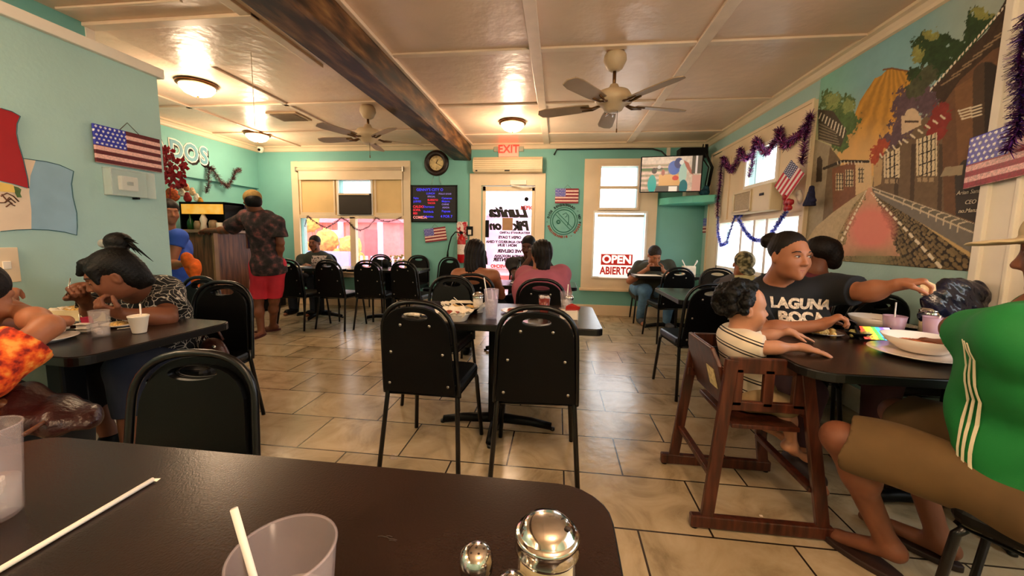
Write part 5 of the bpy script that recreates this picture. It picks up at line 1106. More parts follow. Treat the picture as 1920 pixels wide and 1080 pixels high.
class Person:
    def __init__(P, name, label, skin, b=1., scale=1., fem=False):
        P.root = empty(name, (0, 0, 0), 0, label, 'person'); P.sk = skin; P.b = b; P.S = scale; P.fem = fem; P.j = {}; P.lb = b
    def torso(P, pel, neck, face, shw=.185, hipw=.095, twist=0., seat=True, sh_drop=.045):
        pel, neck = A3(pel), A3(neck); up = nv(neck-pel); a = math.radians(face); r = np.array([math.cos(a), math.sin(a), 0]); r = nv(r-up*(r@up)); f = np.cross(up, r)
        a2 = math.radians(face+twist); r2 = np.array([math.cos(a2), math.sin(a2), 0]); r2 = nv(r2-up*(r2@up)*.8)
        P.j.update(pel=pel, neck=neck, up=up, r=r, f=np.cross(r, up)*-1, r2=r2)
        P.j['f'] = np.cross(up, r); f2 = np.cross(up, r2); P.j['f2'] = f2
        s = P.S; P.j['shL'] = neck-r2*shw*s*P.b**.5-up*sh_drop*s; P.j['shR'] = neck+r2*shw*s*P.b**.5-up*sh_drop*s
        P.j['hiL'] = pel-r*hipw*s; P.j['hiR'] = pel+r*hipw*s; return P
    def leg(P, side, knee, ankle, toe=None):
        P.j['kn'+side] = A3(knee); P.j['an'+side] = A3(ankle)
        if toe is None: d = P.j['f'].copy(); d[2] = 0; toe = A3(ankle)+nv(d)*.16*P.S+np.array([0, 0, -.045])
        P.j['to'+side] = A3(toe); return P
    def legs_seated(P, spread=.06, fwd=.42, tuck=.0):
        s = P.S; f = P.j['f'].copy(); f[2] = 0; f = nv(f); r = P.j['r']
        for q, sd in ((-1, 'L'), (1, 'R')):
            k = P.j['hi'+sd]+f*fwd*s+r*q*spread*s+np.array([0, 0, .02]); an = k-f*(.03+tuck)*s; an[2] = .075; P.leg(sd, k, an)
        return P
    def arm(P, side, wrist, pole, l1=.285, l2=.255, el=None):
        s = P.S; sh = P.j['sh'+side]; P.j['wr'+side] = A3(wrist); P.j['el'+side] = A3(el) if el is not None else ik(sh, wrist, l1*s, l2*s, pole); return P
    def body_sdf(P, arms=True, legs=True):
        S_ = SDF(); j, s, b = P.j, P.S, P.b; R = np.stack([j['r'], j['f'], j['up']], 1); R2 = np.stack([j['r2'], j['f2'], j['up']], 1); L = np.linalg.norm(j['neck']-j['pel'])
        at_ = lambda t, y=0: j['pel']+j['up']*L*t+j['f']*y*s
        T = SDF()
        T.ell(at_(.02, -.01), (.165*b*s, .125*b*s, .13*s), .05, R); T.ell(at_(.33, .01*b), (.142*b*s, .115*b*s, .15*s), .06, R); T.ell(at_(.68, 0), (.155*b*s, .112*b*s, .17*s), .06, R2)
        if P.fem:
            for q in (-1, 1): T.ell(at_(.62, .095*b)+j['r2']*q*.07*s, (.062*b*s, .055*b*s, .06*s), .04, R2)
        mid = (j['shL']+j['shR'])/2
        T.cone(mid*.25+j['shL']*.75, mid*.25+j['shR']*.75, .062*s, .062*s, .06); T.ell(j['neck']-j['up']*.03*s-j['f']*.02, (.11*s, .07*s, .05*s), .05, R2)
        T.ell(at_(.8, -.045)+j['r2']*0, (.14*b*s, .06*s, .1*s), .05, R2)
        P.T = T; S_.p += T.p
        if arms:
            for sd in 'LR':
                if 'wr'+sd not in j: continue
                S_.ell(j['sh'+sd], .058*s*b**.4, .04); S_.cone(j['sh'+sd], j['el'+sd], .051*s*b**.5, .040*s*b**.4, .03)
                S_.cone(j['el'+sd], j['wr'+sd], .041*s*b**.4, .0265*s, .02); m = j['el'+sd]*.72+j['wr'+sd]*.28; S_.ell(m, .043*s*b**.4, .03)
        if legs:
            for sd in 'LR':
                if 'kn'+sd not in j: continue
                S_.cone(j['hi'+sd], j['kn'+sd], .088*s*P.lb**.6, .058*s*P.lb**.3, .04); S_.cone(j['kn'+sd], j['an'+sd], .054*s*P.lb**.3, .036*s, .03)
                m = j['kn'+sd]*.65+j['an'+sd]*.35-j['f']*.02*s; S_.ell(m, .054*s*P.lb**.3, .04)
                d = nv(j['to'+sd]-j['an'+sd]); h_ = j['an'+sd]+np.array([0, 0, -.035*s])-d*.03; S_.cone(j['an'+sd], h_, .036*s, .034*s, .02); S_.cone(h_+np.array([0, 0, -.002]), j['to'+sd], .034*s, .026*s, .02)
                S_.cone(j['to'+sd], j['to'+sd]+d*.04*s, .026*s, .02*s, .02)
        return S_
    def neckhead(P, S_, H, r=.052):
        b_ = H.p(0, -.02, -.055); S_.cone(P.j['neck']-P.j['up']*.03, b_, r*P.S*1.12*P.b**.3, r*P.S*P.b**.2, .03)
    def shirt(P, m, sleeve=.62, hem=-.1, off=.011, neck=.07, neckf=.02, vox=.007, fold=.004, name='shirt', seed=1, flare=0., pose_arms='LR', vneck=None):
        s, j, b = P.S, P.j, P.b; C = SDF(); C.p += P.T.p
        for sd in pose_arms:
            if 'wr'+sd not in j: continue
            C.ell(j['sh'+sd], .058*s*b**.4, .04); a, e = j['sh'+sd], j['el'+sd]; wr = j['wr'+sd]
            if sleeve <= 1: q = a+(e-a)*sleeve; d = nv(e-a); C.cone(a, q+d*.03, .054*s*b**.5+flare*.3, (.050)*s*b**.4+flare, .03, clip=(d, float(q@d)))
            else:
                C.cone(a, e, .054*s*b**.5, .044*s*b**.4, .03); q = e+(wr-e)*(sleeve-1); d = nv(wr-e); C.cone(e, q+d*.03, .045*s*b**.4, .036*s, .03, clip=(d, float(q@d)))
        if hem < -.02: C.ell(j['pel']-j['up']*.06*s, (.168*b*s, .13*b*s, .12*s), .04, np.stack([j['r'], j['f'], j['up']], 1))
        if neck: C.ell(j['neck']+j['up']*.035*s+j['f']*neckf*s, (neck*s, neck*s, .06*s), .01, np.stack([j['r2'], j['f2'], j['up']], 1), '-')
        if vneck: C.cone(j['neck']+j['up']*.02*s+j['f']*.06*s, j['neck']-j['up']*vneck*s+j['f']*.13*s, .055*s, .01*s, .005, None, '-')
        hp = j['pel']+j['up']*hem*s
        return C.build(name, m, P.root, vox, off, cuts=[(-j['up'], float(-(hp@j['up'])))], disp=folds(fold, 9, seed) if fold else None)
    def pants(P, m, length=2., off=.012, vox=.008, fold=.004, name='trousers', waist=.12, flare=0.):
        s, j, b = P.S, P.j, P.b; C = SDF(); R = np.stack([j['r'], j['f'], j['up']], 1)
        w_ = j['pel']+j['up']*waist*s; C.ell(j['pel']+j['up']*.0, (.165*b*s, .125*b*s, .13*s), .05, R, '+', (j['up'], float(w_@j['up'])))
        for sd in 'LR':
            h_, k_, a_ = j['hi'+sd], j['kn'+sd], j['an'+sd]
            if length <= 1: q = h_+(k_-h_)*length; d = nv(k_-h_); C.cone(h_, q+d*.03, .092*s*P.lb**.6, (.072+flare)*s*P.lb**.3, .04, clip=(d, float(q@d)))
            else: C.cone(h_, k_, .090*s*P.lb**.6, .062*s*P.lb**.3, .04); q = k_+(a_-k_)*(length-1); d = nv(a_-k_); C.cone(k_, q+d*.03, .062*s*P.lb**.3, (.05+flare)*s, .03, clip=(d, float(q@d)))
        return C.build(name, m, P.root, vox, off, disp=folds(fold, 8, 4))
    def shoes(P, m, off=.008, vox=.006, sole=None, sides='LR'):
        for sd in sides:
            j, s = P.j, P.S
            if 'to'+sd not in j: continue
            d = nv(j['to'+sd]-j['an'+sd]); d[2] = 0; d = nv(d); a = j['an'+sd].copy(); a[2] = .045; C = SDF(); C.cone(a-d*.03, a+d*.15*s, .04*s, .034*s, .03).cone(j['an'+sd], a-d*.02, .038*s, .04*s, .02)
            C.build('shoe', m, P.root, vox, off, cuts=[((0, 0, -1), -.004), ((0, 0, 1), .1)])
def glasses(H, root, r=.022):
    mb = MB()
    for q in (-1, 1):
        mb.tube([H.p(q*.032+r*math.cos(a), .1, .006+r*.8*math.sin(a)) for a in np.linspace(0, 2*PI, 14)[:-1]], .0018, 5, closed=True); mb.tube([H.p(q*.056, .098, .01), H.p(q*.08, .02, .01)], .0018, 5)
    mb.build('glasses', BLKS, root)

# ---------- the mother in the printed shirt, arm stretched out
def mother():
    P = Person('person', 'woman in black printed T-shirt, hair in a bun, stretching her arm over the table', SK_A, 1.45, 1.0, True)
    hd = px(1480, 482, Y=2.28); P.torso((1.44, 2.50, .50), (hd[0]-.005, 2.40, hd[2]-.155), 186, shw=.19, twist=-4)
    P.j['shL'] = px(1562, 542, Y=2.3); P.j['shR'] = px(1408, 566, Y=2.36)
    P.legs_seated(.1, .42, -.0)
    P.arm('L', px(1682, 534, Y=2.03), (0, .1, -1), el=px(1625, 548, Y=2.14)); P.arm('R', px(1538, 610, Y=2.02), (-.6, 0, -1), el=px(1425, 622, Y=2.1))
    B = P.body_sdf(); H = Head(hd, (.22, -.95, -.03), s=1.04); H.gz = -.9
    H.skull(B, jaw=1.16); P.neckhead(B, H, .058)
    hand(B, P.j['wrL'], px(1735, 527, Y=1.98)-P.j['wrL'], (-.2, .2, -1), (-.5, -1, .2), (1.0, .9, .7), 1., thumb=.9)
    hand(B, P.j['wrR'], px(1568, 596, Y=2.0)-P.j['wrR'], (.2, -.1, -1), (-.3, .8, .8), (.9, .8, .5), .95, thumb=.9)
    B.build('body', P.sk, P.root, .0045)
    H.face_parts(P.root)
    T = mat('black_tshirt', '#101013', .85, var=.1, scale=20); P.shirt(T, .72, -.12, .012, .075, .03, .006, .005, 'tshirt', 3, .012, vneck=.06)
    P.pants(mat('maroon_trousers', '#3B1C22', .8, var=.1), 1.75, vox=.008)
    P.shoes(mat('dark_sandal', '#2C1A14', .6))
    h = SDF(); H.e(h, (0, -.022, .052), (.083, .096, .088), .02); H.e(h, (0, .095, -.005), (.058, .05, .066), .02, '-'); H.e(h, (0, -.03, -.1), (.1, .1, .05), .03, '-')
    H.e(h, (.03, -.1, .085), (.042, .046, .042), .012); H.k(h, (.055, -.105, .085), (.03, -.13, .07), .028, .03, .01)
    for q in (-1, 1): H.k(h, (q*.072, .008, .03), (q*.078, -.002, .0), .010, .005, .012)
    h.build('hair', HAIRN, P.root, .0045, disp=lambda X, Y, Z: .0012*np.sin(X*420+Z*160)*np.sin(Z*300+Y*200))
    # printed lettering on the chest
    f = P.j['f2']; up = P.j['up']; c0 = px(1480, 572, Y=2.2)
    f = nv((.12, -1, .12)); r_v = nv((1, .16, 0)); u_v = nv(np.cross(r_v, f)*-1) if np.cross(r_v, f)[2] < 0 else nv(np.cross(r_v, f))
    PR = mat('shirt_print', '#D8C2A8', .8, var=.2, scale=90)
    o1 = text('print_lettering', 'LAGUNA', PR, Vector(c0)+Vector((.085, 0, .0)), r_v, u_v, .054, P.root, ext=.002, bold=.004, sx=.95)
    o2 = text('print_lettering', 'BOCA', PR, Vector(c0)+Vector((.085, 0, -.075)), r_v, u_v, .054, P.root, ext=.002, bold=.004)
    for o in (o1, o2):   # wrap the print on the cloth
        bm = bmesh.new(); bm.from_mesh(o.data); bmesh.ops.triangulate(bm, faces=bm.faces); bmesh.ops.subdivide_edges(bm, edges=[e for e in bm.edges if e.calc_length() > .006], cuts=2, use_grid_fill=False); bm.to_mesh(o.data); bm.free()
        sw = o.modifiers.new('wrap', 'SHRINKWRAP'); sw.target = [c for c in P.root.children if c.name.startswith('tshirt')][0]; sw.wrap_method = 'PROJECT'; sw.use_project_y = True; sw.use_positive_direction = True; sw.use_negative_direction = True; sw.wrap_mode = 'ABOVE_SURFACE'; sw.offset = .003
    er = MB().tube([H.p(-.082, -.002, -.036+0), H.p(-.086, .003, -.045), H.p(-.084, .0, -.05)], .002, 6).build('earring', CHROME, P.root)
    return P
mother()

# ---------- toddler
def toddler():
    s = .56; P = Person('toddler', 'toddler with dark curly hair and striped shirt sitting in the high chair', SK_C, 1.2, s)
    hd = px(1396, 580, Y=1.84); P.torso((.885, 1.84, .53), (.845, 1.84, hd[2]-.115), -90, shw=.16, hipw=.09)
    j = P.j; P.leg('L', (1.02, 1.93, .50), (1.06, 1.93, .32), (1.12, 1.93, .27)); P.leg('R', (1.02, 1.75, .50), (1.06, 1.75, .32), (1.12, 1.75, .27))
    P.arm('R', px(1503, 651, Y=1.72), (0, -.5, -1), el=px(1437, 652, Y=1.71)); P.arm('L', px(1478, 622, Y=1.94), (0, .5, -1), el=px(1432, 632, Y=1.97))
    B = P.body_sdf(); H = Head(hd, (.93, -.1, .02), s=.84); H.skull(B, jaw=1.2); H.e(B, (0, .03, .05), (.07, .062, .07), .02); P.neckhead(B, H, .07)
    for q in (-1, 1): H.e(B, (q*.038, .055, -.045), (.03, .03, .03), .02)
    hand(B, j['wrR'], px(1552, 664, Y=1.69)-j['wrR'], (0, 0, -1), (0, 1, 0), (.08, .1, .1), .66, thumb=.1); hand(B, j['wrL'], px(1516, 634, Y=1.93)-j['wrL'], (0, 0, -1), (0, -1, 0), (.08, .1, .1), .66, thumb=.1)
    B.build('body', SK_C, P.root, .004); H.gz = 0; H.face_parts(P.root, brow=.0025)
    T = mat('striped_shirt', '#E2D2BC', .85, var=0); tc = node(T, 'ShaderNodeTexCoord'); sp = node(T, 'ShaderNodeSeparateXYZ'); link(T, tc.outputs['Object'], sp.inputs[0])
    m1 = node(T, 'ShaderNodeMath'); m1.operation = 'MULTIPLY_ADD'; link(T, sp.outputs['Z'], m1.inputs[0]); m1.inputs[1].default_value = 17; mm = node(T, 'ShaderNodeMath'); mm.operation = 'MULTIPLY'; link(T, sp.outputs['X'], mm.inputs[0]); mm.inputs[1].default_value = 5; link(T, mm.outputs[0], m1.inputs[2])
    fr = node(T, 'ShaderNodeMath'); fr.operation = 'FRACT'; link(T, m1.outputs[0], fr.inputs[0]); rp = node(T, 'ShaderNodeValToRGB'); rp.color_ramp.interpolation = 'CONSTANT'; cr = rp.color_ramp
    cr.elements[0].color = (*lin('#E2D2BC'), 1); cr.elements[1].position = .55; cr.elements[1].color = (*lin('#1D1516'), 1)
    for p_, c_ in ((.66, '#E2D2BC'), (.78, '#1D1516'), (.86, '#E2D2BC')): e = cr.elements.new(p_); e.color = (*lin(c_), 1)
    link(T, fr.outputs[0], rp.inputs[0]); link(T, rp.outputs[0], bsdf(T).inputs['Base Color'])
    P.shirt(T, .75, -.0, .008, .08, 0, .005, .002, 'striped_shirt', 5, .012)
    P.pants(mat('khaki_toddler', '#A08660', .85, var=.08), 1.1, .008, .006, .003)
    h = SDF(); H.e(h, (0, -.03, .05), (.088, .105, .09), .02); rg = np.random.default_rng(3)
    for i in range(70):
        th = rg.uniform(0, 2*PI); ph = rg.uniform(-.75, 1.5); v = np.array([math.cos(th)*math.cos(ph), math.sin(th)*math.cos(ph), math.sin(ph)]); 
        if v[1] > .45 and v[2] < .55: continue
        c = v*np.array([.095, .112, .1])+np.array([0, -.03, .045]); rr = rg.uniform(.018, .03); h.ell(H.p(*c), rr*H.s, .012)
    H.e(h, (0, .115, -.03), (.075, .07, .085), .015, '-')
    h.build('curly_hair', HAIRB, P.root, .004, disp=lambda X, Y, Z: .0025*np.sin(X*330+Y*90)*np.sin(Y*310+Z*60)*np.sin(Z*340))
toddler()

# ---------- man in the green shirt with side stripes
def greenman():
    P = Person('person', 'man in green striped-side shirt and khaki shorts seated with his back to the camera', SK_B, 1.4, .97)
    P.lb = .95; P.torso((1.41, 1.2, .53), (1.33, 1.2, 1.04), 33, shw=.16)
    kn = px(1575, 822, Y=1.44); P.leg('L', kn, px(1662, 1015, Y=1.46), px(1572, 1006, Z=.03)); P.leg('R', (1.42, 1.70, .52), (1.5, 1.56, .09), (1.4, 1.72, .03))
    P.arm('L', px(1822, 630, Y=1.68), (-1, 0, -.4), el=px(1800, 618, Y=1.42)); P.arm('R', (1.62, 1.75, .80), (1, 0, -.6))
    B = P.body_sdf(); H = Head((1.47, 1.27, 1.2), (-.6, .8, -.12), s=1.05); H.skull(B); P.neckhead(B, H, .06)
    hand(B, P.j['wrL'], (.3, .9, -.3), (.5, 0, -.8), (1, 0, .3), (.7, .8, .5)); hand(B, P.j['wrR'], (0, 1, -.1), (-.5, 0, -.8), (-1, 0, .3), (.7, .8, .5))
    B.build('body', P.sk, P.root, .006)
    G = mat('green_jersey', '#0A7030', .75, var=.05, scale=6, bump=.15, bscale=300); sh = P.shirt(G, .72, .0, .014, .07, 0, .006, .010, 'shirt', 8, .012)
    P.pants(mat('khaki_shorts', '#5C4526', .85, var=.1, scale=6), .95, .016, .007, .012, 'shorts', .12, .014)
    # three cream side stripes lying on the shirt
    SM = mat('cream_stripe', '#E9DDBE', .8, var=0); j = P.j
    for k in range(3):
        pts = []
        for t in np.linspace(-.04, .9, 16):
            c = j['pel']+(j['neck']-j['pel'])*t; d = nv(-j['r']*1.0+j['f']*(.75-.13*k)); pts.append(Vector(c+d*.26))
        mb = MB()
        for i in range(len(pts)-1): mb.add([pts[i]-Vector(j['f'])*.006, pts[i]+Vector(j['f'])*.006, pts[i+1]+Vector(j['f'])*.006, pts[i+1]-Vector(j['f'])*.006], [(0, 1, 2, 3)])
        o = mb.build('side_stripe', SM, P.root); sw = o.modifiers.new('wrap', 'SHRINKWRAP'); sw.target = sh; sw.wrap_method = 'NEAREST_SURFACEPOINT'; sw.wrap_mode = 'ABOVE_SURFACE'; sw.offset = .003
        so = o.modifiers.new('thick', 'SOLIDIFY'); so.thickness = .002
    # cap, sandals
    CAPM = mat('beige_cap', '#B7A584', .85, var=.06); c = SDF(); H.e(c, (0, -.01, .065), (.092, .108, .085), .01); H.e(c, (0, .0, -.03), (.15, .15, .075), .005, '-'); H.e(c, (0, .13, .045), (.075, .075, .009), .01); c.build('cap', CAPM, P.root, .006)
    h = SDF(); H.e(h, (0, -.03, .02), (.082, .092, .085), .02); H.e(h, (0, .085, -.01), (.09, .09, .12), .01, '-'); h.build('hair', HAIRB, P.root, .006)
    for sd in 'LR':
        an, to = P.j['an'+sd].copy(), P.j['to'+sd].copy(); d = nv((to-an)*np.array([1, 1, 0])); a = an.copy(); a[2] = .012; MBo = MB(); st = np.cross(d, (0, 0, 1)); ol = []
        for q in np.linspace(0, 2*PI, 24)[:-1]: ol.append(tuple((a+d*(.07+.145*math.cos(q))+st*.052*math.sin(q)*(1+.15*math.cos(q)))[:2]))
        bmobj('sandal', holed(ol, None, .024), mat('brown_sandal', '#2A1710', .6, var=.1), P.root, Matrix.Translation((0, 0, .001)), bevel=.006)
greenman()
# ---------- man seated behind in camouflage cap, reading
def seated(name, label, skin, hd, Yh, face, lean=.1, b=1.1, s=1., fem=False, hs=1., up=None, spread=.08, fd=None, hup=(0, 0, 1), pelz=.5, neckoff=(0, 0)):
    P = Person(name, label, skin, b, s, fem); c = px(hd[0], hd[1], Y=Yh); a = math.radians(face); f = np.array([-math.sin(a), math.cos(a), 0])
    neck = c-np.array([0, 0, .165*s])-f*.03+np.array([neckoff[0], neckoff[1], 0]); pel = neck-f*lean; pel[2] = max(pelz, neck[2]-.52*s); P.torso(pel, neck, face); P.legs_seated(spread)
    P.H = Head(c, fd if fd is not None else tuple(f), hup, hs); return P
def finish(P, vox=.007, neckr=.052, face=True, jaw=1., eyes=True, half=False, hands=()):
    B = P.body_sdf(); P.H.skull(B, face, jaw); P.neckhead(B, P.H, neckr)
    for h_ in hands: hand(B, *h_)
    P.body = B.build('body', P.sk, P.root, vox)
    if face: P.H.face_parts(P.root, eyes=eyes, half=half)
def short_hair(P, m, vox=.006, off=(.081, .1, .088), line=.012, nm='hair'):
    h = SDF(); H = P.H; H.e(h, (0, -.014, .042), off, .02); H.e(h, (0, .1, -.012), (.085, .06, .075), .012, '-'); H.e(h, (0, -.03, -.12), (.1, .12, .07), .02, '-')
    h.build(nm, m, P.root, vox, disp=lambda X, Y, Z: .001*np.sin(X*500)*np.sin(Y*480)*np.sin(Z*510))
def capman():
    P = seated('person', 'man in camouflage cap and grey dark-sleeved shirt reading a paper, head bowed', SK_A, (1393, 498), 3.98, 168, .16, 1.15, fd=(-.12, -.78, -.6), hup=(0, -.5, 1))
    P.j['shL'] = px(1436, 532, Y=4.12); P.j['shR'] = px(1352, 536, Y=4.12)
    P.arm('L', px(1420, 548, Y=3.86), (.5, -.2, -1)); P.arm('R', px(1366, 545, Y=3.84), (-.6, -.2, -1))
    finish(P, half=True, hands=[(P.j['wrL'], (-.6, -.6, .1), (-.3, -.2, 1), (0, 0, 1)), (P.j['wrR'], (.6, -.6, .1), (.3, -.2, 1), (0, 0, 1))])
    m = mat('grey_raglan', '#4A4548', .85, var=.06); P.shirt(m, .3, -.1, .012, .07, .02, .008, .004, 'shirt', 4)
    C = SDF()
    for sd in 'LR': a, e = P.j['sh'+sd], P.j['el'+sd]; q = a+(e-a)*.85; d = nv(e-a); C2 = SDF(); C2.ell(a, .066, .03); C2.cone(a, q+d*.02, .06, .054, .02, clip=(d, float(q@d))); C2.build('sleeve', mat('navy_sleeve', '#1B1E2C', .85, var=.06), P.root, .008, .014)
    P.pants(mat('dark_jeans', '#1F2430', .85, var=.08)); P.shoes(BLK); short_hair(P, HAIRB)
    H = P.H; cm = mat('camouflage_cap', '#5A5540', .85, var=0); ramp_noise(cm, ['#2B2A1E', '#5E5A3C', '#8C8464', '#A99F80'], 22, 3, pos=[.38, .48, .55, .65])
    c = SDF(); H.e(c, (0, -.01, .06), (.09, .105, .082), .01); H.e(c, (0, 0, -.03), (.14, .14, .07), .005, '-'); H.e(c, (0, .12, .045), (.072, .075, .009), .01); c.build('cap', cm, P.root, .006)
capman()
def bunwoman():
    P = seated('person', 'woman with large loose bun and dark red top, back turned, behind the pointing woman', SK_B, (1530, 478), 2.92, -12, .05, 1.15, fem=True, fd=(-.45, .85, -.05))
    P.j['shL'] = px(1500, 528, Y=2.9); P.arm('L', (1.75, 3.2, .79), (-1, 0, -.5)); P.arm('R', (2.08, 3.2, .79), (1, 0, -.5))
    finish(P, hands=[(P.j['wrL'], (.2, 1, 0), (0, 0, -1), (1, 0, 0)), (P.j['wrR'], (-.2, 1, 0), (0, 0, -1), (-1, 0, 0))])
    P.shirt(mat('dark_red_top', '#5A1A22', .8, var=.1), .3, -.12, .01, .09, 0, .008, .003, 'top', 2); P.pants(mat('dark_jeans', '#1F2430', .85, var=.08)); P.shoes(BLK)
    h = SDF(); H = P.H; H.e(h, (0, -.03, .045), (.084, .097, .088), .02); H.e(h, (0, .1, -.02), (.08, .065, .08), .012, '-')
    c = px(1562, 478, Y=2.86); h.ell(c, (.055, .06, .085), .02); h.ell(c+np.array([-.01, 0, .06]), .045, .02); h.ell(c+np.array([.01, .0, -.06]), .04, .02); h.build('hair', HAIRN, P.root, .006, disp=lambda X, Y, Z: .002*np.sin(X*300+Z*90)*np.sin(Z*260+Y*150))
bunwoman()
def phoneman():
    P = seated('person', 'grey haired man in olive T-shirt and jeans looking down at a phone', SK_A, (1227, 479), 5.58, 184, .24, 1.35, 1.06, hs=1.08, fd=(.12, -.8, -.5), hup=(0, -.4, 1))
    P.j['shL'] = px(1254, 497, Y=5.76); P.j['shR'] = px(1198, 499, Y=5.76); P.leg('R', (1.24, 5.5, .52), (1.24, 5.74, .08), (1.24, 5.55, .03))
    P.arm('L', px(1243, 507, Y=5.55), (.8, 0, -.7)); P.arm('R', px(1212, 506, Y=5.55), (-.8, 0, -.7))
    finish(P, half=True, hands=[(P.j['wrL'], (-.7, -.3, .3), (-.2, .6, .5), (0, 0, 1), (.8, .9, .6)), (P.j['wrR'], (.7, -.3, .3), (.2, .6, .5), (0, 0, 1), (.8, .9, .6))])
    P.shirt(mat('olive_tshirt', '#35362C', .85, var=.06), .75, -.14, .012, .07, .02, .008, .004, 'tshirt', 6, .008); P.pants(mat('blue_jeans', '#52789A', .85, var=.12, scale=12)); P.shoes(mat('grey_shoe', '#4A4A4C', .7)); short_hair(P, HAIRG)
    ph = P.root; tag(MB().box(tuple(px(1229, 504, Y=5.46)), (.075, .01, .15), Matrix.Rotation(-.7, 3, 'X') @ Matrix.Rotation(PI/2, 3, 'Y')).build('mobile_phone', BLK, bevel=.003), 'black mobile phone held by the grey haired man', 'phone')
phoneman()
def tanwoman():
    P = seated('person', 'bare shouldered woman with shoulder length dark hair, back to the camera', SK_A, (893, 474), 3.5, 0, .03, .88, fem=True, fd=(.3, .95, 0))
    P.arm('L', (-.83, 3.86, .8), (-.3, 0, -1)); P.arm('R', (-.6, 3.86, .8), (.3, 0, -1))
    finish(P, .007, hands=[(P.j['wrL'], (.5, 1, 0), (0, 0, -1), (1, 0, 0)), (P.j['wrR'], (-.3, 1, 0), (0, 0, -1), (-1, 0, 0))])
    C = SDF(); C.p += P.T.p; j = P.j; q = j['pel']+j['up']*.3; C.build('strapless_top', mat('tan_top', '#9A6238', .8, var=.06), P.root, .008, .008, cuts=[(j['up'], float(q@j['up'])), (-j['up'], float(-((j['pel']-j['up']*.08)@j['up'])))])
    P.pants(mat('grey_trousers', '#3C3A38', .85, var=.08)); P.shoes(BLK)
    h = SDF(); H = P.H; H.e(h, (0, -.02, .04), (.088, .102, .092), .02); H.e(h, (0, .105, -.02), (.085, .062, .085), .012, '-')
    H.k(h, (0, -.05, .0), (0, -.075, -.15), .082, .07, .03); H.k(h, (.045, -.02, -.02), (.075, -.01, -.15), .05, .035, .02); H.k(h, (-.045, -.03, -.02), (-.08, -.04, -.17), .05, .035, .02); H.k(h, (.0, -.08, -.1), (.02, -.09, -.21), .05, .03, .03); H.k(h, (.06, .05, .0), (.08, .05, -.1), .02, .012, .02)
    h.build('long_hair', HAIRN, P.root, .006, disp=lambda X, Y, Z: .003*np.sin(X*240+4*np.sin(Z*14)))
tanwoman()
def pinkperson():
    P = seated('person', 'broad person in dusty pink sleeveless top with short dark hair, back to the camera', SK_A, (1015, 478), 3.22, 6, .04, 1.5, fd=(-.3, .95, 0))
    P.j['shL'] = px(984, 517, Y=3.24); P.j['shR'] = px(1053, 515, Y=3.24)
    P.arm('L', (-.32, 3.7, .8), (-.3, 0, -1)); P.arm('R', (.06, 3.7, .8), (.3, 0, -1))
    finish(P, .008, .06, hands=[(P.j['wrL'], (.5, 1, 0), (0, 0, -1), (1, 0, 0)), (P.j['wrR'], (-.3, 1, 0), (0, 0, -1), (-1, 0, 0))])
    P.shirt(mat('dusty_pink_top', '#A4586A', .85, var=.05), .12, -.12, .012, .085, 0, .008, .004, 'sleeveless_top', 3); P.pants(mat('grey_trousers', '#3C3A38', .85, var=.08)); P.shoes(BLK)
    h = SDF(); H = P.H; H.e(h, (0, -.022, .04), (.09, .105, .093), .02); H.e(h, (0, .105, -.02), (.085, .06, .08), .012, '-'); H.k(h, (0, -.05, -.02), (0, -.06, -.1), .07, .058, .03); h.build('hair', HAIRN, P.root, .006, disp=lambda X, Y, Z: .003*np.sin(X*230+4*np.sin(Z*16)))
pinkperson()
def faceman():
    P = seated('person', 'dark skinned man facing the camera across the table, hand held to his mouth', SK_D, (991, 462), 4.44, 180, .06, 1.1, fd=(-.2, -.9, -.25))
    P.arm('R', px(994, 484, Y=4.27), (-1, 0, -.8), el=px(968, 520, Y=4.26)); P.arm('L', (-.15, 4.2, .79), (1, 0, -.6))
    finish(P, hands=[(P.j['wrR'], (.15, .0, 1), (0, 1, 0), (1, 0, 0), (1., 1., .6)), (P.j['wrL'], (-.8, -.5, 0), (0, 0, -1), (0, 1, 0))])
    P.shirt(mat('black_tshirt', '#101013', .85, var=.1, scale=20), .6, -.12, .012, .07, .02, .008, .004, 'tshirt', 6); P.pants(mat('dark_jeans', '#1F2430', .85, var=.08)); P.shoes(BLK); short_hair(P, HAIRB)
faceman()
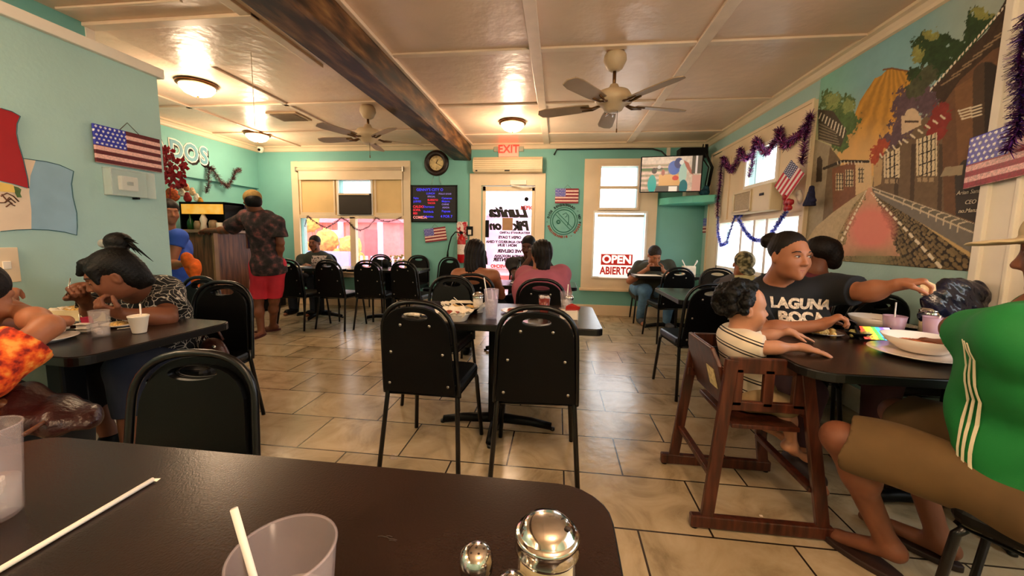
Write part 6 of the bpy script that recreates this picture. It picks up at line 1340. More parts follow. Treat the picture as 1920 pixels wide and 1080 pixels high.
def windowman():
    P = seated('person', 'bearded man in dark T-shirt with pale print, seated in front of the pink window', SK_B, (590, 456), 5.72, 180, .04, 1.35, fd=(.05, -1, -.08))
    P.j['shL'] = px(614, 486, Y=5.76); P.j['shR'] = px(566, 486, Y=5.76)
    P.arm('R', px(574, 497, Y=5.45), (-1, 0, -.8)); P.arm('L', px(604, 514, Y=5.56), (1, 0, -.8))
    finish(P, hands=[(P.j['wrR'], (.8, -.5, .0), (0, 0, -1), (0, -1, 0)), (P.j['wrL'], (-.8, -.5, 0), (0, 0, 1), (0, -1, 0))])
    P.shirt(mat('dark_print_shirt', '#232A26', .85, var=.1), .7, -.14, .012, .07, .02, .008, .004, 'tshirt', 7, .01); P.pants(mat('dark_jeans', '#1F2430', .85, var=.08)); P.shoes(BLK); short_hair(P, HAIRB, line=0)
    b_ = SDF(); H = P.H; H.e(b_, (0, .03, -.07), (.056, .055, .046), .01); H.e(b_, (0, .06, .0), (.08, .06, .05), .008, '-'); H.e(b_, (0, .095, -.062), (.022, .02, .01), .005, '-'); b_.build('beard', HAIRB, P.root, .005)
    pm = mat('shirt_graphic', '#D9CFCB', .8, var=0); ramp_noise(pm, ['#20201F', '#D9CFCB', '#D9CFCB', '#8A6A6A'], 26, 3, pos=[.4, .46, .6, .66])
    o = MB().box(tuple(px(592, 490, Y=5.56)), (.2, .006, .17)).build('chest_print', pm, P.root)
    bm = bmesh.new(); bm.from_mesh(o.data); bm.faces.ensure_lookup_table(); bmesh.ops.subdivide_edges(bm, edges=bm.edges, cuts=6, use_grid_fill=True); bm.to_mesh(o.data); bm.free()
    sw = o.modifiers.new('wrap', 'SHRINKWRAP'); sw.target = [c for c in P.root.children if c.name.startswith('tshirt')][0]; sw.wrap_method = 'PROJECT'; sw.use_project_y = True; sw.use_positive_direction = True; sw.use_negative_direction = True; sw.offset = .004
windowman()
def standing():
    P = Person('person', 'man standing in patterned dark shirt, red shorts, cap and flip-flops, reaching to the counter', SK_B, 1.0, 1.0)
    a = px(496, 610, Y=4.2); pel = px(503, 497, Y=4.15); neck = px(488, 398, Y=4.05); P.torso(pel, neck, 22, shw=.2)
    P.j['shL'] = px(462, 407, Y=4.05); P.j['shR'] = px(519, 418, Y=4.1)
    P.arm('L', px(388, 432, Y=4.3), (0, 0, -1), el=px(425, 432, Y=4.15)); P.arm('R', px(523, 494, Y=4.2), (1, 0, 0), el=px(526, 455, Y=4.1))
    P.leg('L', px(484, 563, Y=4.15), px(490, 622, Y=4.12), px(478, 630, Z=.03)); P.leg('R', px(514, 562, Y=4.25), px(512, 610, Y=4.36), px(500, 617, Z=.03))
    B = P.body_sdf(); P.H = Head(px(474, 379, Y=4.0), (-.75, .6, -.25), s=1.02); P.H.skull(B); P.neckhead(B, P.H, .056)
    hand(B, P.j['wrL'], (-1, .3, -.1), (0, 0, -1), (0, 1, 0), (.3, .4, .3)); hand(B, P.j['wrR'], (-.1, 0, -1), (-1, 0, 0), (0, 1, 0), (.5, .6, .4)); B.build('body', P.sk, P.root, .007)
    m = mat('patterned_shirt', '#2B2426', .85, var=0); ramp_noise(m, ['#171416', '#2E2628', '#54393A', '#8C4A48'], 14, 6, pos=[.35, .5, .6, .72]); P.shirt(m, .75, -.1, .022, .075, 0, .008, .006, 'shirt', 9, .02)
    P.pants(mat('red_shorts', '#C2283A', .8, var=.08, scale=6), .9, .010, .007, .006, 'shorts', .1, .004)
    C = SDF(); w_ = mat('white_piping', '#E2C6BE', .8, var=0); h_, k_ = P.j['hiL'], P.j['knL']; MB().tube([h_+(-.115, -.0, 0), (h_+k_)/2+(-.115, -.0, 0), k_+(-.105, 0, .03)], .008, 6, flat=.5).build('side_stripe', w_, P.root)
    H = P.H; cm = mat('tan_cap', '#8F7440', .85, var=.15, scale=30); c = SDF(); H.e(c, (0, -.01, .05), (.09, .105, .085), .01); H.e(c, (0, 0, -.045), (.14, .14, .07), .005, '-'); H.e(c, (0, .12, .03), (.07, .07, .009), .01); c.build('cap', cm, P.root, .006)
    h = SDF(); H.e(h, (0, -.035, .0), (.083, .088, .085), .02); H.e(h, (0, .09, 0), (.1, .09, .14), .01, '-'); h.build('hair', HAIRB, P.root, .006)
    for sd in 'LR':
        an, to = P.j['an'+sd], P.j['to'+sd]; d = nv((to-an)*np.array([1, 1, 0])); a = an.copy(); a[2] = 0; st = np.cross(d, (0, 0, 1)); ol = [tuple((a+d*(.06+.145*math.cos(q))+st*.05*math.sin(q))[:2]) for q in np.linspace(0, 2*PI, 22)[:-1]]
        bmobj('flip_flop', holed(ol, None, .02), mat('maroon_sandal', '#4A1A18', .6), P.root, Matrix.Translation((0, 0, .001)))
standing()
def blueperson():
    P = Person('person', 'person in blue top half hidden by the partition, orange cloth over the arm', SK_A, 1.15, 1.0, True)
    P.torso(px(318, 545, Y=3.5), px(318, 437, Y=3.5), -130, shw=.18); P.j['shL'] = px(336, 444, Y=3.4); P.j['shR'] = px(295, 446, Y=3.6)
    P.leg('L', px(330, 600, Y=3.5), px(330, 645, Y=3.5), px(336, 660, Y=3.4)); P.leg('R', px(315, 600, Y=3.6), px(312, 640, Y=3.6), px(318, 650, Y=3.5))
    P.arm('L', px(352, 495, Y=3.25), (1, 0, -1), el=px(347, 500, Y=3.4)); P.arm('L', px(352, 494, Y=3.2), (0, 0, -1), el=px(318, 497, Y=3.3))
    B = P.body_sdf(); P.H = Head(px(316, 398, Y=3.5), (.8, -.3, -.1)); P.H.skull(B); P.neckhead(B, P.H); hand(B, P.j['wrL'], (.9, -.2, -.2), (0, 0, -1), (0, 1, 0)); B.build('body', P.sk, P.root, .008)
    P.shirt(mat('blue_top', '#2E54B8', .8, var=.05), .35, -.1, .012, .08, .02, .009, .004, 'top', 3); P.pants(mat('black_trousers', '#0E0E10', .85, var=.1), 1.9); h = SDF(); H = P.H; H.e(h, (0, -.02, .045), (.09, .108, .095), .02); H.e(h, (0, .12, -.04), (.08, .06, .075), .01, '-'); H.e(h, (0, -.04, -.03), (.085, .07, .1), .02); h.build('hair', HAIRN, P.root, .008)
    tag(SDF().cone(px(352, 484, Y=3.18), px(367, 505, Y=3.15), .05, .045, .03).cone(px(365, 500, Y=3.15), px(370, 535, Y=3.15), .04, .025, .03).cone(px(350, 488, Y=3.2), px(362, 530, Y=3.18), .03, .02, .03).build('orange_cloth', mat('orange_cloth', '#D9601A', .9, var=.15, scale=20), None, .008, disp=folds(.012, 22, 3)), 'bright orange cloth hanging over an arm beside the wooden counter', 'cloth')
blueperson()
def floralwoman():
    P = Person('person', 'woman in black and white floral blouse bent over her food, holding a fork', SK_B, 1.25, 1.02, True)
    hd = px(213, 517, Y=1.62); P.torso((-2.38, 2.05, .5), px(262, 545, Y=1.80), 172, shw=.18)
    P.j['shL'] = px(312, 548, Y=1.88); P.j['shR'] = px(196, 545, Y=1.86)
    P.leg('L', (-2.2, 1.66, .52), (-2.15, 1.62, .08), (-2.12, 1.48, .03)); P.leg('R', (-2.5, 1.66, .52), (-2.45, 1.75, .08), (-2.4, 1.6, .03))
    P.arm('L', px(226, 588, Y=1.60), (1, 0, -1), el=px(312, 596, Y=1.74)); P.arm('R', px(156, 560, Y=1.62), (-.4, 0, -1), el=px(182, 588, Y=1.74))
    B = P.body_sdf(); P.H = H = Head(hd, (-.55, -.70, -.40), (-.15, -.3, .9), s=.98); H.skull(B, jaw=1.2); P.neckhead(B, H, .06)
    hand(B, P.j['wrL'], px(184, 574, Y=1.53)-P.j['wrL'], (-.2, .3, 1), (-.2, -1, .3), (.9, 1.0, .7), .95, thumb=1.); hand(B, P.j['wrR'], px(138, 528, Y=1.56)-P.j['wrR'], (.8, -.4, 0), (.2, -1, .2), (1.1, 1, .8), 1., thumb=.9)
    B.build('body', P.sk, P.root, .005); H.face_parts(P.root, eyes=False)
    m = mat('floral_blouse', '#141416', .8, var=0); tc = node(m, 'ShaderNodeTexCoord'); nz = node(m, 'ShaderNodeTexNoise'); nz.inputs['Scale'].default_value = 9; nz.inputs['Detail'].default_value = 2; ad = node(m, 'ShaderNodeVectorMath'); ad.operation = 'MULTIPLY_ADD'; link(m, tc.outputs['Object'], nz.inputs['Vector'])
    link(m, nz.outputs['Color'], ad.inputs[0]); ad.inputs[1].default_value = (.18, .18, .18); link(m, tc.outputs['Object'], ad.inputs[2])
    vo = node(m, 'ShaderNodeTexVoronoi'); vo.feature = 'DISTANCE_TO_EDGE'; vo.inputs['Scale'].default_value = 26; link(m, ad.outputs[0], vo.inputs['Vector']); rp = node(m, 'ShaderNodeValToRGB'); cr = rp.color_ramp; cr.elements[0].position = .015; cr.elements[0].color = (*lin('#C9C0B0'), 1); cr.elements[1].position = .06; cr.elements[1].color = (*lin('#101012'), 1)
    link(m, vo.outputs['Distance'], rp.inputs[0]); link(m, rp.outputs[0], bsdf(m).inputs['Base Color'])
    P.shirt(m, .72, -.14, .014, .075, .0, .006, .005, 'floral_blouse', 3, .02); P.pants(mat('navy_trousers', '#1C2233', .85, var=.08), 1.55); P.shoes(BLK)
    h = SDF(); H.e(h, (0, -.02, .045), (.085, .102, .09), .02); H.e(h, (0, .112, -.04), (.068, .055, .07), .02, '-'); H.e(h, (0, -.05, -.02), (.08, .075, .09), .03); b0 = px(221, 449, Y=1.66)
    h.ell(b0+np.array([0, 0, -.012]), (.056, .052, .048), .02); H.k(h, (0, .06, .09), (0, .095, .06), .03, .014, .02); H.k(h, (-.05, .05, .06), (-.07, .06, .0), .025, .008, .02); H.k(h, (.05, .05, .06), (.078, .04, .0), .025, .01, .02); H.e(h, (.085, -.008, -.02), (.02, .02, .035), .006, '-')
    H.k(h, (0, -.07, -.03), (0, -.1, -.08), .06, .03, .03)
    h.build('hair', HAIRB, P.root, .005, disp=lambda X, Y, Z: .0014*np.sin(X*300+Y*200)*np.sin(Z*260+Y*100))
    mb = MB()
    for k in range(9):
        s0 = b0+np.array([.03, 0, -.01]); e0 = s0+np.array([.07+.03*math.sin(k), .01*k-.03, .02-.015*k]); mb.tube([s0, (s0+e0)/2+(0, 0, .012), e0], [.008, .006, .001], 5)
    mb.build('loose_strands', HAIRB, P.root)
    c = SDF(); c.ell(b0+np.array([-.045, -.03, -.02]), (.03, .012, .022), .01); c.build('hair_clip', mat('silver_clip', '#B9B4B0', .3, metal=.6), P.root, .004)
    fk = px(133, 533, Y=1.55); tag(MB().tube([fk+(-.0, 0, .03), fk+(-.004, -.01, -.03), fk+(-.012, -.02, -.06)], [.003, .003, .006], 6, flat=.5).build('fork', CHROME), 'metal fork in the raised hand of the woman in the floral blouse', 'fork')
floralwoman()
def orangeperson():
    P = Person('person', 'person in orange flowered blouse at the left edge, dark hair, forearm raised', SK_A, .95, .92, True)
    P.torso((-1.98, .84, .5), px(-70, 622, Y=.98), 8, shw=.17); P.j['shR'] = px(-28, 700, Y=.93)
    P.arm('L', (-2.05, 1.35, .84), (-1, 0, 0)); P.arm('R', px(5, 566, Y=1.2), (1, 0, -1), el=px(90, 612, Y=1.08))
    P.legs_seated(.06)
    B = P.body_sdf(); P.H = H = Head(px(-62, 560, Y=1.06), (.15, .95, -.3)); H.skull(B); P.neckhead(B, H); hand(B, P.j['wrR'], (-.7, .5, .3), (0, .3, -1), (0, -1, 0)); B.build('body', P.sk, P.root, .006)
    m = mat('orange_blouse', '#D95A18', .8, var=0); ramp_noise(m, ['#7A1206', '#D2400E', '#E8691A', '#F2A046'], 34, 3, pos=[.36, .46, .56, .68]); P.shirt(m, .62, -.24, .014, .08, 0, .006, .008, 'flowered_blouse', 5, .02)
    P.pants(mat('black_trousers', '#0E0E10', .85, var=.1)); P.shoes(BLK); h = SDF(); H.e(h, (0, -.02, .045), (.09, .106, .095), .02); H.e(h, (0, .11, -.03), (.075, .06, .08), .02, '-'); H.k(h, (.05, -.03, 0), (.075, -.05, -.2), .05, .035, .03); H.k(h, (-.04, -.05, 0), (-.05, -.06, -.2), .06, .05, .03); h.build('long_hair', HAIRN, P.root, .006, disp=lambda X, Y, Z: .0016*np.sin(X*380+3*np.sin(Z*14)))
orangeperson()
# ================================================================== THINGS ON THE TABLES
TZ = .7502
CUPM = mat('clear_plastic', '#E0D0D6', .12, var=0, alpha=.13, spec=.4); GLS = mat('tumbler_glass', '#F2E6E0', .06, var=0, alpha=.14, spec=.6)
PUR_C = mat('mauve_plastic', '#D9AFC4', .2, var=0, alpha=.5, spec=.5); ICE = mat('ice', '#F4ECE6', .15, var=.05, alpha=.45, scale=60); WAT = mat('icy_water', '#D9CFCB', .1, var=0, alpha=.35)
REDD = mat('red_drink', '#7A1A08', .15, var=.1); BERRY = mat('berry_drink', '#4A0E18', .15, var=.1); STRAW = mat('straw_white', '#F3E9DF', .4, var=0, alpha=.9); STY = mat('styrofoam', '#EFE3D2', .75, var=.02, bump=.1, bscale=200)
WCH = mat('white_china', '#EBDDCF', .2, var=.02, spec=.6); FOIL = mat('foil', '#CFC8C0', .28, metal=.9, var=.1, scale=90, bump=1.0, bscale=70); PAP = mat('deli_paper', '#E6D9C4', .75, var=.06, scale=20); RICE = mat('rice_food', '#D9A860', .7, var=.3, scale=90, bump=.6, bscale=120); MEAT = mat('red_food', '#8A3018', .6, var=.35, scale=70, bump=.6, bscale=100); GUAC = mat('guacamole', '#B8B070', .7, var=.25, scale=80, bump=.5, bscale=90)
SUG = mat('sugar', '#D8C08E', .6, var=.06, scale=90); SALT = mat('salt', '#CFC4B4', .6, var=.1, scale=90)
def P3(x, y, z=TZ): p = at(x, y, Z=z); return p
def tumbler(p, r0, r1, h, label, m=CUPM, fill=None, fm=None, ice=0, straw=None, name='plastic_cup', seed=1):
    t = empty(name, p, 0, label, 'cup'); w_ = .0016
    MB().lathe([(0, .001), (r0-.004, .001), (r0, .006), (r1, h), (r1-w_*1.6, h), (r0-w_, .009), (0, .006)], n=40).build('cup_wall', m, t)
    MB().tube([(r1*math.cos(a), r1*math.sin(a), h) for a in np.linspace(0, 2*PI, 36)[:-1]], .0013, 6, closed=True).build('rim', m, t)
    if fill: f = fill; MB().lathe([(0, .008), (r0-.003, .008), (r0+(r1-r0)*f-.003, h*f), (0, h*f)], n=28).build('drink', fm or WAT, t)
    if ice:
        rg = random.Random(seed); mb = MB()
        for k in range(ice): z = rg.uniform(.02, h*(fill or .5)); a = rg.uniform(0, 6.28); rr = rg.uniform(0, max(.004, r0-.018)); mb.box((rr*math.cos(a), rr*math.sin(a), z), (.019, .019, .017), Euler((rg.random()*3, rg.random()*3, 0)).to_matrix())
        mb.build('ice_cubes', ICE, t, bevel=.003)
    if straw: MB().tube([Vector((straw[0]*.1-.0, 0, .01)), Vector(straw)], .0034, 10).build('straw', STRAW, t)
    return t
def shaker(p, label, h=.095, r=.017, fillm=SALT, cat='salt shaker'):
    t = empty('salt_shaker', p, 0, label, cat)
    MB().lathe([(0, 0), (r*1.15, 0), (r*1.2, .006), (r*1.05, .03), (r*.95, h*.6), (r*1.0, h*.74)], n=8 if False else 20).build('glass_body', GLS, t); MB().lathe([(0, .004), (r*.95, .004), (r*.82, h*.5), (0, h*.5)], n=16).build('contents', fillm, t)
    c = MB().lathe([(r*1.02, h*.70), (r*1.08, h*.71), (r*1.06, h*.73), (r*1.09, h*.75), (r*1.07, h*.77), (r*1.12, h*.79), (r*1.1, h*.86), (r*.95, h*.94), (r*.6, h*.985), (0, h)], n=28).build('metal_cap', CHROME, t)
    mb = MB()
    for k in range(7): a = k*PI/3; q = 0 if k == 6 else r*.5; mb.ell((q*math.cos(a), q*math.sin(a), h*(1.0 if k == 6 else .984)), (.0017, .0017, .0014), n=8, m=6)
    mb.build('holes', INK, c); return t
def dispenser(p, label, s=1., fillm=SUG):
    t = empty('sugar_dispenser', p, 0, label, 'sugar dispenser'); N_ = 24
    mb = MB(); prof = [(.034, 0), (.036, .005), (.0345, .02), (.0335, .09), (.0345, .108)]; vs = []
    for r, z in prof:
        for k in range(N_*2): a = PI*k/N_; q = r*(1+(.018 if k % 4 < 2 else -.01)*(1 if .01 < z < .1 else 0)); vs.append((q*math.cos(a)*s, q*math.sin(a)*s, z*s))
    n = N_*2; mb.add(vs, [(i*n+k, i*n+(k+1) % n, (i+1)*n+(k+1) % n, (i+1)*n+k) for i in range(len(prof)-1) for k in range(n)]+[tuple(range(n))], True); mb.build('glass_jar', GLS, t)
    MB().lathe([(0, .003*s), (.032*s, .003*s), (.0315*s, .098*s), (0, .094*s)], n=24).build('sugar', fillm, t)
    c = MB().lathe([(.036*s, .100*s), (.0385*s, .1015*s), (.0375*s, .104*s), (.0365*s, .112*s), (.0375*s, .1175*s), (.0385*s, .119*s), (.0365*s, .122*s), (.034*s, .1225*s), (.0325*s, .1245*s), (.030*s, .129*s), (.025*s, .1335*s), (.017*s, .1365*s), (0, .1385*s)], n=48).build('metal_lid', CHROME, t)
    MB().ell((.0235*s, -.008*s, .1346*s), (.0036*s, .003*s, .0022*s), Euler((0, .55, 0)).to_matrix(), n=12, m=8).build('spout_hole', INK, c); MB().tube([(.0165*s, .004*s, .1368*s), (.0195*s, .008*s, .1362*s)], .0006*s, 5).build('flap_slot', INK, c)
    return t
def plate(p, r, label, food=None, fr=.6, bowl=False, parent=None, seed=0, h=None, fh=.012, m=None, cat=None, name=None):
    h = h or (.055 if bowl else .014); t = empty(name or ('bowl' if bowl else 'plate'), p, 0, label, cat or ('bowl' if bowl else 'plate')); m = m or WCH
    if bowl: pr = [(0, .0), (r*.5, .0), (r*.55, .004), (r*.85, h*.55), (r, h), (r*.97, h), (r*.8, h*.55), (r*.48, .01), (0, .008)]
    else: pr = [(0, 0), (r*.6, 0), (r*.7, h*.4), (r, h), (r*.99, h+.003), (r*.68, h*.4+.003), (0, .003)]
    MB().lathe(pr, n=48).build('dish', m, t)
    if food:
        s_ = SDF(); rg = np.random.default_rng(seed+3); z0 = h*.55 if bowl else .006
        for k in range(16): a = rg.uniform(0, 6.28); q = rg.uniform(0, r*fr); s_.ell((q*math.cos(a), q*math.sin(a), z0+rg.uniform(0, fh*.5)), (r*.2, r*.2, fh), .01)
        s_.build('food', food, t, .004, disp=lambda X, Y, Z: .0015*np.sin(X*400)*np.sin(Y*380))
    return t
def paperbasket(p, L, W, rz, label, food, m=BLK, seed=1):
    t = empty('food_basket', p, rz, label, 'basket')
    def oval(a, b, n=36): return [(a*abs(math.cos(q))**.75*math.copysign(1, math.cos(q)), b*abs(math.sin(q))**.75*math.copysign(1, math.sin(q))) for q in np.linspace(0, 2*PI, n+1)[:-1]]
    vs = []; n = 36
    for f, z in ((.72, .0), (.74, .002), (.95, .04), (1.0, .045), (.97, .045), (.9, .036), (.7, .006)): vs += [(a*f, b*f, z) for a, b in oval(L, W)]
    MB().add(vs, [(i*n+k, i*n+(k+1) % n, (i+1)*n+(k+1) % n, (i+1)*n+k) for i in range(6) for k in range(n)]+[tuple(range(n))[::-1]], True).build('basket_shell', m, t)
    rg = np.random.default_rng(seed); vs = []
    for j, (f, z) in enumerate(((.0, .018), (.5, .017), (.85, .03), (1.02, .05), (1.12, .058))): vs += [(a*f*(1+.06*rg.normal()*(j > 2)), b*f*(1+.06*rg.normal()*(j > 2)), z+.007*rg.normal()*(j > 1)) for a, b in oval(L, W)]
    MB().add(vs, [(i*n+k, i*n+(k+1) % n, (i+1)*n+(k+1) % n, (i+1)*n+k) for i in range(4) for k in range(n)]).build('paper_liner', PAP, t)
    s_ = SDF()
    for k in range(18): s_.ell((rg.uniform(-.6, .6)*L, rg.uniform(-.5, .5)*W, .026+rg.uniform(0, .012)), (.02, .018, .012), .008)
    s_.build('food', food, t, .004, disp=lambda X, Y, Z: .002*np.sin(X*300)*np.sin(Y*280)); return t
def crumple(p, r, label, m, name, cat, seed=1, flat=.5, vox=.0045):
    rg = np.random.default_rng(seed); s_ = SDF()
    for k in range(14): s_.ell(rg.normal(0, 1, 3)*np.array([r*.4, r*.35, r*.1])+np.array([0, 0, r*flat*.6]), (r*.45, r*.4, r*flat*.55), .008)
    return tag(s_.build(name, m, None, vox, cuts=[((0, 0, -1), 0.)], disp=lambda X, Y, Z: .004*np.abs(np.sin(X*120+Y*60+seed))+.003*np.sin(Y*170+Z*130), loc=p), label, cat)
def flatbox(name, p, d, rz, m, label, cat, bevel=.001, z=0): return tag(MB().box((0, 0, d[2]/2), d).build(name, m, bevel=bevel, loc=Vector(p)+Vector((0, 0, z)), rz=rz), label, cat)

# ---- foreground table
c1 = at(532, 1030, Z=.915); tumbler((c1.x, c1.y, TZ), .034, .047, .165, 'clear plastic cup of ice water with a white straw on the foreground table', ice=9, fill=.62, straw=(-.053, .002, .20))
tumbler((-.905, .475, TZ), .034, .043, .155, 'cloudy plastic cup cut off by the left edge on the foreground table', ice=4, fill=.4, seed=5)
a, b = at(287, 899, Z=.755), at(-60, 1103, Z=.755); mb = MB().tube([a, b], .0042, 12); o = mb.build('paper_straw', mat('wrapped_straw', '#F4EADB', .6, var=.02)); tag(o, 'long white straw in its wrapper lying across the foreground table', 'straw')
MB().add([a+Vector((-.002, -.003, 0)), a+Vector((-.002, .003, 0)), a+Vector((.012, .004, .001)), a+Vector((.01, -.002, -.002))], [(0, 1, 2, 3)]).build('torn_wrapper_end', mat('wrapped_straw', '#F4EADB', .6), o)
s1 = at(893, 1030, Z=.845); shaker((s1.x, s1.y, TZ), 'salt shaker with a shiny perforated cap, left of the big sugar dispenser', .098, .0185)
s2 = at(962, 1088, Z=.845); shaker((s2.x, s2.y, TZ), 'second shaker cut by the lower picture edge, in front of the sugar dispenser', .098, .0185, INK)
d1 = at(1027, 966, Z=.893); dispenser((d1.x, d1.y, TZ), 'large glass sugar dispenser with domed chrome lid on the foreground table')
q = P3(727, 1009); mb = MB()
for (x0, y0, x1, y1) in ((-.017, .001, -.006, .002), (-.008, .002, .004, -.001), (.002, -.001, .016, -.002), (-.004, .004, .006, .003), (.004, -.004, .015, -.004)): mb.tube([(x0, y0, 0), ((x0+x1)/2, (y0+y1)/2+.001, 0), (x1, y1, 0)], .0008, 5)
tag(mb.build('dark_smear', INK, loc=q), 'thin dark smear mark on the foreground table top', 'mark')

# ---- centre table
p = P3(921, 597); tumbler(p, .033, .043, .172, m=mat('frosted_plastic', '#D9CCE2', .2, var=0, alpha=.3, spec=.4), label='tall clear cup full of crushed ice with a straw on the centre table', fill=.6, ice=22, straw=(-.042, -.012, .24), seed=3)
p = P3(1020, 592); tumbler(p, .029, .039, .125, 'cup of dark red iced drink on the centre table', fill=.86, fm=REDD, m=mat('thin_clear_plastic', '#D9C4C0', .1, var=0, alpha=.04, spec=.3), straw=None, ice=0, seed=4); mb = MB()
for k in range(8): mb.box((p.x+random.uniform(-.025, .025), p.y+random.uniform(-.02, .02), TZ+.112), (.02, .018, .014), Euler((random.random(), random.random(), 1)).to_matrix())
tag(mb.build('ice', ICE, bevel=.003), 'ice floating on the dark red drink', 'ice', kind='stuff')
p = P3(1061, 585); tumbler(p, .030, .041, .13, 'clear cup of ice water with short straw behind the right centre chair', fill=.6, ice=20, straw=(.01, -.0, .18), seed=6)
shaker(P3(1026, 585)+Vector((.14, .04, 0)), 'small salt shaker beside the clear ice water cup on the centre table', .11, .024)
dispenser(P3(896, 586), 'sugar dispenser standing behind the tall cup on the centre table', .95, SALT)
paperbasket(P3(868, 586), .125, .085, .1, 'paper lined black basket with chips behind the tall cup', RICE, seed=2)
text('lettering', 'FRESH CUT', STY, P3(866, 594)+Vector((0, -.082, .022)), (1, .1, 0), (0, -.3, 1), .013, [o for o in bpy.data.objects if o.name == 'food_basket'][0], ext=.001)
paperbasket(P3(852, 600), .095, .07, -.1, 'small oval paper plate with leftovers left on the centre table', MEAT, m=WCH, seed=5)
plate(P3(964, 586), .085, 'white plate with red leftovers behind the tall cup', MEAT, .5, seed=3)
flatbox('menu_card', P3(968, 604), (.13, .11, .001), .1, mat('lilac_paper', '#D9B6E0', .6, var=.08, scale=30), 'lilac printed card lying on the centre table', 'card')
nh = empty('napkin_holder', P3(1066, 598), 0, 'clear napkin holder with red packets on the centre table', 'napkin holder'); mb = MB()
for a in ((-.055, .055, -.035, -.032, 0, .06), (-.055, .055, .032, .035, 0, .06), (-.055, -.052, -.035, .035, 0, .06), (.052, .055, -.035, .035, 0, .06)): mb.bx(*a)
mb.build('holder', GLS, nh); MB().bx(-.05, .05, -.028, .028, .003, .052).build('napkins', PAP, nh); mb = MB()
for k in range(5): mb.box((.01+k*.006, -.02+k*.008, .066), (.06, .003, .035), Euler((.3, .1*k, .2)).to_matrix())
mb.build('packets', mat('red_packet', '#A8261C', .5, var=.1), nh)
crumple(P3(775, 592), .05, 'crumpled napkin near the left centre chair handle', PAP, 'napkin', 'napkin', 3); crumple(P3(1005, 596), .045, 'crumpled paper seen through the right centre chair handle', PAP, 'napkin', 'napkin', 6)
fk = P3(872, 588)+Vector((0, -.02, .05)); tag(MB().tube([fk, fk+Vector((-.05, .01, .035)), fk+Vector((-.07, .015, .05))], .0035, 6, flat=.5).build('plastic_fork', STY), 'white plastic fork sticking out of the chip basket', 'fork')

# ---- left table
tl = lambda x, y: at(x, y, Z=TZ)
p = tl(262, 624); t = empty('styrofoam_cup', p, 0, 'white styrofoam cup with a straw on the left table', 'cup'); MB().lathe([(0, .001), (.024, .001), (.0255, .004), (.037, .075), (.039, .077), (.039, .083), (.036, .084), (.034, .076), (.0235, .006), (0, .005)], n=40).build('cup_wall', STY, t); MB().tube([(0, .01, .01), (.0, .012, .135)], .0034, 10).build('straw', STRAW, t); MB().lathe([(0, .07), (.033, .07)], n=24).build('drink', mat('horchata', '#D8C4A8', .3), t)
p = tl(190, 631); tumbler(p, .030, .035, .118, 'clear ribbed tumbler with a little water on the left table', m=GLS, fill=.35, ice=2, name='tumbler')
p = tl(310, 597); crumple(p, .065, 'crumpled aluminium foil on the right end of the left table', FOIL, 'foil', 'foil', 2, .45)
cd = empty('condiment_caddy', tl(152, 622), .2, 'small metal caddy with white and pink sweetener packets on the left table', 'caddy'); mb = MB()
mb.bx(-.06, .06, -.035, .035, 0, .006); [mb.tube([(sx*.058, -.033, z), (sx*.058, .033, z)], .0025, 6) for sx in (-1, 0, 1) for z in (.02, .04)]; [mb.tube([(-.058, sy*.033, z), (.058, sy*.033, z)], .0025, 6) for sy in (-1, 1) for z in (.02, .04)]; mb.tube([(0, 0, 0), (0, 0, .085)], .003, 6); mb.build('wire_rack', STEEL, cd)
MB().bx(.006, .052, -.028, .028, .006, .045).build('white_packets', WCH, cd, bevel=.002); mb = MB(); [mb.box((.02+.006*k, .01-.006*k, .055), (.045, .003, .03), Euler((.2, .1*k-.2, .1)).to_matrix()) for k in range(4)]; mb.build('pink_packets', mat('crimson_packet', '#9A1C3A', .5), cd); MB().bx(-.052, -.008, -.026, .026, .006, .042).build('dark_jar', mat('dark_amber', '#3A2010', .2), cd, bevel=.008)
plate(tl(82, 640), .105, 'stack of white plates beside the orange blouse on the left table', None, h=.018); crumple(tl(92, 632)+Vector((0, 0, .014)), .06, 'white napkin heaped on the plates by the orange blouse', WCH, 'napkin', 'napkin', 8, .8)
bx_ = empty('takeout_box', tl(172, 596), .35, 'open cream takeout box with sandwich behind the tumbler on the left table', 'box'); BXM = mat('cream_box', '#DCC79C', .7, var=.05)
mb = MB()
for a in ((-.13, .13, -.1, .1, 0, .004), (-.13, .13, -.1, -.096, 0, .06), (-.13, .13, .096, .1, 0, .06), (-.13, -.126, -.1, .1, 0, .06), (.126, .13, -.1, .1, 0, .06)): mb.bx(*a)
mb.build('box', BXM, bx_); mb = MB().box((0, .12, .095), (.26, .004, .1), Matrix.Rotation(-.6, 3, 'X')); mb.build('lid', BXM, bx_); s_ = SDF()
for k in range(9): s_.ell((-.09+.022*k, .01*math.sin(k*2), .045), (.025, .05, .02), .01)
s_.build('sandwich', RICE, bx_, .005); crumple(tl(118, 600), .07, 'crumpled cream wrapper left of the takeout box', PAP, 'wrapper', 'wrapper', 5, .8)
t = empty('sauce_jar', tl(254, 598), 0, 'little cream jar with dark top behind the styrofoam cup', 'jar'); MB().lathe([(0, 0), (.022, 0), (.024, .01), (.022, .045), (.016, .055), (.016, .07)], n=20).build('jar_body', WCH, t); MB().lathe([(.0165, .066), (.018, .067), (.018, .078), (0, .079)], n=20).build('jar_lid', mat('dark_amber', '#3A2010', .2), t)
plate(tl(226, 612), .07, 'white plate with crumbs between tumbler and styrofoam cup', RICE, .4, seed=7); crumple(tl(238, 604)+Vector((0, 0, .015)), .035, 'small piece of foil beside the sauce jar', FOIL, 'foil', 'foil', 9, .6)
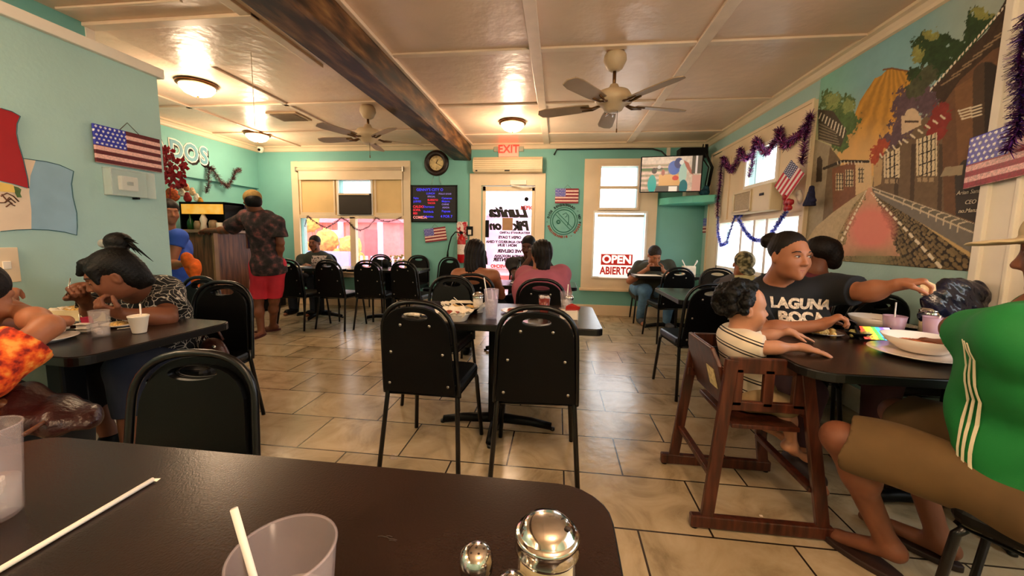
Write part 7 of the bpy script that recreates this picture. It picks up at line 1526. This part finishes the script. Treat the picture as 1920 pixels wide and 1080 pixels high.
sp0 = tl(222, 613)+Vector((.06, -.05, .004)); tag(MB().tube([sp0, sp0+Vector((.06, .03, .006))], .003, 6, flat=.5).ell(sp0+Vector((.075, .037, .006)), (.016, .012, .004)).build('spoon', STY), 'white plastic spoon lying on the left table', 'spoon')

# ---- table by the mural
tr = lambda x, y: at(x, y, Z=TZ)
plate(tr(1722, 668), .165, 'large white plate under the near oval bowl on the mural side table', None, h=.02)
plate(tr(1726, 663)+Vector((0, 0, .012)), .135, 'large white bowl of reddish soup in front of the green shirt', mat('red_soup', '#A8572E', .4, var=.3, scale=30), .5, True, seed=2, h=.062, fh=.006)
plate(tr(1640, 617), .12, 'wide white bowl in front of the woman in the printed shirt', mat('red_soup', '#A8572E', .4, var=.3, scale=30), .4, True, seed=4, h=.07, fh=.006)
plate(tr(1543, 627), .085, 'plate of rice and beans with foil edge beside the printed shirt'.replace('’', "'"), RICE, .7, seed=5, fh=.018, m=FOIL)
plate(tr(1608, 634), .055, 'small black bowl heaped with pale green guacamole', GUAC, .75, True, seed=6, h=.035, fh=.016, m=BLK)
p = tr(1674, 628); tumbler(p, .037, .048, .10, 'mauve plastic cup with dark berry drink and a straw', m=PUR_C, fill=.42, fm=BERRY, straw=(.005, .01, .17), name='plastic_cup')
p = tr(1752, 642); tumbler(p+Vector((0, .02, 0)), .028, .038, .12, 'mauve plastic cup beside the green sleeve', m=PUR_C, fill=.3, straw=(.02, -.01, .13))
dispenser(tr(1738, 628), 'chrome lidded dispenser behind the near bowl by the green sleeve', 1.1)
plate(tr(1702, 616), .08, 'dark plate with foil and leftovers behind the berry drink', FOIL, .7, seed=8, fh=.012, m=BLK)
ph = empty('mobile_phone', tr(1641, 638)+Vector((0, 0, .03)), 0, 'phone in a dark case showing rainbow stripes, propped on the mural side table', 'phone')
R = Euler((-.75, 0, -.12)).to_matrix(); MB().box((0, .004, 0), (.155, .009, .085), R @ Matrix.Rotation(PI/2, 3, 'X') @ Matrix.Rotation(-PI/2, 3, 'X')).build('case', BLK, ph, bevel=.006)
RB_ = vcmat('rainbow_screen', .3, emit=.9)
u, v = R @ Vector((1, 0, 0)), R @ Vector((0, 0, 1)); nr = R @ Vector((0, -1, 0))
def rain(a, b, P):
    t = a/.12+b*2-.1; cs = np.array([lin(c) for c in ('#D8402A', '#E8A02A', '#F0E43A', '#58C24A', '#38A0C8', '#7A5AC0', '#B49AD8')]); i = np.clip((t*7).astype(int), 0, 6); C = cs[i]; return C*np.where((b < .018) & (fbm(a, b, 120, 2) > .5), .3, 1)[..., None]
g = grid_paint('screen', u*-.062+v*-.036+nr*.0085, u, v, .124, .072, .003, rain, RB_, None, .0); g.parent = ph
rg0 = tr(1580, 625); tag(MB().tube([at(1470, 628, Z=.765), at(1504, 624, Z=.768)], .003, 6, flat=.5).build('fork', STEEL), 'steel fork resting on the edge of the rice plate', 'fork')
tag(MB().tube([P_ for P_ in (at(1578, 594, Y=1.98), at(1598, 602, Y=1.98), at(1606, 606, Y=1.98))], .003, 6).build('spoon', INK), 'dark spoon in the hand of the woman in the printed shirt, dipping to the bowl', 'spoon')
# dark plastic bag on the chair against the wall
bg_ = SDF(); c = A3(at(1796, 556, Y=2.2)); rg = np.random.default_rng(6)
for dx, dz, r in ((-.09, -.02, .075), (-.02, .02, .09), (.06, .01, .085), (-.05, -.07, .09), (.05, -.08, .09), (-.13, -.11, .045)): bg_.ell(c+np.array([dx, 0, dz]), (r, r*.6, r*.9), .04)
BAG = mat('dark_plastic_bag', '#14162A', .22, var=.3, scale=14, bump=.6, bscale=24, spec=.7); tag(bg_.build('plastic_bag', BAG, None, .007, disp=lambda X, Y, Z: .007*np.sin(X*55+Z*30)*np.sin(Z*48-X*20)+.004*np.abs(np.sin(X*90+Z*70))), 'shiny dark navy plastic bag piled on the chair against the mural wall', 'bag')
tag(SDF().ell(at(1868, 588, Y=2.3), (.05, .03, .03), .01).ell(at(1850, 590, Y=2.3), (.03, .03, .02), .01).build('pink_cloth', mat('pink_cloth', '#E2B0A8', .8), None, .006), 'pale pink cloth between the dark bag and the green shoulder', 'cloth')

# ---- table with the phone man, door table, window table
for i, (x, y, rz) in enumerate(((1214, 515, .1), (1262, 514, -.15))): flatbox('menu_sheet', at(x, y+1, Z=TZ), (.32, .26, .001), rz, mat('menu_paper', '#D8C8B0', .6, var=.05), ['menu sheet under the hands of the man with the phone', 'menu sheet in the middle of the table below the television'][i], 'menu')
t = empty('straw_dispenser', at(1292, 515, Z=TZ), 0, 'cream dispenser with straws sticking out on the table below the television', 'dispenser'); MB().bx(-.09, .07, -.05, .05, 0, .12).build('box', PAP, t, bevel=.004); mb = MB(); [mb.tube([(.04*s, 0, .08), (.1*s, .01*k, .19+.012*k)], .006, 8) for s in (-1, 1) for k in (0, 1)]; mb.build('straws', STRAW, t)
flatbox('reading_sheet', at(1396, 524, Y=3.8), (.2, .004, .13), .2, mat('yellowed_paper', '#D9CF9A', .6, var=.05), 'yellowish paper held up by the man in the camouflage cap', 'paper', z=-.09)
t = empty('wine_bottle', (-.40, 4.05, TZ), 0, 'dark slender bottle on the table in front of the door', 'bottle'); MB().lathe([(0, 0), (.033, 0), (.035, .01), (.035, .12), (.014, .19), (.012, .24), (.014, .25), (0, .25)], n=20).build('bottle_body', mat('dark_bottle', '#0E0E0C', .15), t); MB().lathe([(.0355, .03), (.0355, .1)], n=20).build('bottle_label', mat('label_tan', '#6A5A4A', .6), t)
plate((-.37, 3.86, TZ), .1, 'glassware and plate glinting between the two diners at the door table', FOIL, .5, seed=9, fh=.03)
t = empty('dried_flowers', at(745, 508, Z=TZ), 0, 'bunch of cream dried flowers in a small vase on the window table', 'flowers'); MB().lathe([(0, 0), (.03, 0), (.035, .03), (.02, .07), (.022, .09)], n=16).build('vase', WCH, t); mb = MB(); rg = random.Random(5)
for k in range(26):
    a = rg.uniform(0, 6.28); q = rg.uniform(.02, .12); e = Vector((q*math.cos(a), q*math.sin(a)*.6, .12+rg.uniform(0, .1))); mb.tube([(0, 0, .06), e*.6, e], .0018, 5); mb.ell(e, (.016, .014, .012), n=8, m=5)
mb.build('blooms', mat('dried_bloom', '#D8C084', .7, var=.35, scale=60), t)
tag(MB().lathe([(0, 0), (.045, 0), (.045, .11), (.015, .13), (0, .13)], n=20).build('canister', BLK, loc=at(722, 502, Z=TZ)), 'black canister on the window table left of the dried flowers', 'canister')
mn = MB().bx(-.14, .14, -.1, .1, 0, .001); tag(mn.build('menu_sheet', mat('menu_paper', '#D8C8B0', .6), loc=(-3.85, 5.2, TZ)), 'pale menu lying in front of the man at the pink window', 'menu')
# bags and jacket on the left
hb = empty('handbag', (0, 0, 0), 0, 'brown leather handbag hanging beside the left table', 'handbag'); c = A3(at(400, 655, Y=2.0)); LEA = mat('brown_leather', '#3E1B12', .35, var=.15, bump=.3, bscale=90); SDF().ell(c, (.08, .04, .07), .02).ell(c+np.array([0, 0, -.04]), (.095, .05, .055), .03).build('bag_body', LEA, hb, .006); MB().tube([c+np.array([-.07, 0, .06]), c+np.array([-.03, 0, .13]), c+np.array([.03, 0, .13]), c+np.array([.07, 0, .06])], .007, 8).build('strap', LEA, hb); MB().ell(c+np.array([.05, -.045, .03]), (.012, .008, .012)).build('buckle', CHROME, hb)
jk = empty('leather_bag', (0, 0, 0), 0, 'dark maroon leather bag heaped on the seat behind the foreground table', 'handbag'); c = A3(at(62, 775, Y=1.0)); LE2 = mat('maroon_leather', '#2A0E10', .3, var=.2, bump=.4, bscale=60); SDF().ell(c, (.2, .1, .05), .03).ell(c+np.array([-.08, 0, .04]), (.12, .08, .05), .03).ell(c+np.array([.1, 0, -.02]), (.12, .07, .03), .03).build('bag_body', LE2, jk, .007, disp=lambda X, Y, Z: .006*np.sin(X*50+Y*40)); SDF().ell(c+np.array([-.03, -.05, .05]), (.045, .02, .022), .01).build('flap', mat('flap_brown', '#5A3320', .4), jk, .005); MB().tube([at(45, 815, Y=.85), at(108, 776, Y=1.0)], .006, 8).build('strap', mat('flap_brown', '#5A3320', .4), jk)
# small scraps on the floor
tag(crumple(at(1081, 652, Z=.001), .03, 'small crushed leaf on the floor tiles right of the centre table', mat('dry_leaf', '#7A6A48', .8), 'leaf', 'leaf', 3, .2), None)
tag(MB().box((0, 0, .002), (.012, .008, .004)).build('paper_crumb', WCH, loc=at(1427, 968, Z=0)), 'tiny white paper crumb on the tiles under the high chair', 'crumb')
tag(crumple(at(737, 858, Z=.001), .03, 'bit of clear wrapper on the tiles under the left centre chair', CUPM, 'wrapper', 'wrapper', 4, .2), None)
tp = px(1737, 540, Y=1.955); tag(MB().prism([(-.03, -.02), (.03, -.024), (.036, .0), (.01, .03), (-.02, .02)], tp, (.7, -.3, .5), (-.3, .2, 1), .004).build('tortilla_piece', mat('tortilla', '#E2C49A', .7, var=.12, scale=60), bevel=.001), 'small torn piece of tortilla pinched in the outstretched hand', 'tortilla')
